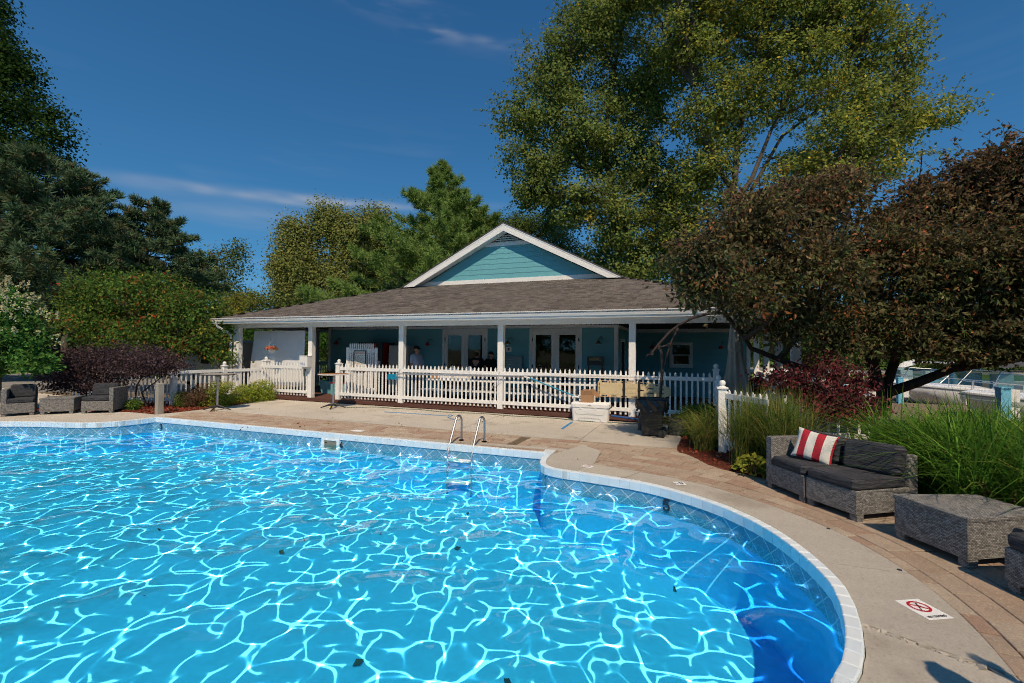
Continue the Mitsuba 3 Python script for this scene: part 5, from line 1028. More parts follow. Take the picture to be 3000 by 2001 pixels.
def sprays(CR, n, L, k, size, pal, droop=.2):   # leafy shoots that stick out of the crown's surface
    C_, R = CR; w = R[:, 0] * R[:, 2]; b = rng.choice(len(C_), n, p=w / w.sum()); d = sph(n); d[:, 2] = np.abs(d[:, 2]) * 1.1 - .25; d /= np.linalg.norm(d, axis=1, keepdims=True); p0 = C_[b] + d * R[b] * .88; ln = L * rng.uniform(.5, 1.3, (n, 1)); az = d + rng.normal(0, .3, (n, 3)) + [0, 0, .35]; az /= np.linalg.norm(az, axis=1, keepdims=True)
    t = np.tile(np.linspace(.1, 1, k), n)[:, None]; i = np.repeat(np.arange(n), k); pos = p0[i] + az[i] * ln[i] * t + np.array([0, 0, -1]) * droop * ln[i] * t ** 2 + rng.normal(0, size * .35, (n * k, 3)); ax = az[i] * .6 + rng.normal(0, .6, (n * k, 3)) - [0, 0, .25]
    v, f, c = leaves(pos, ax, size * rng.uniform(.7, 1.2, n * k), palette(n * k, pal) * rng.uniform(.75, 1.3, (n * k, 1)), .5); m = MB()
    for q in range(n): m.tube(np.array([p0[q], p0[q] + az[q] * ln[q] * .5 - [0, 0, droop * ln[q, 0] * .25], p0[q] + az[q] * ln[q] - [0, 0, droop * ln[q, 0]]]), [.012 * L, .008 * L, .004 * L], 4)
    return v, f, c, m
def foliage(CR, ncl, nl, cl_r, size, pal, shape='quad', asp=.62, flat=.6, outer=2.3, up=.5, cjit=.28, yl=None, rnd=.75):
    C_, R = CR; w = (R[:, 0] * R[:, 2]) ** 1.0; b = rng.choice(len(C_), ncl, p=w / w.sum()); d = sph(ncl); f = rng.random(ncl) ** (1 / outer)
    cc = C_[b] + d * R[b] * f[:, None]; cc[:, 2] = np.maximum(cc[:, 2], .06)
    n = ncl * nl; ci = np.repeat(np.arange(ncl), nl); sc = cl_r * rng.uniform(.6, 1.4, (ncl, 1)); pos = cc[ci] + np.clip(rng.normal(0, 1, (n, 3)), -2, 2) * sc[ci] * [1, 1, flat]
    pos[:, 2] = np.maximum(pos[:, 2], .02)
    out = d[ci] * .75 + rng.normal(0, rnd, (n, 3)) + [0, 0, up]
    base = palette(ncl, pal)[ci] * .55 + palette(n, pal) * .45; odd = rng.random(n) < .25; base[odd] = palette(int(odd.sum()), pal)
    col = base * (1 + rng.normal(0, cjit * .5, (ncl, 1)))[ci] * (1 + rng.normal(0, cjit, (n, 1))); col = np.clip(col, .004, .8)
    if yl is not None: col = yl(pos, col)
    sz = size * rng.uniform(.7, 1.25, n)
    if shape == 'quad': v, f_, c = quads(pos, out, sz, col, asp)
    else: 
        ax = rng.normal(0, 1, (n, 3)) * .8 + d[ci] * .6 - [0, 0, .35]; v, f_, c = leaves(pos, ax, sz, col, asp)
    return MB().add(v, f_, None, np.clip(c * LEAFGAIN, 0, .9)), cc, b, f
def tree(key, label, cat, L, ncl, nl, cl_r, size, pal, trunk=None, group=None, nlimb=24, bark='bark', shape='quad', spray=None, **kw):
    k = thing(key, label, cat, group); CR = blobs_(L); mb, cc, b, f = foliage(CR, ncl, nl, cl_r, size, pal, shape, **kw)
    sm = None
    if spray:
        v, f_, c, sm = sprays(CR, *spray, pal); yl_ = kw.get('yl'); c = yl_(v, c) if yl_ else c; mb.add(v, f_, None, np.clip(c * LEAFGAIN, 0, .9))
    obj('crown' if 'tree' in key else 'foliage', mb, kw.pop('leafm', 'leaf'), k, color=True)
    if trunk:
        for path, r0, r1 in trunk: obj('trunk', MB().tube(path, np.linspace(r0, r1, len(path)), 10), bark, k, smooth=60)
        m = MB(); T_ = np.vstack([p for p, _, _ in trunk]); T_ = np.vstack([np.linspace(p[i], p[i + 1], 6) for p, _, _ in trunk for i in range(len(p) - 1)])
        r0 = trunk[0][1]
        for i in rng.choice(len(cc), min(nlimb, len(cc)), replace=False):
            c = cc[i]; low = T_[T_[:, 2] < max(c[2] - .12 * np.linalg.norm(c[:2] - T_[:, :2].mean(0)), T_[:, 2].min() + .3)]; low = T_ if len(low) == 0 else low
            s_ = low[np.argmin(np.linalg.norm((low - c) * [1, 1, .6], axis=1))]; L_ = np.linalg.norm(c - s_)
            pth = limb(m, s_, c, min(r0 * .42, .035 * L_ + .01), .012 if r0 < .3 else .02, .14)
            for q in range(3):
                t0 = pth[rng.integers(2, 6)]; limb(m, t0, t0 + (c - s_) * rng.uniform(.2, .4) + rng.normal(0, .22, 3) * L_ * .5, min(r0 * .15, .012 * L_ + .006), .008, .1, 5, 4)
        if sm is not None: m.add(*sm.get()[:2])
        obj('limbs', m, bark, k, smooth=60)
    return k
gnd = lambda px, py, d, z=0.: np.array([*at(px, py, d)[:2], z])
A_ = lambda *L: np.array([at(*q) for q in L])
# cottonwoods behind the house
cw_pal = [(5, (.096, .128, .036)), (4, (.074, .104, .030)), (3, (.118, .142, .044)), (.6, (.18, .165, .03)), (.2, (.34, .22, .03))]
cw_pal2 = [(5, (.108, .138, .034)), (3, (.084, .112, .030)), (3, (.145, .160, .038)), (1.2, (.24, .21, .03)), (.35, (.38, .25, .03))]
tree('cottonwood_tree', 'tall dense cottonwood with leaning trunk behind the gable, left of the bigger one', 'tree',
     [(1545, 340, 37, 105, 75), (1640, 210, 37, 120, 115), (1740, 90, 37, 120, 120), (1840, -70, 37, 170, 120), (1690, 390, 37, 130, 120), (1570, 480, 37, 100, 75), (1560, 570, 37, 80, 55), (1690, 590, 37, 100, 90), (1800, 660, 37, 110, 120), (1840, 450, 38, 120, 140), (1880, 250, 38, 130, 140), (1850, 780, 38, 130, 70), (1960, 720, 39, 100, 110), (1960, 560, 39, 100, 110)],
     1500, 62, .50, .27, cw_pal, [(A_((1880, 1000, 38), (1865, 820, 38), (1835, 690, 38), (1790, 540, 38), (1770, 420, 38), (1790, 250, 38), (1830, 60, 38)), .42, .10), (A_((1790, 540, 38), (1700, 470, 37.6), (1640, 330, 37.5)), .2, .06)], nlimb=60, rnd=.5, cjit=.17, spray=(420, 1.6, 14, .26))
tree('cottonwood_tree', 'tallest cottonwood with forked trunk and yellowing leaves, right of the gable', 'tree',
     [(2040, 110, 33, 150, 140), (2240, 20, 33, 190, 140), (2440, 40, 33, 170, 140), (2590, 170, 33, 105, 130), (2510, 320, 33, 150, 95), (2300, 230, 33, 170, 140), (2110, 330, 33, 130, 130), (2060, 520, 33.5, 100, 110), (2430, 440, 32.5, 170, 85), (2640, 360, 32, 110, 55), (2760, 330, 32, 70, 40), (2380, 540, 32.5, 150, 80), (2560, 470, 32, 120, 70), (2000, -100, 33, 200, 120), (2400, -140, 33, 230, 110), (2240, 620, 34, 110, 70), (2000, 680, 35, 80, 110)],
     1700, 62, .48, .25, cw_pal2, [(A_((2150, 1000, 33), (2150, 800, 33), (2146, 620, 33), (2150, 560, 33), (2160, 430, 33), (2190, 270, 33), (2230, 80, 33)), .42, .08), (A_((2150, 560, 33), (2110, 500, 33), (2060, 400, 32.6), (2030, 250, 32.6)), .24, .06), (A_((2152, 590, 33), (2200, 530, 33), (2260, 380, 33), (2360, 180, 33)), .22, .05), (A_((2205, 1000, 34), (2204, 780, 34), (2200, 560, 34), (2290, 400, 34), (2450, 280, 34)), .26, .05), (A_((2150, 700, 33), (2300, 560, 32.6), (2480, 430, 32.3), (2700, 340, 32)), .14, .03)], nlimb=90, rnd=.5, cjit=.17, spray=(520, 1.6, 14, .25))
# purple leaved crabapple at the right
def tint_top(pos, col):
    t = np.clip((pos[:, 2] - 2.6) / 3., 0, 1)[:, None] * rng.random((len(pos), 1)); return col * (1 - t) + col.mean(1, keepdims=True) * np.array([1.7, .80, .58]) * t * .8 + col * t * .2
pc_pal = [(5, (.066, .066, .030)), (4, (.088, .076, .040)), (1.6, (.090, .046, .028)), (4, (.050, .072, .024)), (.3, (.34, .09, .03)), (.5, (.16, .11, .05))]
tree('crabapple_tree', 'broad crabapple tree with dark bronze leaves in front of the porch end', 'tree',
     [(2075, 770, 8.0, 105, 90), (2210, 660, 8.6, 120, 95), (2390, 600, 9.2, 130, 100), (2340, 790, 8.8, 190, 120), (2560, 740, 9.5, 170, 130), (2640, 640, 10, 70, 60), (2780, 590, 9.6, 110, 90), (2930, 530, 9.2, 100, 95), (3080, 470, 8.8, 150, 110), (2760, 780, 9.2, 190, 150), (2960, 760, 8.8, 170, 170), (2600, 930, 9.6, 160, 90), (2820, 950, 9.4, 190, 90), (2420, 920, 9.6, 110, 70), (3120, 700, 8.5, 200, 200), (3050, 950, 8.8, 150, 90), (2190, 870, 8.3, 95, 70), (2290, 950, 9.3, 90, 45), (2480, 530, 9.4, 60, 40), (2860, 500, 9.4, 50, 50), (2700, 560, 9.8, 40, 40), (2130, 700, 8.2, 80, 60), (2010, 740, 7.9, 40, 40), (2470, 1000, 9.4, 80, 40), (2680, 1010, 9.3, 110, 40), (2880, 1020, 9.0, 130, 40), (2060, 850, 8.0, 70, 50), (3000, 640, 9.0, 130, 110)],
     3000, 31, .15, .112, pc_pal, [(A_((2575, 1215, 10.4), (2570, 1120, 10.3), (2545, 1020, 10.2), (2500, 900, 9.9), (2430, 760, 9.6)), .15, .05), (A_((2590, 1200, 10.5), (2600, 1120, 10.4), (2640, 1000, 10.2), (2690, 860, 10)), .13, .05), (A_((2600, 1150, 10.4), (2690, 1120, 10.0), (2790, 1080, 9.6), (2950, 1058, 9.2), (3100, 1030, 9)), .12, .05), (A_((2560, 1130, 10.4), (2440, 1105, 10.1), (2300, 1060, 9.9), (2200, 1020, 9.7), (2172, 975, 9.6), (2168, 900, 9.5)), .075, .03)],
     nlimb=70, bark='bark_dark', shape='leaf', asp=.48, flat=.55, up=.2, cjit=.28, outer=1.7, yl=tint_top, spray=(520, .55, 12, .10))
# shrub with wine red leaves under it
tree('wine_shrub', 'wine red leaved shrub hanging over the picket fence behind the striped pillow', 'shrub', [(2290, 1110, 9.3, 70, 30), (2370, 1135, 9.1, 80, 50), (2450, 1165, 8.9, 80, 55), (2425, 1075, 9.1, 55, 32), (2510, 1200, 8.6, 75, 45), (2500, 1110, 9.0, 45, 40), (2400, 1195, 8.8, 55, 35)], 300, 24, .13, .070, [(5, (.075, .018, .024)), (4, (.045, .024, .022)), (2, (.16, .028, .035)), (2, (.05, .035, .022))], [(A_((2500, 1290, 8.6), (2470, 1190, 8.6), (2400, 1120, 8.8)), .03, .015)], nlimb=30, bark='bark_dark', shape='leaf', asp=.6, cjit=.35)
# left side: dark broadleaf, pines
tree('dark_leaved_tree', 'tall dark broadleaf tree cut off by the upper left corner', 'tree', [(-60, 30, 30, 75, 120), (20, 170, 30, 70, 60), (-30, 270, 30, 110, 75), (90, 320, 30, 80, 55), (150, 395, 30, 60, 45), (-80, 400, 30, 190, 100), (70, 230, 30, 50, 40), (-40, 140, 30, 70, 90), (20, 450, 30, 120, 70), (120, 470, 30, 70, 50), (-60, 540, 30, 160, 90)], 1000, 42, .46, .22, [(5, (.016, .034, .010)), (3, (.024, .048, .012)), (1.2, (.05, .075, .014))], [(A_((-40, 1000, 31), (-30, 600, 31), (-20, 300, 31), (-20, 50, 31)), .45, .12)], nlimb=40)
def needles(p, ax, n, L, w, col):
    k = len(p); pp = np.repeat(p, n, 0); d = np.repeat(ax, n, 0) * .8 + rng.normal(0, .55, (k * n, 3)); d /= np.linalg.norm(d, axis=1, keepdims=True); s = np.cross(d, rng.normal(0, 1, (k * n, 3))); s /= np.linalg.norm(s, axis=1, keepdims=True)
    L_ = L * rng.uniform(.7, 1.2, (k * n, 1)); V = np.stack([pp - s * w / 2, pp + s * w / 2, pp + d * L_ + s * w * .15, pp + d * L_ - s * w * .15], 1).reshape(-1, 3); i = np.arange(k * n)[:, None] * 4
    return V, np.vstack([i + [0, 1, 2], i + [0, 2, 3]]), np.repeat(np.repeat(col, n, 0) * rng.uniform(.7, 1.3, (k * n, 1)), 4, 0)
def conifer(key, label, base, H, z0, maxL, prof, nwh, nbr, droop, upt, tuft, nn, nl, nw, pal, group=None, lean=(0, 0), jit=.25, r0=.2, dens=1., azf=None):
    k = thing(key, label, 'tree', group); base = np.asarray(base, float); tp = base + [lean[0], lean[1], H]; zz = np.linspace(0, 1, 9)[:, None]; tr = base + (tp - base) * zz + rng.normal(0, .04, (9, 3)) * [1, 1, 0]
    obj('trunk', MB().tube(tr, np.linspace(r0, .03, 9), 8), 'bark', k, smooth=60); bm_ = MB(); P, D = [], []
    for wv in range(nwh):
        f = (wv + rng.uniform(-.3, .3)) / nwh; f = min(max(f, 0), .985); z = z0 + (H - z0) * f; c = base + (tp - base) * (z / H)
        for b_ in range(nbr):
            az = rng.uniform(0, 2 * PI); L = maxL * prof(f) * rng.uniform(1 - jit, 1 + jit) * (1 if azf is None else azf(az, f))
            if L < .25: L = .25
            t = np.linspace(0, 1, 8); rad = L * t; zz_ = L * (-droop * t + (droop + upt) * t ** 2.2) ; a2 = az + .25 * rng.normal() * t
            path = c + np.stack([rad * np.cos(a2), rad * np.sin(a2), zz_], 1); bm_.tube(path, np.linspace(.012 + .012 * L, .008, 8), 5)
            nt_ = int(tuft * L * dens) + 3; tt = rng.random(nt_) ** .6 * .78 + .22; idx = tt * 7; i0 = np.minimum(idx.astype(int), 6); pos = path[i0] + (path[i0 + 1] - path[i0]) * (idx - i0)[:, None]
            dr_ = path[i0 + 1] - path[i0]; dr_ /= np.linalg.norm(dr_, axis=1, keepdims=True); sd = np.cross(dr_, [0, 0, 1]); sdl = rng.uniform(-1, 1, (nt_, 1)) * (1.02 - tt)[:, None] * L * .42 
            pos = pos + sd * sdl + dr_ * np.abs(sdl) * .7 + [0, 0, 1] * rng.normal(0, .05, (nt_, 1)) * L * .35; P.append(pos); D.append(dr_ * .6 + sd * np.sign(sdl) * .5 + [0, 0, .35 if upt >= 0 else -.3])
    P, D = np.vstack(P), np.vstack(D); col = palette(len(P), pal); v, f, c = needles(P, D, nn, nl, nw, col * 1.9)
    obj('branches', bm_, 'bark', k, smooth=60); obj('crown', MB().add(v, f, None, c), 'needle', k, color=True); return k
pine_pal = [(4, (.052, .092, .046)), (4, (.074, .116, .064)), (2, (.070, .080, .038)), (.6, (.10, .075, .045))]
rnd_ = lambda f: (1 - f) ** .55 * (1 if f > .15 else .75 + 1.6 * f)
conifer('pine_tree', 'big spreading pine tree at the left edge behind the purple shrub', gnd(120, 1000, 25), 12.6, 2.0, 5.4, rnd_, 34, 7, .12, .22, 15, 9, .34, .055, pine_pal, jit=.35, r0=.28)
conifer('pine_tree', 'second pine tree with flat layered boughs, right of the big pine', gnd(425, 1000, 27), 10.6, 3.8, 3.5, rnd_, 24, 6, .05, .16, 17, 9, .32, .055, pine_pal, jit=.4, r0=.22)
conifer('pine_tree', 'shorter pine between the two larger pines on the left', gnd(300, 1000, 28), 10.2, 2.5, 3.4, rnd_, 24, 6, .1, .2, 16, 9, .33, .055, pine_pal, jit=.3)
# shrubs and small trees of the left bed
cr_pal = [(6, (.042, .085, .018)), (5, (.060, .105, .024)), (2, (.08, .10, .022)), (.45, (.26, .04, .02)), (.25, (.17, .09, .026)), (.2, (.22, .18, .03))]
tree('berry_crabapple_tree', 'green crabapple tree with red berries behind the left picket fence', 'tree', [(330, 850, 18.5, 100, 60), (450, 870, 18, 120, 75), (560, 920, 17.5, 95, 75), (300, 960, 18, 100, 65), (620, 990, 17.2, 58, 45), (440, 985, 17.5, 110, 50), (245, 900, 18.5, 60, 60), (540, 1020, 17.3, 80, 30), (650, 1040, 17, 30, 35)], 900, 26, .24, .125, cr_pal, [(A_((195, 1100, 18.5), (190, 1000, 18.5), (215, 930, 18.5), (300, 890, 18.4)), .16, .06), (A_((420, 1090, 18), (430, 1010, 18), (470, 930, 18)), .12, .05)], nlimb=40, shape='leaf', asp=.6, cjit=.3)
k = tree('hydrangea_shrub', 'hydrangea with cream flower cones at the left edge', 'shrub', [(-10, 1000, 12.6, 105, 100), (70, 1010, 12.6, 70, 70), (10, 900, 12.8, 70, 60), (110, 1060, 12.4, 50, 40)], 420, 14, .10, .125, [(5, (.045, .10, .022)), (3, (.065, .13, .03))], [(A_((0, 1180, 12.9), (0, 1080, 12.8), (10, 980, 12.8)), .04, .02)], nlimb=24, shape='leaf', asp=.65, outer=3.5)
CR = blobs_([(0, 955, 12.3, 110, 100), (80, 985, 12.3, 75, 70), (20, 890, 12.6, 65, 50)]); d = sph(230); d = d[(d @ -FW > -.25) & (d[:, 2] > -.35)]; m = MB(); b = rng.integers(0, 3, len(d)); cc = CR[0][b] + d * CR[1][b] * 1.14
for c, o in zip(cc, d):
    ax = o + [0, 0, .6]; ax /= np.linalg.norm(ax); n = 26; t = rng.random(n); q = c + ax * (t[:, None] * .24) + sph(n) * (.09 * (1.05 - t))[:, None]; v, f, cl2 = quads(q, sph(n), .045, np.array([.74, .69, .46]) * rng.uniform(.65, 1.15, (n, 1)) * [1, .97, .85]); m.add(v, f, None, cl2)
obj('flower_cones', m, 'leaf', k, color=True, label='cream cone shaped flower heads')
tree('purple_shrub', 'wide dark purple leaved shrub in front of the left picket fence', 'shrub', [(230, 1060, 13.9, 80, 40), (330, 1045, 13.9, 90, 42), (430, 1055, 13.7, 80, 42), (490, 1066, 13.6, 60, 30), (270, 1110, 13.9, 95, 42), (190, 1110, 14, 60, 45), (400, 1080, 13.7, 80, 24)], 700, 24, .13, .068, [(5, (.034, .022, .026)), (4, (.055, .037, .040)), (2, (.095, .062, .062))], [(A_((395, 1195, 13.9), (400, 1130, 13.9), (430, 1080, 13.8)), .028, .012), (A_((430, 1190, 13.9), (415, 1150, 13.9), (480, 1100, 13.7)), .03, .012), (A_((250, 1195, 14), (255, 1130, 14), (230, 1080, 14)), .026, .012), (A_((320, 1195, 14), (315, 1130, 14), (340, 1080, 14)), .026, .012)], nlimb=30, bark='bark_dark', shape='leaf', asp=.6, cjit=.35)
yg = [(4, (.10, .15, .025)), (3, (.20, .21, .03)), (2, (.055, .10, .02)), (1.2, (.32, .28, .035))]
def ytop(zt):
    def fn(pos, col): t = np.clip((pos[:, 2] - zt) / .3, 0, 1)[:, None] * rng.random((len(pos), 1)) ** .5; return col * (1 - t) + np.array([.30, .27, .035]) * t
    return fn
tree('brown_shrub', 'dry reddish brown shrub beside the corner fence post', 'shrub', [(585, 1160, 14.3, 48, 36), (570, 1175, 14.3, 40, 24)], 260, 22, .06, .036, [(4, (.085, .045, .028)), (3, (.12, .07, .042)), (1, (.09, .08, .03))], [(A_((580, 1195, 14.4), (582, 1150, 14.4)), .02, .01)], nlimb=40)
for L, lb in (([(650, 1155, 14.6, 58, 40), (640, 1175, 14.5, 55, 25)], 'yellow green shrub behind the grey topped standing table'), ([(720, 1155, 15.6, 45, 30), (715, 1168, 15.5, 40, 18)], 'middle yellow green shrub right of the grey topped table'), ([(765, 1145, 16.2, 42, 32), (770, 1160, 16.1, 38, 22)], 'yellow green shrub nearest the porch gate post'), ([(530, 1172, 14.2, 18, 26)], 'small leafy green shrub at the corner fence post'), ([(388, 1188, 13.4, 22, 14)], 'low green plant beside the right armed left seat')):
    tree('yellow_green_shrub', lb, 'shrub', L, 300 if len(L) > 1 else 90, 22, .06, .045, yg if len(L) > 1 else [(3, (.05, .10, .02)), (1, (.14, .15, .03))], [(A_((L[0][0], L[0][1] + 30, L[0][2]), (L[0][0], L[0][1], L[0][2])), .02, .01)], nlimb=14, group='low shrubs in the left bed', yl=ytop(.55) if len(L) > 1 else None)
tree('green_shrub', 'dark green shrub at the railing right of the trash bin', 'shrub', [(2035, 1225, 10.4, 45, 38), (2075, 1215, 10.6, 40, 30), (2040, 1265, 10.1, 40, 30)], 300, 20, .08, .06, [(4, (.025, .07, .014)), (3, (.045, .11, .02))], [(A_((2040, 1290, 10.4), (2040, 1220, 10.4)), .02, .01)], nlimb=16, shape='leaf', asp=.6)
# trees behind
tree('poplar_tree', 'slim poplar with loose leaves behind the left pines', 'tree', [(600, 790, 44, 50, 70), (675, 780, 44, 36, 60), (700, 735, 44, 22, 36), (560, 840, 44, 70, 55), (660, 850, 44, 55, 45)], 300, 30, .55, .22, [(4, (.06, .085, .025)), (3, (.085, .105, .03))], [(A_((620, 1000, 44), (625, 850, 44), (640, 740, 44)), .2, .05)], nlimb=24)
tree('willow_tree', 'olive yellow willow behind the left half of the roof', 'tree', [(870, 700, 47, 60, 60), (965, 655, 47, 62, 60), (1040, 700, 47, 80, 80), (890, 800, 47, 90, 80), (1020, 820, 47, 90, 80), (825, 780, 47, 30, 60), (1100, 650, 48, 55, 45), (1120, 760, 48, 60, 90), (840, 880, 46, 60, 50)], 1900, 44, .50, .235, [(4, (.130, .145, .045)), (3, (.10, .125, .038)), (2, (.17, .165, .055))], [(A_((970, 1000, 47.5), (965, 850, 47.5), (975, 700, 47.5)), .4, .1)], nlimb=50, flat=1.1, rnd=.5, cjit=.18)
conifer('spruce_tree', 'dark narrow spruce in front of the olive willow', gnd(1062, 1000, 42), 13.6, 1., 2.8, lambda f: (1 - f) ** .95, 34, 7, .25, -.05, 16, 7, .30, .06, [(4, (.030, .050, .016)), (2, (.045, .065, .02)), (1, (.08, .09, .03))], jit=.3)
conifer('white_pine_tree', 'tall bright green pine behind the roof left of the gable', gnd(1290, 1000, 40), 18.4, 2.5, 9.0, lambda f: (1 - f) ** .92, 40, 8, -.02, .22, 15, 9, .46, .05, [(4, (.095, .155, .040)), (3, (.125, .185, .052)), (1, (.15, .18, .06))], jit=.45, r0=.3)
conifer('white_pine_tree', 'smaller blue green pine at the roof edge left of the tall bright pine', gnd(1190, 1000, 38), 8.6, 1.5, 3.6, lambda f: (1 - f) ** .7, 22, 7, -.02, .2, 14, 9, .36, .055, [(4, (.075, .115, .06)), (3, (.10, .135, .072))], jit=.3)
tree('round_tree', 'round green tree peeking over the roof right behind the gable peak', 'tree', [(1540, 655, 52, 70, 40), (1610, 665, 52, 60, 45), (1480, 680, 52, 50, 40)], 320, 34, .55, .22, [(4, (.06, .09, .022)), (2, (.085, .11, .03))], [(A_((1560, 1000, 52), (1560, 700, 52)), .3, .1)], nlimb=16)
tree('round_tree', 'yellow green tree between the gable and the cottonwoods', 'tree', [(1640, 720, 50, 60, 45), (1690, 770, 50, 60, 50), (1590, 760, 50, 60, 50)], 300, 34, .55, .22, [(4, (.115, .12, .035)), (2, (.085, .10, .03))], [(A_((1640, 1000, 50), (1640, 760, 50)), .25, .1)], nlimb=16)
tree('round_tree', 'green tree behind the left end of the roof', 'tree', [(1350, 700, 50, 60, 50), (1420, 730, 50, 50, 50), (1400, 660, 50, 40, 30)], 260, 34, .55, .22, [(4, (.055, .095, .028)), (2, (.08, .12, .035))], [(A_((1380, 1000, 50), (1380, 720, 50)), .25, .1)], nlimb=16)
tree('low_bush_tree', 'yellow green bushy tree at the left roof corner', 'tree', [(690, 890, 40, 50, 30), (660, 930, 38, 60, 35), (740, 880, 44, 40, 30)], 260, 30, .35, .18, [(3, (.12, .13, .03)), (3, (.08, .11, .025)), (1, (.22, .16, .03))], [(A_((680, 1000, 39), (680, 900, 39)), .15, .06)], nlimb=14)
tree('low_bush_tree', 'deep green bush behind the white screen', 'tree', [(720, 980, 24, 35, 50), (690, 1040, 22, 30, 45), (930, 1000, 30, 40, 40)], 280, 26, .26, .13, [(3, (.03, .075, .016)), (2, (.05, .10, .02))], [(A_((715, 1080, 24), (715, 990, 24)), .08, .04)], nlimb=14)
# woodland that closes the view, in masses nobody could count
def wood(key, label, x0, x1, d0, d1, h0, h1, ncl, size, pal):
    P = []; C_, R = [], []
    for i in range(int((x1 - x0) / 2.5) + 1):
        for r in range(2):
            x = x0 + i * 2.5 + rng.uniform(-1, 1); d = rng.uniform(d0, d1); h = rng.uniform(h0, h1); c = cw(x, d); C_.append([c[0], c[1], h * .5]); R.append([rng.uniform(1.8, 3.2), 2., h * .55])
    mb, *_ = foliage((np.array(C_), np.array(R)), ncl, 26, .5, size, pal); k = obj(key, mb, 'leaf', color=True); labels[k] = {'label': label, 'category': 'woodland', 'kind': 'stuff'}
gp = [(3, (.05, .085, .02)), (3, (.075, .115, .025)), (1.5, (.11, .13, .03))]; dp_ = [(3, (.025, .045, .014)), (3, (.04, .06, .018)), (1, (.07, .08, .025))]
wood('distant_woodland', 'dark woodland behind the left fence and pines', -62, -14, 36, 46, 5, 9, 1700, .26, dp_)
wood('distant_woodland', 'green woodland far behind the clubhouse', -36, 24, 60, 68, 4, 8, 1500, .34, gp)
wood('roadside_hedge', 'bright green overgrown hedge beyond the road at the right', 20, 64, 66, 76, 4, 8.5, 1700, .40, [(3, (.075, .13, .022)), (3, (.10, .155, .03)), (1, (.14, .16, .035))])
wood('distant_woodland', 'dark trees behind the boats at the right', 34, 78, 50, 62, 6, 12, 1900, .36, dp_)
wood('distant_woodland', 'dark trees beyond the porch at the far left', -26, -15, 26, 30, 2.2, 4.5, 500, .2, dp_)
wood('woodland_behind', 'trees standing behind the photographer on the far side of the pool', -45, 45, -34, -26, 8, 13, 1500, .5, dp_)
# grasses and perennials
def grass(key, label, cat, pts, nb, H, spread, w, pal, kind=None, seeds=0, group=None, lean=.55, tips=.3):
    pts = np.asarray(pts, float); n = len(pts) * nb; c = np.repeat(pts, nb, 0) + np.column_stack([rng.normal(0, .09, (n, 2)), np.zeros(n)]); az = rng.uniform(0, 2 * PI, n); Lb_ = H * rng.uniform(.55, 1.15, n); le = np.abs(rng.normal(lean, .28, n)) * spread
    t = np.linspace(0, 1, 7)[None]; rad = le[:, None] * Lb_[:, None] * (t ** 1.9) * .9; z = Lb_[:, None] * (t - .42 * np.minimum(le, 1.3)[:, None] * t ** 2.6); wd = w * rng.uniform(.6, 1.3, (n, 1)) * (1 - t ** 3) * .5 + .0006
    tw = rng.normal(0, .4, (n, 1)); cx2, sx2 = np.cos(az)[:, None], np.sin(az)[:, None]; X = c[:, :1] + rad * cx2; Y = c[:, 1:2] + rad * sx2; px_, py_ = -np.sin(az + tw[:, 0])[:, None], np.cos(az + tw[:, 0])[:, None]
    V = np.stack([np.stack([X - px_ * wd, Y - py_ * wd, c[:, 2:] + z], -1), np.stack([X + px_ * wd, Y + py_ * wd, c[:, 2:] + z], -1)], 2).reshape(-1, 3); i = np.arange(n)[:, None, None] * 14; s = np.arange(6)[None, :, None] * 2; F = (i + s + np.array([0, 1, 3, 2])[None, None]).reshape(-1, 4)
    col = palette(n, pal) * (1 + rng.normal(0, .25, (n, 1))); tc = np.clip(t, 0, 1)[..., None]; col = np.clip(col[:, None] * (1 - .0 * tc) + np.array([.10, .085, .02]) * tips * tc ** 4, .004, 1); col = np.repeat(col, 2, 1).reshape(-1, 3) * 1.5
    if kind == 'stuff': k = obj(key, MB().add(V, F, None, col), 'leaf', color=True); labels[k] = {'label': label, 'category': cat, 'kind': 'stuff'}; return k
    k = thing(key, label, cat, group); obj('blades', MB().add(V, F, None, col), 'leaf', k, color=True)
    if seeds:
        m = MB()
        for q in range(seeds):
            p = pts[rng.integers(len(pts))] + [*rng.normal(0, .1, 2), 0]; a = rng.uniform(0, 2 * PI); h = H * rng.uniform(.7, 1.); b_ = p + [math.cos(a) * .25 * h, math.sin(a) * .25 * h, h]; m.tube([p, (p + b_) / 2 + [0, 0, .05], b_], .003, 4, col=(.16, .12, .05))
            n2 = 16; tt = rng.random(n2); v, f, cc = quads(b_ + (p - b_) * (tt[:, None] * .18) + rng.normal(0, .012, (n2, 3)), sph(n2), .022, np.array([[.22, .16, .07]]) * rng.uniform(.5, 1.2, (n2, 1))); m.add(v, f, None, cc)
        obj('seed_heads', m, 'leaf', k, color=True)
    return k
gpal = [(5, (.050, .130, .016)), (4, (.075, .175, .024)), (2, (.105, .205, .034)), (.5, (.24, .23, .06))]
gpal2 = [(4, (.075, .13, .025)), (3, (.11, .16, .03)), (2, (.20, .18, .055)), (1, (.28, .21, .08))]
c1 = cw(3.93, 9.0); grass('fountain_grass', 'arching green grass clump left of the nearest fence post', 'ornamental grass', [c1 + [rng.normal(0, .12), rng.normal(0, .12), 0] for _ in range(6)], 170, .95, 1.2, .007, gpal2, group='ornamental grass clumps', lean=.75)
pts = [cw(x + rng.normal(0, .09), y + rng.normal(0, .12)) for x, y in ((3.98, 7.75), (4.05, 7.6), (4.12, 7.45), (4.2, 7.3), (4.3, 7.15), (4.38, 7.0), (4.15, 7.8), (4.0, 7.55), (4.35, 7.4), (4.45, 7.2))]
grass('fountain_grass', 'dense green grass clump between nearest fence post and right sofa', 'ornamental grass', pts, 330, 1.26, 1.0, .007, gpal2, group='ornamental grass clumps', lean=.42)
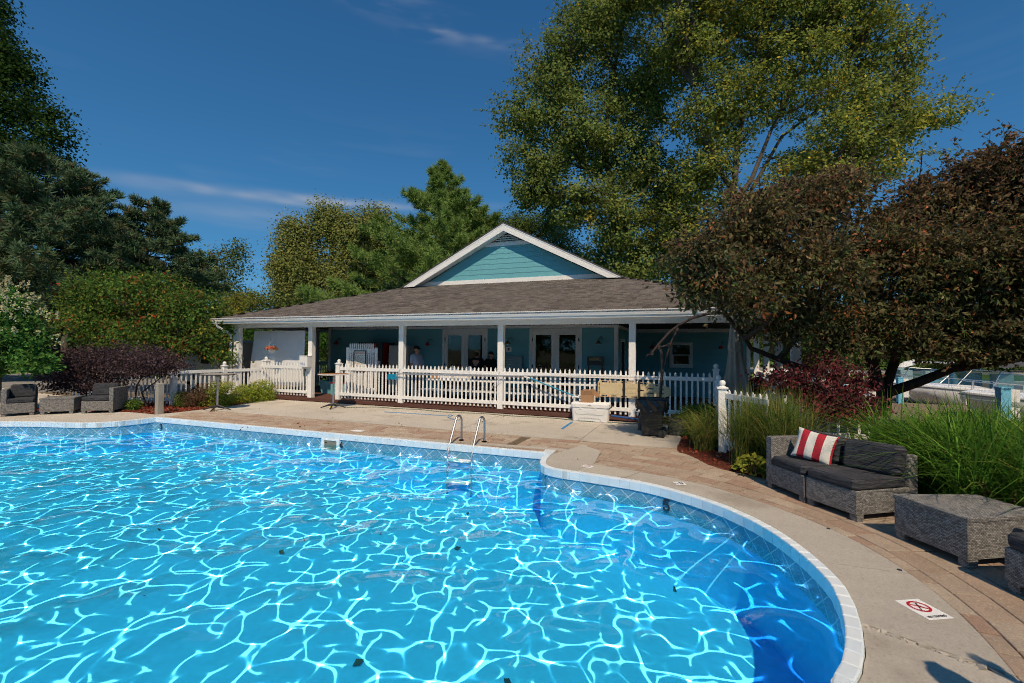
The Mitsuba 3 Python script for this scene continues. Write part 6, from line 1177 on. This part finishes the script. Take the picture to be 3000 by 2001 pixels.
spots = [(5.5, 5.75), (5.75, 6.1), (5.35, 5.0), (5.95, 5.3), (6.4, 6.4), (5.7, 4.45), (6.45, 5.6), (6.3, 4.75), (7.1, 6.0), (7.1, 5.2), (6.9, 4.5), (7.8, 5.8), (7.7, 5.0), (7.0, 6.9), (7.9, 6.7), (8.6, 6.2), (6.0, 6.75)]
for i, (x, y) in enumerate(spots):
    c1 = cw(x, y); grass('maiden_grass', 'tall bright green grass clump in the bed behind the right sofa and wicker table', 'ornamental grass', [c1 + [rng.normal(0, .2), rng.normal(0, .2), 0] for _ in range(7)], 88, 1.36, 1.1, .018, gpal, group='tall grass clumps behind the right sofa', lean=.70, seeds=0)
c1 = [cw(x, y) for x, y in ((5.05, 4.75), (5.2, 4.35), (5.4, 4.05), (5.6, 3.85), (5.05, 5.1))]; grass('dry_seed_grass', 'dry brown seed stalks at the front of the tall grass', 'dry grass', c1, 12, .55, .5, .006, [(1, (.12, .10, .04)), (1, (.06, .07, .02))], seeds=60)
def hosta(label, c, n, r, pal, size):
    az = rng.uniform(0, 2 * PI, n); rr = r * np.sqrt(rng.random(n)); P = np.column_stack([c[0] + rr * np.cos(az) * .6, c[1] + rr * np.sin(az) * .6, .05 + .20 * (1 - rr / r) + .05 * rng.random(n)]); ax = np.column_stack([np.cos(az), np.sin(az), .35 - .5 * rr / r]); v, f, cl2 = leaves(P, ax + rng.normal(0, .15, (n, 3)), size * rng.uniform(.7, 1.2, n), palette(n, pal) * rng.uniform(.7, 1.2, (n, 1)), asp=.75, fold=.3)
    k = thing('hosta_plant', label, 'plant', 'yellow leaved hostas'); obj('foliage', MB().add(v, f, None, cl2), 'leaf', k, color=True); m = MB()
    for i in range(0, n, 3): m.tube([(c[0], c[1], .0), P[i]], .004, 4)
    obj('stems', m, 'bark_dark', k)
hp = [(4, (.36, .37, .06)), (3, (.24, .29, .05)), (1, (.10, .18, .03))]
hosta('yellow leaved hosta at the left end of the right sofa', cw(3.72, 7.02), 110, .36, hp, .14); hosta('yellow leaved hosta behind the corner of the wicker table', cw(5.05, 5.2), 60, .26, hp, .13); hosta('yellow leaved hosta farther back behind the wicker table', cw(5.25, 4.75), 60, .26, hp, .12)
# near lawn tufts and fallen leaves
n = 46; P = np.array([on(rng.uniform(700, 1950), rng.uniform(1195, 1300), .006) for _ in range(n)])
for i in range(0): pass
lv = MB(); v, f, cl2 = leaves(np.vstack([P, [on(1690, 1345, .006)]]), np.column_stack([rng.normal(0, 1, (n + 1, 2)), np.full(n + 1, .1)]), .055, palette(n + 1, [(2, (.14, .07, .03)), (1, (.32, .22, .05)), (1, (.09, .05, .03))]), asp=.7); lv.add(v, f, None, cl2); k = obj('fallen_leaves', lv, 'leaf', color=True); labels[k] = {'label': 'scattered dry fallen leaves on the far pool deck', 'category': 'fallen leaves', 'kind': 'stuff'}
P = []
while len(P) < 16:
    q = cw(rng.uniform(-6, 2.2), rng.uniform(2.6, 9)); 
    if pool_pg.buffer(-.3).contains(Point(q[0], q[1])): P.append([q[0], q[1], floor_z(q[0], q[1]) + .02])
P = np.array(P); v, f, cl2 = leaves(P, np.column_stack([rng.normal(0, 1, (16, 2)), np.full(16, .25)]), rng.uniform(.04, .12, 16), palette(16, [(2, (.05, .10, .08)), (1, (.16, .16, .04)), (1, (.05, .08, .07))]), asp=.6); k = obj('sunken_leaves', MB().add(v, f, None, cl2), 'leaf', color=True); labels[k] = {'label': 'dark leaves lying on the pool floor', 'category': 'fallen leaves', 'kind': 'stuff'}
# ---------------------------------------------------------------- people on the porch, and one added out of view for a shadow
mat('skin', two(P_((.42, .21, .14), .55, .4))); mat('shirt_pale', two(P_((.42, .46, .56), .85, .2))); mat('cloth_black', two(P_((.012, .013, .016), .85, .2))); mat('denim', two(P_((.05, .085, .16), .85, .2))); mat('cap_tan', two(P_((.34, .22, .11), .8))); mat('hair_dark', two(P_((.025, .016, .012), .7))); mat('white_cloth', two(P_((.7, .7, .7), .85))); mat('print_orange', two(P_((.5, .2, .02), .7)))
def person(label, x, y, z0, head, h, shirt, trousers, cap, belly=0., arm_l=None, arm_r=None, lean=0.):
    """Facing +x turned by head; built at 1.75 m and scaled."""
    k = thing('person', label, 'person'); s = h / 1.75; M = Rz(head, (x, y, z0)); M[:3, :3] = M[:3, :3] * s
    def place(man, L=.022, it=6):
        q = man.refine_to_length(L).to_mesh(); tm = trimesh.Trimesh(np.array(q.vert_properties)[:, :3], np.array(q.tri_verts), process=True); trimesh.smoothing.filter_taubin(tm, iterations=it)
        v = np.array(tm.vertices); v[:, 0] += lean * np.clip(v[:, 2] - .95, 0, 1) ; return MB().add(v @ M[:3, :3].T + M[:3, 3], np.array(tm.faces))
    chain = lambda pts: m3.Manifold.batch_boolean([hullspheres(a, b_) for a, b_ in zip(pts[:-1], pts[1:])], m3.OpType.Add)
    un = lambda L: m3.Manifold.batch_boolean(L, m3.OpType.Add)
    arms = {}
    for sd, spec in ((1, arm_l), (-1, arm_r)):
        e, w = spec if spec else ((.02, .27 * sd, 1.13), (.10, .25 * sd, .90)); arms[sd] = ((0, .185 * sd, 1.42), e, w)
    parts = []
    for sd in (1, -1):
        sh, e, w = map(np.array, arms[sd]); parts.append(chain([(sh, .055), (e, .041), (w, .028)])); d = (w - e) / np.linalg.norm(w - e); side = np.cross(d, [0, 0, 1.]); side = side / (np.linalg.norm(side) + 1e-6); pl = w + d * .05; parts.append(hullspheres((w, .026), (pl + side * .025, .019), (pl - side * .025, .019), (w + d * .085 + side * .028, .013), (w + d * .085 - side * .028, .013)))
        for q, (o, ln) in enumerate(((-.030, .065), (-.010, .078), (.010, .074), (.029, .060))): b0 = w + d * .085 + side * o; b1 = b0 + d * ln * .55 + np.array([.012, 0, -.006]); parts.append(chain([(b0, .0095), (b1, .0085), (b1 + d * ln * .35 + np.array([.02, 0, -.004]), .0075)]))
        parts.append(chain([(w + d * .03 + side * .02, .012), (w + d * .06 + side * .048, .0105), (w + d * .095 + side * .05, .009)]))
        parts.append(chain([((0, .09 * sd, .93), .085), ((.01, .10 * sd, .50), .058), ((-.01, .10 * sd, .09), .040)])); parts.append(hullspheres(((-.05, .10 * sd, .045), .04), ((.13, .11 * sd, .03), .032), ((.08, .14 * sd, .03), .03)))
    parts.append(hullspheres(((0, 0, 1.0), .12), ((0, .1, 1.36), .10), ((0, -.1, 1.36), .10))); parts.append(chain([((0, 0, 1.42), .062), ((.015, 0, 1.54), .056)]))
    parts += [hullspheres(((.0, 0, 1.66), .092), ((.035, 0, 1.64), .085), ((.05, 0, 1.57), .055), ((.07, 0, 1.545), .035)), hullspheres(((.105, 0, 1.645), .012), ((.135, 0, 1.605), .016), ((.11, 0, 1.60), .02)), hullspheres(((.115, .015, 1.568), .012), ((.115, -.015, 1.568), .012))]
    for sd in (1, -1): parts.append(hullspheres(((.0, .09 * sd, 1.65), .018), ((-.005, .095 * sd, 1.61), .013)))
    obj('body', place(un(parts), .02, 4), 'skin', k, smooth=True)
    eye = MB()
    for sd in (1, -1): eye.lathe([(.012 * math.sin(a), -.012 * math.cos(a)) for a in np.linspace(0, PI, 7)], (0, 0, 0), 8); 
    v, f, u, c = eye.get(); n = len(v) // 2; v[:n] += [.112, .034, 1.648]; v[n:] += [.112, -.034, 1.648]; v[:, 0] += lean * np.clip(v[:, 2] - .95, 0, 1); obj('eyes', MB().add(v @ M[:3, :3].T + M[:3, 3], f), 'hair_dark', k)
    sp = [hullspheres(((0, .13, 1.42), .085), ((0, -.13, 1.42), .085), ((.02 + belly * .5, .09, 1.15), .14 + belly * .3), ((.02 + belly * .5, -.09, 1.15), .14 + belly * .3), ((.0 + belly * .3, .08, .93), .13), ((.0 + belly * .3, -.08, .93), .13))]
    for sd in (1, -1): sh, e, w = map(np.array, arms[sd]); sp.append(hullspheres((sh, .078), (sh + (e - sh) * .62, .064)))
    obj('shirt', place(un(sp), .035, 6), shirt, k, smooth=True)
    tp = [hullspheres(((0, .07, .97), .125), ((0, -.07, .97), .125), ((0, .08, .85), .11), ((0, -.08, .85), .11))] + [chain([((0, .09 * sd, .90), .10), ((.012, .10 * sd, .50), .078), ((-.01, .10 * sd, .09), .066)]) for sd in (1, -1)]
    obj('trousers', place(un(tp), .035, 6), trousers, k, smooth=True)
    obj('shoes', place(un([hullspheres(((-.06, .10 * sd, .045), .045), ((.15, .115 * sd, .03), .036), ((.09, .14 * sd, .03), .033)) for sd in (1, -1)]), .03, 3), 'cloth_black', k, smooth=True)
    if cap: obj('cap', place(un([hullspheres(((-.005, 0, 1.685), .098), ((.03, 0, 1.685), .092)) - m3.Manifold.cube([1, 1, 1]).translate([-.5, -.5, .675]), hullspheres(((.10, .05, 1.675), .008), ((.10, -.05, 1.675), .008), ((.185, .03, 1.665), .008), ((.185, -.03, 1.665), .008))]), .03, 2), cap, k, smooth=50)
    obj('hair', place(hullspheres(((-.02, 0, 1.66), .095), ((-.045, 0, 1.60), .065)) - m3.Manifold.cube([1, 1, 2]).translate([.03, -.5, 1.]), .03, 3), 'hair_dark', k, smooth=True)
    return k
p = fac(1222, 1010, 1.3); person('man in pale shirt, jeans and dark cap standing right of the second porch post', p[0] - .02, 1.3, DZ, -.15, 1.83, 'shirt_pale', 'denim', 'cloth_black', .09, arm_r=((.03, -.29, 1.12), (.16, -.24, .92)))
p = fac(1398, 1026, 2.3); person('person in black with a tan cap, seen from behind before the first french doors', p[0], 2.3, DZ, 1.45, 1.70, 'cloth_black', 'denim', 'cap_tan', .03, arm_l=((.12, .29, 1.16), (.30, .16, 1.08)), arm_r=((.12, -.29, 1.16), (.30, -.16, 1.08)))
p = fac(1437, 1030, 2.7); person('person in a black shirt and black cap beside the third porch post, looking down', p[0], 2.65, DZ, -.5, 1.66, 'cloth_black', 'cloth_black', 'cloth_black', .02, lean=.08)
p = cw(2.66, 1.13); person('unseen person added outside the right edge to cast the shadow on the near slab', p[0], p[1], 0, 1.9, 1.76, 'shirt_pale', 'denim', 'cloth_black', arm_r=((.05, -.40, 1.30), (.16, -.34, 1.56)))  # unseen figure added to cast a shadow whose real caster is unknown
# ---------------------------------------------------------------- parking and vehicles at the left
mat('car_white', two(P_((.70, .70, .70), .25, .5, clearcoat=.6))); mat('car_grey', two(P_((.30, .29, .28), .4, .5))); mat('car_blue', two(P_((.03, .05, .10), .25, .5, clearcoat=.8))); mat('tyre', two(P_((.014, .014, .015), .8))); mat('glass_dark', two(P_((.012, .015, .018), .08, .6))); mat('lamp_rear', two(P_((.40, .015, .015), .25)))
house_pg = sbox(-16.3, -.1, 2.6, 18)
pl = Polygon([cw(x, y)[:2] for x, y in ((-30, 19), (-12.5, 18.2), (-12.5, 34), (-34, 36))]).difference(house_pg.buffer(.3))
obj('parking_lot', MB().poly(pl, -.2, -.02), 'asphalt'); st('parking_lot', 'grey asphalt parking lot behind the left fence', 'parking lot')
def wheel(c, r, w, ang, k, par_name='wheel'):
    q = np.eye(4); a = np.array([math.cos(ang), math.sin(ang), 0]); q[:3, 0] = [a[1], -a[0], 0]; q[:3, 1] = [0, 0, 1]; q[:3, 2] = a; q[:3, 3] = c
    wk = numbered(k + '__' + par_name); obj('tyre', MB().lathe([(r * .6, -w / 2), (r * .93, -w / 2), (r, -w * .38), (r, w * .38), (r * .93, w / 2), (r * .6, w / 2)], (0, 0, 0), 24, M=q), 'tyre', wk, smooth=40); obj('rim', MB().lathe([(0, w * .38), (r * .25, w * .40), (r * .58, w * .44), (r * .62, w * .34), (r * .62, -w * .34), (0, -w * .34)], (0, 0, 0), 16, M=q), 'alu', wk, smooth=30)
def vehicle(key, label, cat, pos, head, prof, w, paint, wheels, glass, spare=None, lamps=True):
    """prof: side outline (x forward, z); glass: list of side window outlines."""
    k = thing(key, label, cat); M = Rz(head, pos); pg = Polygon(prof)
    for x, r in wheels: pg = pg.difference(Point(x, r).buffer(r * 1.18, 24))
    tm = trimesh.creation.extrude_polygon(pg, w, engine='earcut'); v = np.array(tm.vertices); v = np.column_stack([v[:, 0], v[:, 2] - w / 2, v[:, 1]]); tum = np.clip((v[:, 2] - 1.0) / .8, 0, 1); v[:, 1] *= 1 - .13 * tum
    xs = v[:, 0]; L0, L1 = xs.min(), xs.max(); v[:, 1] *= 1 - .10 * np.clip((xs - (L1 - .5)) / .5, 0, 1) ** 2
    obj('body', MB().add(v @ M[:3, :3].T + M[:3, 3], np.array(tm.faces)[:, ::-1]), paint, k)
    for q in glass:
        for sd in (1, -1):
            g = np.array(q, float); tu = np.clip((g[:, 1] - 1.0) / .8, 0, 1); V = np.column_stack([g[:, 0], sd * (w / 2 * (1 - .13 * tu) + .006), g[:, 1]]); obj('side_window', MB().add(V @ M[:3, :3].T + M[:3, 3], [[0, i, i + 1] for i in range(1, len(q) - 1)]), 'glass_dark', k)
    for x, r in wheels:
        for sd in (1, -1): c = M[:3, :3] @ [x, sd * (w / 2 - .11), r] + M[:3, 3]; wheel(c, r, .22, head + PI / 2 * sd, k)
    zr = max(z for x, z in prof); xr_ = min(x for x, z in prof)
    m = MB().box((xr_ - .012, -w * .36, zr * .62), (xr_ + .02, w * .36, zr * .9), M); obj('rear_window', m, 'glass_dark', k)
    for sd in (1, -1): obj('rear_lamp', MB().box((xr_ - .03, sd * w * .42 - .06, .85), (xr_ + .02, sd * w * .42 + .06, 1.10), M), 'lamp_rear', k)
    obj('bumper', MB().box((xr_ - .09, -w * .48, .45), (xr_ + .05, w * .48, .62), M), 'print_dark', k)
    if spare: c = M[:3, :3] @ [xr_ - .14, spare, 1.0] + M[:3, 3]; wheel(c, .39, .24, head + PI, k, 'spare_wheel')
    return k
def gpos(px, d, z=0): q = at(px, 1050, d); return (q[0], q[1], z)
suv = [(0, .35), (0, 1.1), (.06, 1.85), (.3, 1.9), (2.6, 1.88), (3.05, 1.25), (4.1, 1.18), (4.25, .95), (4.25, .4), (4.1, .35)]
vehicle('off_road_car', 'white off road car with a spare wheel on its back, behind the purple shrub', 'car', gpos(590, 22.), YAW + 1.75 - PI / 1 * 0 - .0, suv, 1.85, 'car_white', ((.8, .40), (3.4, .40)), [[(.2, 1.2), (.2, 1.72), (1.2, 1.74), (1.2, 1.2)], [(1.3, 1.2), (1.3, 1.74), (2.5, 1.72), (2.85, 1.2)]], spare=.35)
van = [(0, .4), (0, 2.05), (.15, 2.15), (4.2, 2.15), (4.35, 2.05), (4.35, .4)]
k = vehicle('cargo_trailer', 'grey box trailer with dark wheel arches behind the ball capped fence post', 'trailer', gpos(605, 21.), -.35 + 0., van, 1.9, 'car_grey', ((1.7, .34),), [[(2.6, 1.2), (2.6, 1.7), (3.6, 1.7), (3.6, 1.2)]])
sed = [(0, .35), (0, .95), (.5, 1.05), (1.1, 1.42), (2.4, 1.42), (3.1, 1.0), (4.2, .85), (4.35, .4), (4.2, .35)]
vehicle('blue_car', 'dark blue car glimpsed between crabapple leaves and the porch corner', 'car', gpos(668, 24.5), 1.6, sed, 1.75, 'car_blue', ((.75, .32), (3.5, .32)), [[(.75, 1.02), (1.2, 1.34), (1.75, 1.34), (1.75, 1.02)], [(1.85, 1.02), (1.85, 1.34), (2.35, 1.34), (2.8, 1.02)]])
# ---------------------------------------------------------------- harbour side at the right: road, kerb, boats, posts
def strip_pg(pts): return Polygon([cw(x, y)[:2] for x, y in pts]).difference(house_pg.buffer(1.2))
obj('road', MB().poly(strip_pg(((10, 47), (60, 43), (70, 58), (10, 60))), -.2, -.015), 'asphalt'); st('road', 'grey road beyond the lawn at the right', 'road')
mat('kerb_stone', two(P_((.42, .38, .31), .8))); obj('kerb', MB().poly(strip_pg(((14, 31.2), (60, 30.2), (60, 31.2), (14, 32.0))), -.4, .10), 'kerb_stone'); st('kerb', 'pale stone kerb between lawn and brown gravel at the right', 'kerb')
mat('gravel_brown', two(P_(mikit.proc(lambda p, n, uv: mix((.09, .065, .05), (.19, .15, .12), fbm(p.x * 6, p.y * 6, 0, 4))), .9, .2))); obj('gravel_yard', MB().poly(strip_pg(((9.4, 13), (60, 10), (60, 30.2), (13, 31.2))), -.2, -.018), 'gravel_brown'); st('gravel_yard', 'brown gravel yard where the boats stand', 'gravel')
mat('gelcoat', two(P_((.74, .74, .74), .22, .5, clearcoat=.5))); mat('canvas_dark', two(P_((.05, .052, .058), .8))); mat('boat_glass', {'type': 'thindielectric', 'int_ior': 1.5, 'specular_transmittance': {'type': 'rgb', 'value': [.35, .5, .5]}}); mat('stripe_grey', two(P_((.12, .13, .16), .4)))
def boat(label, bow, stern, L_top, canopy, arch, zk=-.55, zg=.62):
    k = thing('motor_boat', label, 'boat', 'white motor boats by the harbour'); bow, stern = np.array(bow, float)[:2], np.array(stern, float)[:2]; ax = bow - stern; L = np.linalg.norm(ax); ax /= L; sd = np.array([-ax[1], ax[0]]); W = 1.25
    P_3 = lambda s, y, z: [*(stern + ax * s + sd * y), z]
    n = 22; S = np.linspace(0, L, n); hw = W * np.where(S < L * .5, 1, np.sqrt(np.clip(1 - ((S - L * .5) / (L * .5)) ** 2.2, 0, 1))); sheer = zg + .30 * (S / L) ** 2; m = MB(); rows = []
    for i in range(n):
        kz = zk + .9 * (np.clip((S[i] - L * .6) / (L * .4), 0, 1)) ** 2.2; rows.append([P_3(S[i], 0, kz), P_3(S[i], hw[i] * .78, kz + .32 * (1 - S[i] / L * .3)), P_3(S[i], hw[i] * .98, sheer[i] - .18), P_3(S[i], hw[i], sheer[i])])
    V = [q for r in rows for q in r] + [P_3(S[i], -(hw[i] * t), z) for i in range(n) for t, z in ((0, rows[i][0][2]), (.78, rows[i][1][2]), (.98, rows[i][2][2]), (1, rows[i][3][2]))]
    F = []
    for h_, fl in ((0, 0), (4 * n, 1)):
        for i in range(n - 1):
            for j in range(3): a = h_ + i * 4 + j; q = [a, a + 4, a + 5, a + 1]; F.append(q[::-1] if fl else q)
    F += [[0, 1, 2, 3], [4 * n, 4 * n + 3, 4 * n + 2, 4 * n + 1], [0, 3, 4 * n + 3, 4 * n]]; m.add(V, F); obj('hull', m, 'gelcoat', k, smooth=35)
    m = MB(); D = []
    for i in range(n):
        cr = .16 * np.clip((S[i] - L * .38) / (L * .2), 0, 1) * (hw[i] / W); D += [P_3(S[i], hw[i] * .97, sheer[i] + .005), P_3(S[i], hw[i] * .5, sheer[i] + cr), P_3(S[i], -hw[i] * .5, sheer[i] + cr), P_3(S[i], -hw[i] * .97, sheer[i] + .005)]
    m.add(D, [[i * 4 + j, i * 4 + 4 + j, i * 4 + 5 + j, i * 4 + 1 + j] for i in range(n - 1) for j in range(3)]); obj('deck', m, 'gelcoat', k, smooth=30)
    m = MB(); 
    for sg in (1, -1): m.tube([P_3(S[i], sg * (hw[i] + .012), sheer[i] - .06) for i in range(n)], .022, 5)
    obj('rub_rail', m, 'stripe_grey', k)
    s0, s1, sb = L * .58, L * .45, L * .18; zt = zg + .85; z0 = zg + .16; g = [P_3(s0, 0, z0 + .08), P_3(s0 - .35, W * .72, z0), P_3(sb, W * .86, z0 - .06), P_3(s1, 0, zt), P_3(s1 - .3, W * .6, zt - .03), P_3(sb, W * .80, zt - .25)]; g2 = [P_3(s0 - .35, -W * .72, z0), P_3(sb, -W * .86, z0 - .06), P_3(s1 - .3, -W * .6, zt - .03), P_3(sb, -W * .80, zt - .25)]
    obj('windshield', MB().add(g + g2, [[0, 1, 4, 3], [1, 2, 5, 4], [0, 3, 8, 6], [6, 8, 9, 7]]), 'boat_glass', k); fr = MB()
    for a, b_ in ((g[0], g[3]), (g[1], g[4]), (g[2], g[5]), (g[3], g[4]), (g[4], g[5]), (g2[0], g2[2]), (g2[1], g2[3]), (g[3], g2[2]), (g2[2], g2[3])): fr.tube([a, b_], .022, 6)
    obj('windshield_frame', fr, 'alu', k)
    obj('seats', MB().mesh(trimesh.creation.box((.5, .5, .8), trimesh.transformations.translation_matrix(P_3(L * .33, .5, zg + .3)))).mesh(trimesh.creation.box((.5, .5, .8), trimesh.transformations.translation_matrix(P_3(L * .33, -.5, zg + .3)))), 'gelcoat', k)
    if canopy:
        V = []; 
        for i, s in enumerate(np.linspace(L * .05, s1 + .1, 8)):
            for j, y in enumerate(np.linspace(-.85, .85, 7)): V.append(P_3(s, y * W, zt + .12 + .22 * (1 - (y / .85) ** 2) + .06 * math.sin(i * .5)))
        obj('canvas_top', MB().add(V, [[i * 7 + j, i * 7 + 7 + j, i * 7 + 8 + j, i * 7 + 1 + j] for i in range(7) for j in range(6)]), 'canvas_dark', k, smooth=True); m = MB()
        for s in (L * .08, L * .28): m.tube([P_3(s, W * .9, zg), P_3(s, W * .85, zt + .1)], .014, 5).tube([P_3(s, -W * .9, zg), P_3(s, -W * .85, zt + .1)], .014, 5)
        obj('top_frame', m, 'alu', k)
    if arch:
        m = MB(); 
        for sg in (1, -1):
            pts = [P_3(L * .16, sg * W * .95, zg), P_3(L * .20, sg * W * .9, zg + .5), P_3(L * .14, sg * W * .82, zg + .95), P_3(L * .06, sg * W * .6, zg + 1.1)]
            for a, b_ in zip(pts[:-1], pts[1:]): m.bar(a, b_, .10, .28)
        m.bar(P_3(L * .06, W * .62, zg + 1.1), P_3(L * .06, -W * .62, zg + 1.1), .34, .08); obj('radar_arch', m, 'gelcoat', k)
    m = MB(); hr = [P_3(S[i], hw[i] * .9, sheer[i] + .36) for i in range(12, n - 1)]; m.tube(hr, .016, 5); hr2 = [P_3(S[i], -hw[i] * .9, sheer[i] + .36) for i in range(12, n - 1)]; m.tube(hr2, .016, 5)
    for i in range(12, n - 1, 3): m.tube([P_3(S[i], hw[i] * .9, sheer[i]), P_3(S[i], hw[i] * .9, sheer[i] + .36)], .013, 5).tube([P_3(S[i], -hw[i] * .9, sheer[i]), P_3(S[i], -hw[i] * .9, sheer[i] + .36)], .013, 5)
    obj('bow_rail', m, 'alu', k)
boat('white motor boat with a swept radar arch, leftmost of the boats', cw(16.6, 21.), cw(22.6, 24.4), 0, False, True, zg=.35, zk=-.6); boat('white motor boat with a dark canvas top in the middle of the boats', cw(15.2, 17.6), cw(21.4, 19.2), 0, True, False, zg=.42, zk=-.55); boat('nearest white motor boat with a raked windshield at the right edge', cw(13.5, 13.6), cw(19.8, 13.2), 0, False, False, zg=.45, zk=-.5)
mat('post_blue', two(P_((.17, .50, .72), .5)))
for px, py0, py1, d, lb in ((2383, 1085, 1128, 27, 'blue and white dock post standing on the kerb left of the crabapple trunk'), (2472, 1093, 1130, 25, 'blue and white dock post behind wine red leaves'), (2636, 1108, 1160, 17.5, 'blue and white dock post in front of the radar arch boat'), (2938, 1138, 1230, 10.6, 'nearest blue and white dock post rising from the tall grass')):
    t = at(px, py0, d); s = .085 if d > 12 else .095; k = thing('dock_post', lb, 'post', 'blue and white dock posts'); x, y, zt = t; M = Rz(.1, (x, y, 0))
    obj('post', MB().box((-s, -s, -.1), (s, s, zt), M), 'post_blue', k)
    for z in (zt - .30, zt - .72): obj('white_block', MB().box((s + .002, -s, z), (s + .16, s, z + .28), M), 'plastic_white', k)
    obj('cap', MB().box((-s - .015, -s - .015, zt + .001), (s + .015, s + .015, zt + .03), M), 'post_blue', k)
for px, d, h, lb in ((2358, 19, 1.05, 'white square bollard right of the porch corner post'), (2238, 15.5, .0, '')):
    if not lb: continue
    c = at(px, 1050, d); k = thing('white_bollard', lb, 'bollard'); obj('post', MB().box((c[0] - .11, c[1] - .11, 0), (c[0] + .11, c[1] + .11, h)), 'paint_white', k); obj('cap', MB().box((c[0] - .14, c[1] - .14, h + .002), (c[0] + .14, c[1] + .14, h + .05)), 'paint_white', k)
for px, d, lb in ((2302, 17., 'white lantern bollard between the right porch posts'), (2262, 17.5, 'second white lantern bollard beside the end wall of the clubhouse')):
    c = at(px, 1070, d); x, y = c[:2]; k = thing('lantern_bollard', lb, 'lantern', 'white lanterns on posts'); obj('post', MB().box((x - .07, y - .07, -.02), (x + .07, y + .07, .95)), 'paint_white', k); obj('housing', MB().lathe([(0, .95), (.10, .96), (.12, 1.0), (.10, 1.04), (.12, 1.09), (.10, 1.13), (.11, 1.17), (0, 1.17)], (x, y, 0), 12), 'plastic_white', k); obj('cap', MB().lathe([(0, 1.28), (.09, 1.26), (.16, 1.18), (0, 1.175)], (x, y, 0), 14), 'plastic_white', k, smooth=30)
# side railing of the porch, barbecue, distant sheds
fence('white picket railing along the right side of the porch', (2.45, 2.4), (2.45, 6.6), DZ, 1.1, .14); fence('white picket railing at the far left side of the porch, seen through the opening', (-15.97, 2.9), (-15.97, 7.9), DZ, 1.15, .14)
mat('kettle_black', two(P_((.02, .008, .008), .25, .6))); p = fac(2222, 1112, 1.2); k = thing('barbecue_grill', 'dark round kettle grill on the porch end behind the umbrella', 'grill'); x, y, z = p; z = .98
obj('bowl', MB().lathe([(0, -.24), (.16, -.2), (.25, -.08), (.27, 0), (.25, 0)], (x, y, z), 22), 'kettle_black', k, smooth=50); obj('lid', MB().lathe([(.272, .005), (.26, .09), (.18, .19), (.05, .235), (0, .24)], (x, y, z), 22), 'kettle_black', k, smooth=50); obj('handle', MB().tube([(x - .06, y, z + .22), (x - .06, y, z + .28), (x + .06, y, z + .28), (x + .06, y, z + .22)], .012, 6), 'grey_wood', k)
for a in (.3, 2.4, 4.5): obj('leg', MB().tube([(x + .15 * math.cos(a), y + .15 * math.sin(a), z - .18), (x + .27 * math.cos(a), y + .27 * math.sin(a), DZ)], .014, 6), 'alu', k)
# planter by the porch opening
p = fac(968, 1110, 1.7); k = thing('porch_planter', 'dark planter with reddish flowers inside the porch opening', 'planter'); x, y = p[:2]; obj('tub', MB().frustum([(x - .3, y - .3), (x + .3, y - .3), (x + .3, y + .3), (x - .3, y + .3)], [(.08, DZ), (0, .62), (.04, .62), (.05, .56)]), 'teal_siding', k)
d = sph(160); d[:, 2] = np.abs(d[:, 2]); v, f, c = leaves(np.array([x, y, .6]) + d * [.38, .38, .42] * rng.uniform(.4, 1, (160, 1)), d + rng.normal(0, .4, (160, 3)), .16, palette(160, [(3, (.03, .06, .02)), (1, (.25, .03, .03))]), asp=.3); obj('plant', MB().add(v, f, None, c), 'leaf', k, color=True)
p = fac(985, 1140, 1.1); k = thing('storage_chest', 'low dark chest with a red lid inside the porch opening', 'chest'); x, y = p[:2]; obj('box', MB().box((x - .35, 1.2, DZ + .002), (x + .45, 1.75, .55)), 'teal_siding', k); obj('lid', MB().box((x - .37, 1.18, .552), (x + .47, 1.77, .60)), 'vend_red', k)
